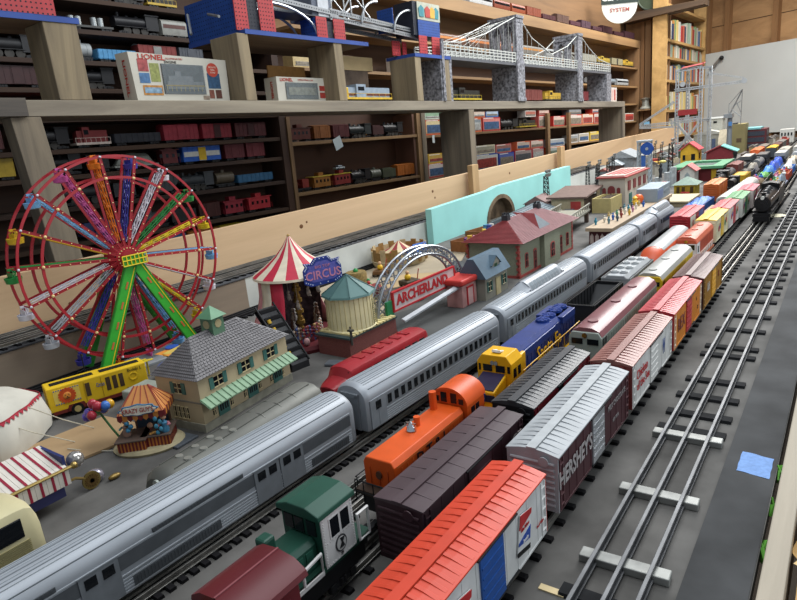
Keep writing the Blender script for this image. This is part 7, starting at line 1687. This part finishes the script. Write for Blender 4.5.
for a in [(5440, 5640, -112, 70, 'b9bcbc', 'white box on the short inner shelf, left of the pale boxes', '8f9496'), (5660, 5900, -112, 76, 'd0ccc4', 'cream-white box on the short inner shelf', 'b0a898'), (5920, 6200, -112, 82, 'cfa92a', 'bright yellow box on the short inner shelf', 'd0b860'), (6230, 6480, -112, 78, '2f57a6', 'blue and white box on the short inner shelf', 'b8bcc4'), (6500, 6800, -112, 74, 'a9a8a2', 'pale grey box on the short inner shelf past the blue one', '8a8a88')]: tbox(*a)
row(-222, 'the lower right shelf beside the first box', [(3500, 3690, 'tank', 'b0862c', None, 'yellow tank car')])
tbox(3260, 3480, -134, 60, 'c9a43a', 'yellowish box stacked on the red and white train box', 'b8964a')
row(590, 'the right wall shelf behind the girder bridge', [(2600, 3000, 'coach', '4b3a30', 'a8622c', 'brown coach with orange band'), (3020, 3400, 'coach', '4e3d33', 'b06a30', 'brown coach with orange windows'), (3420, 3790, 'coach', '5b3c2c', 'b8743a', 'red-brown coach'), (3810, 4200, 'coach', '553a2c', 'b06a38', 'dull brown coach'), (4220, 4560, 'coach', '6b3f30', 'b5805a', 'chestnut coach'), (4580, 4960, 'coach', '6f6c66', 'a8743c', 'grey and orange coach'), (5000, 5340, 'coach', '8b8f90', None, 'silver coach'), (5360, 5700, 'coach', '6a6a64', None, 'grey-green coach'), (5760, 6100, 'box', '8a8a80', None, 'pale grey boxcar'), (6140, 6480, 'diesel', 'a8903c', '2c2c2c', 'yellow and black diesel'), (6500, 6820, 'box', '8f8a70', '3a3a3a', 'yellow and grey boxcar'), (6840, 7180, 'diesel', 'b8983a', '33302a', 'dark yellow diesel')])
row(400, 'the right wall shelf beside the far stone tower', [(5900, 6260, 'tank', '8e9294', None, 'silver tank car'), (6290, 6620, 'tank', '7d8890', None, 'blue-grey tank car'), (6660, 7000, 'coach', 'a3a8aa', None, 'pale silver coach')])
tbox(3000, 3180, 400, 90, 'c9bcae', 'white and red box behind the left cables of the stone bridge', 'b04a3c')
wshelf(2150, 2900, 400, PINE, 'wall shelf behind the girder bridge')
for a in [(2200, 2420, 400, 60, 'b5a070', 'tan flat carton on the wall shelf under the silver girder bridge', 'b8a478'), (2440, 2640, 400, 74, '5f4a38', 'worn brown carton on the wall shelf under the girder bridge', '8a7460')]: tbox(*a)
tcol = ['7a3a2a', '8a4430', '86412c', '4a2c30', '5a4038', '54303a', '4a3438', '40282e', '4c3036', '442a30']
ty_ = [(3560, 3800), (3850, 4160), (4180, 4420), (4440, 4660), (4680, 4930), (4950, 5200), (5225, 5470), (5490, 5720), (5740, 5960), (6000, 6230), (6260, 6520), (6560, 6840), (6880, 7180)]
nmz = ['silvery grey', 'white and grey', 'red-brown', 'orange-brown', 'rusty brown', 'dark wine', 'grey-brown', 'plum', 'dark mauve', 'purplish', 'deep plum', 'dark purple', 'blackish plum']
tc2 = ['9a9c9e', 'b0b0ae', '7a3a26', '8a4428', '7c3d28', '4a2a2e', '5a443c', '4e2e38', '4a3440', '462c34', '40262e', '3e242c', '38222a']
row(868, 'the pine top shelf', [(a, b_, ['box', 'gon'][i % 2] if i > 3 else 'coach', tc2[i], None, nmz[i]+' '+(['boxcar', 'gondola'][i % 2] if i > 3 else 'coach')) for i, (a, b_) in enumerate(ty_)])
# ------------------------------------------------ on the plank shelf
IV = M('bdb9ac', .5, 0, .05, 12)
t = th('train_box', 'large ivory locomotive box with red lettering and clear window on the plank shelf', 'box', (-1880, 1275, 192), 0, None, True)
t.scale = (1, 1.1, 1.08)
b = MB(); b.add([(-60, -158, 0), (0, -150, 0), (0, 168, 0), (-60, 168, 0), (-60, -166, 140), (0, -158, 140), (0, 172, 132), (-60, 172, 132)], [(0, 3, 2, 1), (4, 5, 6, 7), (0, 1, 5, 4), (1, 2, 6, 5), (2, 3, 7, 6), (3, 0, 4, 7)]); b.build('carton', IV, t)
LR = M('a83226', .5)
MB().box(-.5, -62, 26, 1.2, 82, 112).build('window_recess', M('4b4d4c', .4, 0, .2), t)
b = MB(); b.box(1, -50, 40, 5, 74, 62); b.box(1, -44, 62, 5, 40, 78); b.box(1, -20, 78, 4, 0, 92); lo = b.build('packed_locomotive', M('6e7070', .5, 0, .2), t)
MB().box(4.5, -56, 48, 6, 76, 52).build('yellow_stripe', M('8f7a34', .5), lo); b = MB()
for i in range(9): b.box(4.5, -54+i*15, 34, 5.5, -52+i*15, 47)
b.build('railing', M('9a8a4a', .5), lo)
MB().box(6.5, -62, 26, 7, 82, 112).build('clear_window', glass('9aa4a8', .05, .16), t)
for y0, y1, z0, z1, c in ((-134, -102, 88, 122, '9c4b4a'), (-98, -68, 60, 112, '8a8f52'), (-134, -102, 56, 84, '4a6f96'), (-128, -66, 22, 50, 'b07a3a'), (-124, -70, 28, 44, '7d98ac'), (94, 140, 44, 90, '31506e'), (94, 112, 14, 40, '7a4a3c'), (118, 140, 14, 40, '5c3a30'), (70, 92, 10, 22, '8a7a6a')):
    MB().box(-.2, y0, z0, .9 if c != '7d98ac' else 1.5, y1, z1).build('printed_picture', M(c, .5, 0, .25, 90), t)
b = MB(); b.cyl((0, 116, 100), (1.6, 116, 100), 21, n=28); b.build('red_roundel', M('b04433', .5), t, 30)
for i, s_ in enumerate(('SIMULATED', 'DIESEL', 'SOUND')): text(s_, t, 5, (1.9, 116, 108-i*8), FR, M('d8c4b4', .5), sx=.8)
text('LIONEL', t, 15, (1.2, -88, 128), FR, LR, sx=1.25, bold=.4); text('ENGINE', t, 7.5, (1.2, -28, 117), FR, BLK, sx=1.1); text('ILLUMINATED', t, 5, (1.2, -14, 127), FR, LR, sx=1.3)
o = text('LIONEL', t, 17, (-24, -163, 70), (PI/2, PI/2, 0), LR, sx=1.3, bold=.5)
o.rotation_euler = (PI/2+.057, PI/2, 0)
t = th('train_box', 'smaller ivory train box with red print standing between two wooden blocks', 'box', (-1880, 1840, 192), 0, None, True)
MB().box(-70, -152, 0, 0, 140, 96).build('carton', IV, t)
MB().box(-.5, -110, 14, 1, 64, 76).build('window_recess', M('5a5c58', .4, 0, .2), t); b = MB(); b.box(.8, -96, 30, 4, 52, 58); b.build('packed_car', M('84826f', .5, 0, .3), t)
MB().box(4.5, -110, 14, 5, 64, 76).build('clear_window', glass('9aa4a8', .05, .16), t)
for z0, z1 in ((46, 66), (18, 40)): MB().box(-.2, 74, z0, 1, 124, z1).build('printed_picture', M('9c3830', .5, 0, .2, 90), t)
text('LIONEL', t, 12, (1.2, -102, 85), FR, LR, sx=1.2, bold=.3); text('OPERATING CAR', t, 6, (1.2, 0, 86), FR, LR, sx=1.3); text('LIONEL', t, 13, (-30, -153, 48), (PI/2, PI/2, 0), LR, sx=1.1, bold=.4)
one(MB().box(0, -60, 0, 6, 140, 150), 'wooden_plaque', M('8a6230', .6, 0, .1), 'orange-brown wooden piece standing behind the smaller ivory box', 'wooden piece', (-1975, 1790, 192), room=True)
t = th('train_box', 'narrow yellow box with black print beside the weathered wooden block', 'box', (-1900, 1560, 192), 0, None, True)
MB().box(-40, -14, 0, 0, 14, 84).build('carton', M('c4a22a', .5), t); text('LO', t, 14, (.8, 0, 40), FR, BLK)
t = simple('grey and yellow diesel standing on the plank shelf below the worn brown carton', -1880, 2195, 318, '8b98a4', 'diesel', 'c9a63a', z=192, room=True, W=60)
MB().box(20, -140, 28, 20.8, 148, 36).build('maroon_stripe', M('6b3a2c', .5), t); MB().box(21, -135, 36, 21.8, 148, 58).build('side_panel', M('8b98a4', .4), t); MB().box(-28, -156, 20, 28, -136, 60).build('yellow_nose', M('c4a232', .45), t, None, 2)
one(MB().box(-120, -110, 0, 0, 110, 84), 'worn_carton', M('54463a', .8, 0, .35, 14), 'worn brown carton with torn label behind the grey and yellow diesel', 'carton', (-2000, 2260, 262), room=True)
one(MB().box(-120, -150, 0, 0, 150, 60), 'tan_carton', M('a8936c', .75, 0, .08, 14), 'tan flat carton on top of the worn brown carton', 'carton', (-2000, 2260, 347), room=True)
one(MB().box(-110, -140, 0, 0, 140, 69), 'dark_carton', M('3a3029', .8, 0, .3, 14), 'dark cardboard carton at the bottom of the stack behind the grey and yellow diesel', 'carton', (-2005, 2260, 192), room=True)
t = simple('black and yellow low switcher on the plank shelf inside the first stone bridge span', -1880, 3010, 300, '2a2a26', 'diesel', 'b09a30', z=192, room=True)
simple('dull red boxcar on the plank shelf left of the low black switcher', -1890, 2790, 110, '8a3434', 'box', None, z=192, room=True)
simple('brown-red boxcar on the plank shelf inside the second stone bridge span', -1890, 3800, 300, '6e3a36', 'box', None, z=192, room=True)
simple('yellow and black diesel on the plank shelf beside the second stone tower', -1890, 4130, 270, 'b8963a', 'diesel', '2a2a26', z=192, room=True)
simple('small maroon car on the plank shelf inside the last stone bridge span', -1890, 4650, 170, '6e2a30', 'box', None, z=192, room=True)
t = th('train_box', 'white and red box standing at the far end of the plank shelf', 'box', (-1850, 5150, 192), 0, None, True)
MB().box(-80, -150, 0, 0, 150, 112).build('carton', M('c9c0b8', .5), t)
for k in range(5): MB().box(-.3, -130+k*54, 14, 1, -96+k*54, 96).build('print_strip', M(['b05a52', 'c9a8a0'][k % 2], .5), t)
# ------------------------------------------------ perforated metal-set towers and girder bridge
HOLE = M('1b1d26', .7, 0, 0)
RP = M('a8383a', .45, 0, .08, 30); BP = M('25488c', .45, 0, .1, 30); SG = M('a5a8aa', .35, .7, .1, 20)
def perf(t, nm, x0, y0, z0, x1, y1, z1, m, face='x', hs=13, hr=2.4):
    o = MB().box(x0, y0, z0, x1, y1, z1).build(nm, m, t); b = MB()
    zz = z0+hs/2
    while zz < z1-hs*.3:
        if face == 'x':
            yy = y0+hs/2
            while yy < y1-hs*.3: b.cyl((x1-.4, yy, zz), (x1+.5, yy, zz), hr, n=8); yy += hs
        else:
            xx = x0+hs/2
            while xx < x1-hs*.3: b.cyl((xx, y0+.4, zz), (xx, y0-.5, zz), hr, n=8); xx += hs
        zz += hs
    b.build('holes', HOLE, o); return o
t = th('bridge_tower', 'red perforated metal-set blocks on the short blue-edged board at the top left corner', 'model tower', (0, 0, 0), 0, None, True)
perf(t, 'red_panel', -1880, 600, 407, -1876, 700, 520, RP); perf(t, 'red_panel', -1880, 760, 407, -1874, 905, 520, RP); perf(t, 'red_panel', -1876, 560, 407, -1840, 566, 520, RP, 'y')
MB().box(-1960, 600, 407, -1950, 905, 520).build('dark_back', M('3b1f24', .6), t); MB().box(-1872, 700, 408, -1868, 760, 424).build('silver_strip', SG, t)
t = th('bridge_tower', 'blue metal-set wall with two red perforated end plates above the weathered wooden block', 'model tower', (0, 0, 0), 0, None, True)
perf(t, 'blue_panel', -2130, 1505, 428, -1830, 1509, 560, BP, 'y', 14, 2); perf(t, 'red_panel', -1830, 1490, 428, -1826, 1545, 560, RP); perf(t, 'red_panel', -1830, 1598, 428, -1826, 1668, 560, RP); perf(t, 'black_panel', -1836, 1545, 428, -1832, 1598, 560, M('22242c', .5), 'x')
perf(t, 'red_panel', -1900, 1660, 428, -1832, 1664, 560, RP, 'y')
MB().tube([(-1960, 1480, 500), (-1850, 1440, 470)], 5, 6).build('silver_strut', SG, t); MB().tube([(-2080, 1480, 520), (-2020, 1440, 440)], 5, 6).build('silver_strut', SG, t)
t = th('bridge_tower', 'blue block with two red perforated legs under the middle of the girder bridge', 'model tower', (0, 0, 0), 0, None, True)
perf(t, 'blue_panel', -1930, 1895, 428, -1840, 1899, 510, BP, 'y', 13, 2); perf(t, 'red_panel', -1840, 1892, 428, -1836, 1950, 512, RP); perf(t, 'red_panel', -1840, 1990, 428, -1836, 2055, 512, RP); perf(t, 'black_panel', -1846, 1950, 428, -1842, 1990, 500, M('22242c', .5))
MB().box(-1990, 1900, 512, -1860, 2010, 640).build('grey_tower', brick('5e6470', '6a707c', '4c5260', 120), t); MB().box(-1858, 1930, 520, -1855, 1990, 600).build('white_window', M('b9bcc0', .5), t)
t = th('bridge_tower', 'blue and red bridge tower with a crest panel on the small blue-topped board', 'model tower', (0, 0, 0), 0, None, True)
for y0, y1 in ((2560, 2625), (2665, 2735)): perf(t, 'red_panel', -1830, y0, 406, -1826, y1, 492, RP)
for y0, y1 in ((2440, 2500), (2520, 2550)): perf(t, 'red_panel', -1900, y0, 406, -1896, y1, 470, RP)
perf(t, 'blue_panel', -1830, 2560, 492, -1826, 2738, 560, BP, 'x', 12, 1.6)
MB().box(-1940, 2530, 492, -1832, 2738, 640).build('dark_block', M('20242e', .6), t)
MB().box(-1830, 2560, 562, -1826, 2745, 640).build('crest_panel', M('a5a796', .5, 0, .1), t)
for i, (c, yy) in enumerate((('2f7a84', 2590), ('a83a34', 2640), ('c49a3a', 2680), ('2f7a84', 2712))): MB().prism([(yy-18, 575), (yy+18, 575), (yy+22, 612), (yy, 626), (yy-22, 612)], 'x', -1826, -1823-i*.3).build('crest_shape', M(c, .5), t)
perf(t, 'blue_panel', -1940, 2400, 500, -1850, 2404, 600, BP, 'y', 14, 2)
t = th('girder_bridge', 'silver metal-set girder bridge with curved braces across the top of the picture', 'model bridge', (0, 0, 0), 0, None, True)
for x in (-1850, -1960):
    for (ya, za, yb, zb) in ((1660, 560, 2040, 535), (1990, 545, 2600, 512), (1990, 520, 2600, 488)):
        b = MB(); b.add([(x, ya, za-9), (x, yb, zb-9), (x, yb, zb+9), (x, ya, za+9), (x-6, ya, za-9), (x-6, yb, zb-9), (x-6, yb, zb+9), (x-6, ya, za+9)], [(0, 1, 2, 3), (7, 6, 5, 4), (3, 2, 6, 7), (0, 4, 5, 1)]); o = b.build('girder', SG, t)
        b = MB(); n = int((yb-ya)/13)
        for i in range(n): u = (i+.5)/n; b.cyl((x-.3, ya+(yb-ya)*u, za+(zb-za)*u), (x+.5, ya+(yb-ya)*u, za+(zb-za)*u), 2.6, n=6)
        b.build('holes', HOLE, o)
    for y0, y1, z0, z1 in ((1665, 1900, 540, 445), (2290, 2180, 610, 515), (2540, 2400, 600, 500)):
        b = MB(); b.tube([(x+4, y0+(y1-y0)*math.sin(k*PI/16), z1+(z0-z1)*math.cos(k*PI/16)) for k in range(9)], 5, 6); b.build('curved_brace', SG, t, 50)
    for ya, za, yb, zb in ((2040, 700, 2240, 540), (2060, 540, 2200, 700), (2120, 540, 2120, 680), (2200, 530, 2200, 690)):
        MB().tube([(x, ya, za), (x, yb, zb)], 3.5, 6).build('brace', SG, t)
MB().box(-1960, 1660, 515, -1850, 2600, 519).build('deck', M('3a3d40', .5), t)
# ------------------------------------------------ stone suspension bridge
STN = M('7d7d82', .85, 0, .5, 70, .8); RL = M('b9bbb6', .5, .1, .08, 20)
t = th('suspension_bridge', 'grey stone suspension bridge with arched towers and pale railings on the plank shelf', 'model bridge', (0, 0, 0), 0, None, True)
def tower(y0, y1, zb, zd, zt):
    p = MB().box(-1975, y0+6, zb, -1802, y1-6, zd).build('tower_base', STN, t); b = MB()
    for (x0, x1) in ((-1826, -1800), (-1902, -1876), (-1978, -1952)): b.box(x0, y0, zd if x0 > -1820 else zd, x1, y1, zt-30)
    b.box(-1984, y0-5, zt-16, -1794, y1+5, zt); b.box(-1980, y0-2, zt-38, -1798, y1+2, zt-16)
    for xa, xb in ((-1876, -1826), (-1952, -1902)):     # pointed arch spandrels
        m_ = (xa+xb)/2
        b.prism([(xa, zt-38), (xb, zt-38), (xb, zt-90), (m_+14, zt-62), (m_, zt-48), (m_-14, zt-62), (xa, zt-90)], 'y', y0+4, y1-4)
    b.box(-1806, y0-4, zb, -1796, y1+4, zd+20); b.box(-1804, y0-8, zb, -1793, y1+8, zb+20)
    b.build('tower_arches', STN, p)
tower(3490, 3572, 192, 400, 668); tower(4392, 4462, 192, 395, 640)
MB().box(-1960, 2690, 192, -1802, 2790, 392).build('end_pier', STN, t); MB().box(-1960, 4950, 192, -1802, 5040, 392).build('end_pier', STN, t)
MB().box(-1806, 2700, 192, -1796, 2720, 480).build('end_pilaster', STN, t)
MB().box(-1972, 2700, 392, -1806, 5040, 408).build('deck', M('55565a', .7), t)
for x in (-1808, -1968):
    for a, c in ((2712, 3486), (3576, 4388), (4464, 5030)):
        b = MB()
        for zz in (412, 428, 444, 458): b.box(x-2, a, zz, x+2, c, zz+5)
        n = int((c-a)/42)
        for i in range(n+1): yy = a+(c-a)*i/n; b.box(x-3, yy-3, 406, x+3, yy+3, 465)
        b.build('railing', RL, t)
    for pts in ([(2712, 468), (2900, 480), (3150, 540), (3350, 610), (3530, 668)], [(3530, 668), (3700, 560), (3980, 480), (4230, 545), (4427, 640)], [(4427, 640), (4600, 560), (4800, 490), (5030, 466)]):
        b = MB(); b.tube([(x, p[0], p[1]) for p in pts], 3, 6)
        for (ya, za), (yb, zb) in zip(pts, pts[1:]):
            for k in range(3): u = k/3; b.cyl((x, ya+(yb-ya)*u, 460), (x, ya+(yb-ya)*u, za+(zb-za)*u), 1, n=4)
        b.build('cable', RL, t, 50)
for k in range(6): MB().tube([(-1815-24*k, 2760+90*k, 478), (-1850-20*k, 3530, 660)], 1.3, 5).build('stay', M('b5b8b4', .4, .4), t)
# ------------------------------------------------ round railway sign, end wall, book shelves
t = th('round_sign', 'round black and white railway sign reading CENTRAL SYSTEM at the top right of the shelves', 'sign', (-2185, 6330, 1105), -.95, None, True)
b = MB(); b.cyl((-8, 0, 0), (0, 0, 0), 165, n=48); b.build('disc', M('cdd0c8', .5, 0, .06), t, 30)
b = MB(); b.box(0, -172, 10, 6, 172, 130); b.build('band', M('26332e', .5), t)
text('CENTRAL', t, 70, (8, 0, 68), FR, M('d2d6ce', .5), sx=.82, bold=2); text('SYSTEM', t, 36, (3, 0, -48), FR, M('a5524a', .5), sx=1.1, bold=.6)
WZ = wood('8a6642', 'b88f62', 'X', 5, .75, .06, .1); WZZ = wood('6e4c2e', '9b7248', 'Z', 6, .75, .05, .1)
T_end = Matrix.Translation(Vector((-2020, 8993, 0))) @ Matrix.Rotation(-.36, 4, 'Z')
def eb(x0, d0, z0, x1, d1, z1): return MB(T_end).box(x0, -d1, z0, x1, -d0, z1)
struct(eb(-300, -30, -1300, 4600, 0, 2200), 'wall_end', WZ, True)
for i in range(9): struct(eb(-300, 0, -900+i*330, 4600, 4, -894+i*330), 'trim_%d' % (10+i), M('3b2a1c', .8), True)
for i, (u, w_) in enumerate(((10, 62), (270, 60), (840, 62), (1500, 60))): struct(eb(u, 3, -1200, u+w_, 70, 2200), 'trim_%d' % (30+i), WZZ, True)
struct(MB().box(-2500, 7330, -1300, -2000, 7350, 2000), 'wall_return', WZZ, True)
for i, x in enumerate((-2290, -2245, -2172)): one(MB().box(x, 7305, -900, x+[34, 60, 30][i], 7329, 1300), 'pine_plank', PINEZ if i % 2 else WZZ, ['narrow pine plank at the left of the recess beside the wall shelves', 'middle brown plank between the wall shelves and the bookcase', 'pine plank just left of the bookcase full of books'][i], 'plank', room=True)
t = th('wall_panel', 'large plain white-grey board leaning on the far plank wall', 'panel', (0, 0, 0), 0, None, True)
eb(55, 75, -215, 1700, 90, 775).build('board', M('c3c6c3', .6, 0, .03, 3), t)
t = th('desk_fan', 'small black clip fan with translucent blade mounted at the top left of the white board', 'fan', (0, 0, 0), 0, None, True)
b = MB(T_end); b.sph((285, -120, 700), 26, 14); b.build('motor', BLK, t, 40)
b = MB(T_end); b.add([(275, -122, 690), (250, -118, 705), (130, -116, 585), (110, -122, 510), (150, -126, 545)], [(0, 1, 2, 3, 4)]); o = b.build('blade', M('7d7a76', .4), t); sm_ = o.modifiers.new('s', 'SOLIDIFY'); sm_.thickness = .006
# bookcase with books
BKW = wood('a8844f', 'd0a86c', 'Y', 8, .7, .06, .1)
t = th('bookcase', 'tall pine bookcase full of books and videos at the far end of the room', 'bookcase', (0, 0, 0), 0, None, True)
for y in (7190, 8830): MB().box(-2130, y-22, -900, -1990, y+22, 1500).build('side', BKW, t)
LV = (1200, 1020, 842, 666, 435, 215, 120, -30, -260)
LV = (1180, 842, 666, 435, 128, -150)
for z in LV: MB().box(-2130, 7212, z-26, -1994, 8808, z).build('shelf', BKW, t)
MB().box(-2136, 7190, -900, -2130, 8830, 1500).build('back', M('5c4026', .8), t)
bc = ['cfc8b8', 'c46a54', 'd9c684', 'e4e0d4', '9fb5a0', 'c4c6c4', 'c98a4a', '5c6f8f', 'e0dccf', '7f9a6a', 'a83a34', 'c7bfa8', '2f3f5f', 'd0b878']
KM = {}
r2 = random.Random(3)
for z, hh, lv in ((842, 250, 'top'), (666, 150, 'second'), (435, 190, 'third'), (128, 210, 'fourth'), (-150, 200, 'lowest')):
    y = 7216; n = 0
    while y < 8790:
        w_ = r2.choice([26, 34, 40, 48, 60]); h_ = hh*r2.uniform(.66, .95); c = r2.choice(bc); d_ = r2.uniform(8, 30)
        if r2.random() > .06:
            o = MB().box(-.5, 0, 0, .5, 1, 1).build('book', M(c, .6, 0, .04)) if c not in KM else bpy.data.objects.new('book', KM[c])
            if c not in KM: KM[c] = o.data
            else: col.objects.link(o)
            tag(o, 'book spine in the %s row of the tall pine bookcase' % lv, 'book', 'books on the %s row of the bookcase' % lv)
            o.matrix_world = ROOM @ Matrix.Translation(Vector((-2058-d_/2, y, z))*S) @ Matrix.Diagonal((90, w_-3, h_, 1))
        y += w_
b = MB(); b.prism([(-2420, 1050), (-1625, 1090), (-1625, 1140), (-2420, 1135)], 'y', 7120, 7300)
one(b, 'overhead_shelf', wood('3a2c20', '5c4630', 'X', 8), 'dark rough plank shelf crossing above the bookcase at the top right', 'shelf', room=True)
b = MB(); b.tube([(-2150+150*math.cos(a), 7200, 1290+150*math.sin(a)) for a in [2*PI*i/28 for i in range(28)]], 14, 8, closed=True)
t = th('round_gauge', 'round dark-rimmed clock resting on the overhead plank shelf', 'clock', (0, 0, 0), 0, None, True)
b.build('rim', M('3a4238', .4, .4), t, 50); b = MB(); b.cyl((-2150, 7195, 1290), (-2150, 7205, 1290), 140, n=36); b.build('face', M('4a5544', .4), t, 30)
one(MB().box(-250, -60, -60, 250, 60, 60), 'red_crate', M('8c2c28', .55, 0, .2, 20), 'red toy crate on the wall bench behind the left crane arm', 'crate', (-1960, 6700, -270), room=True, bevel=4)
one(MB().lathe([(60, 0), (62, 8), (40, 30), (36, 90), (60, 110), (2, 120)], n=20), 'glass_jar', M('9a9a90', .2, .2, .1), 'grey glass lantern standing in front of the pine planks left of the bookcase', 'jar', (-2210, 7225, 156), room=True, smooth=40)
one(MB().box(-70, -60, 0, 66, 60, 16), 'bracket_shelf', PINE, 'small pine bracket shelf under the grey glass lantern', 'shelf', (-2210, 7228, 140), room=True)
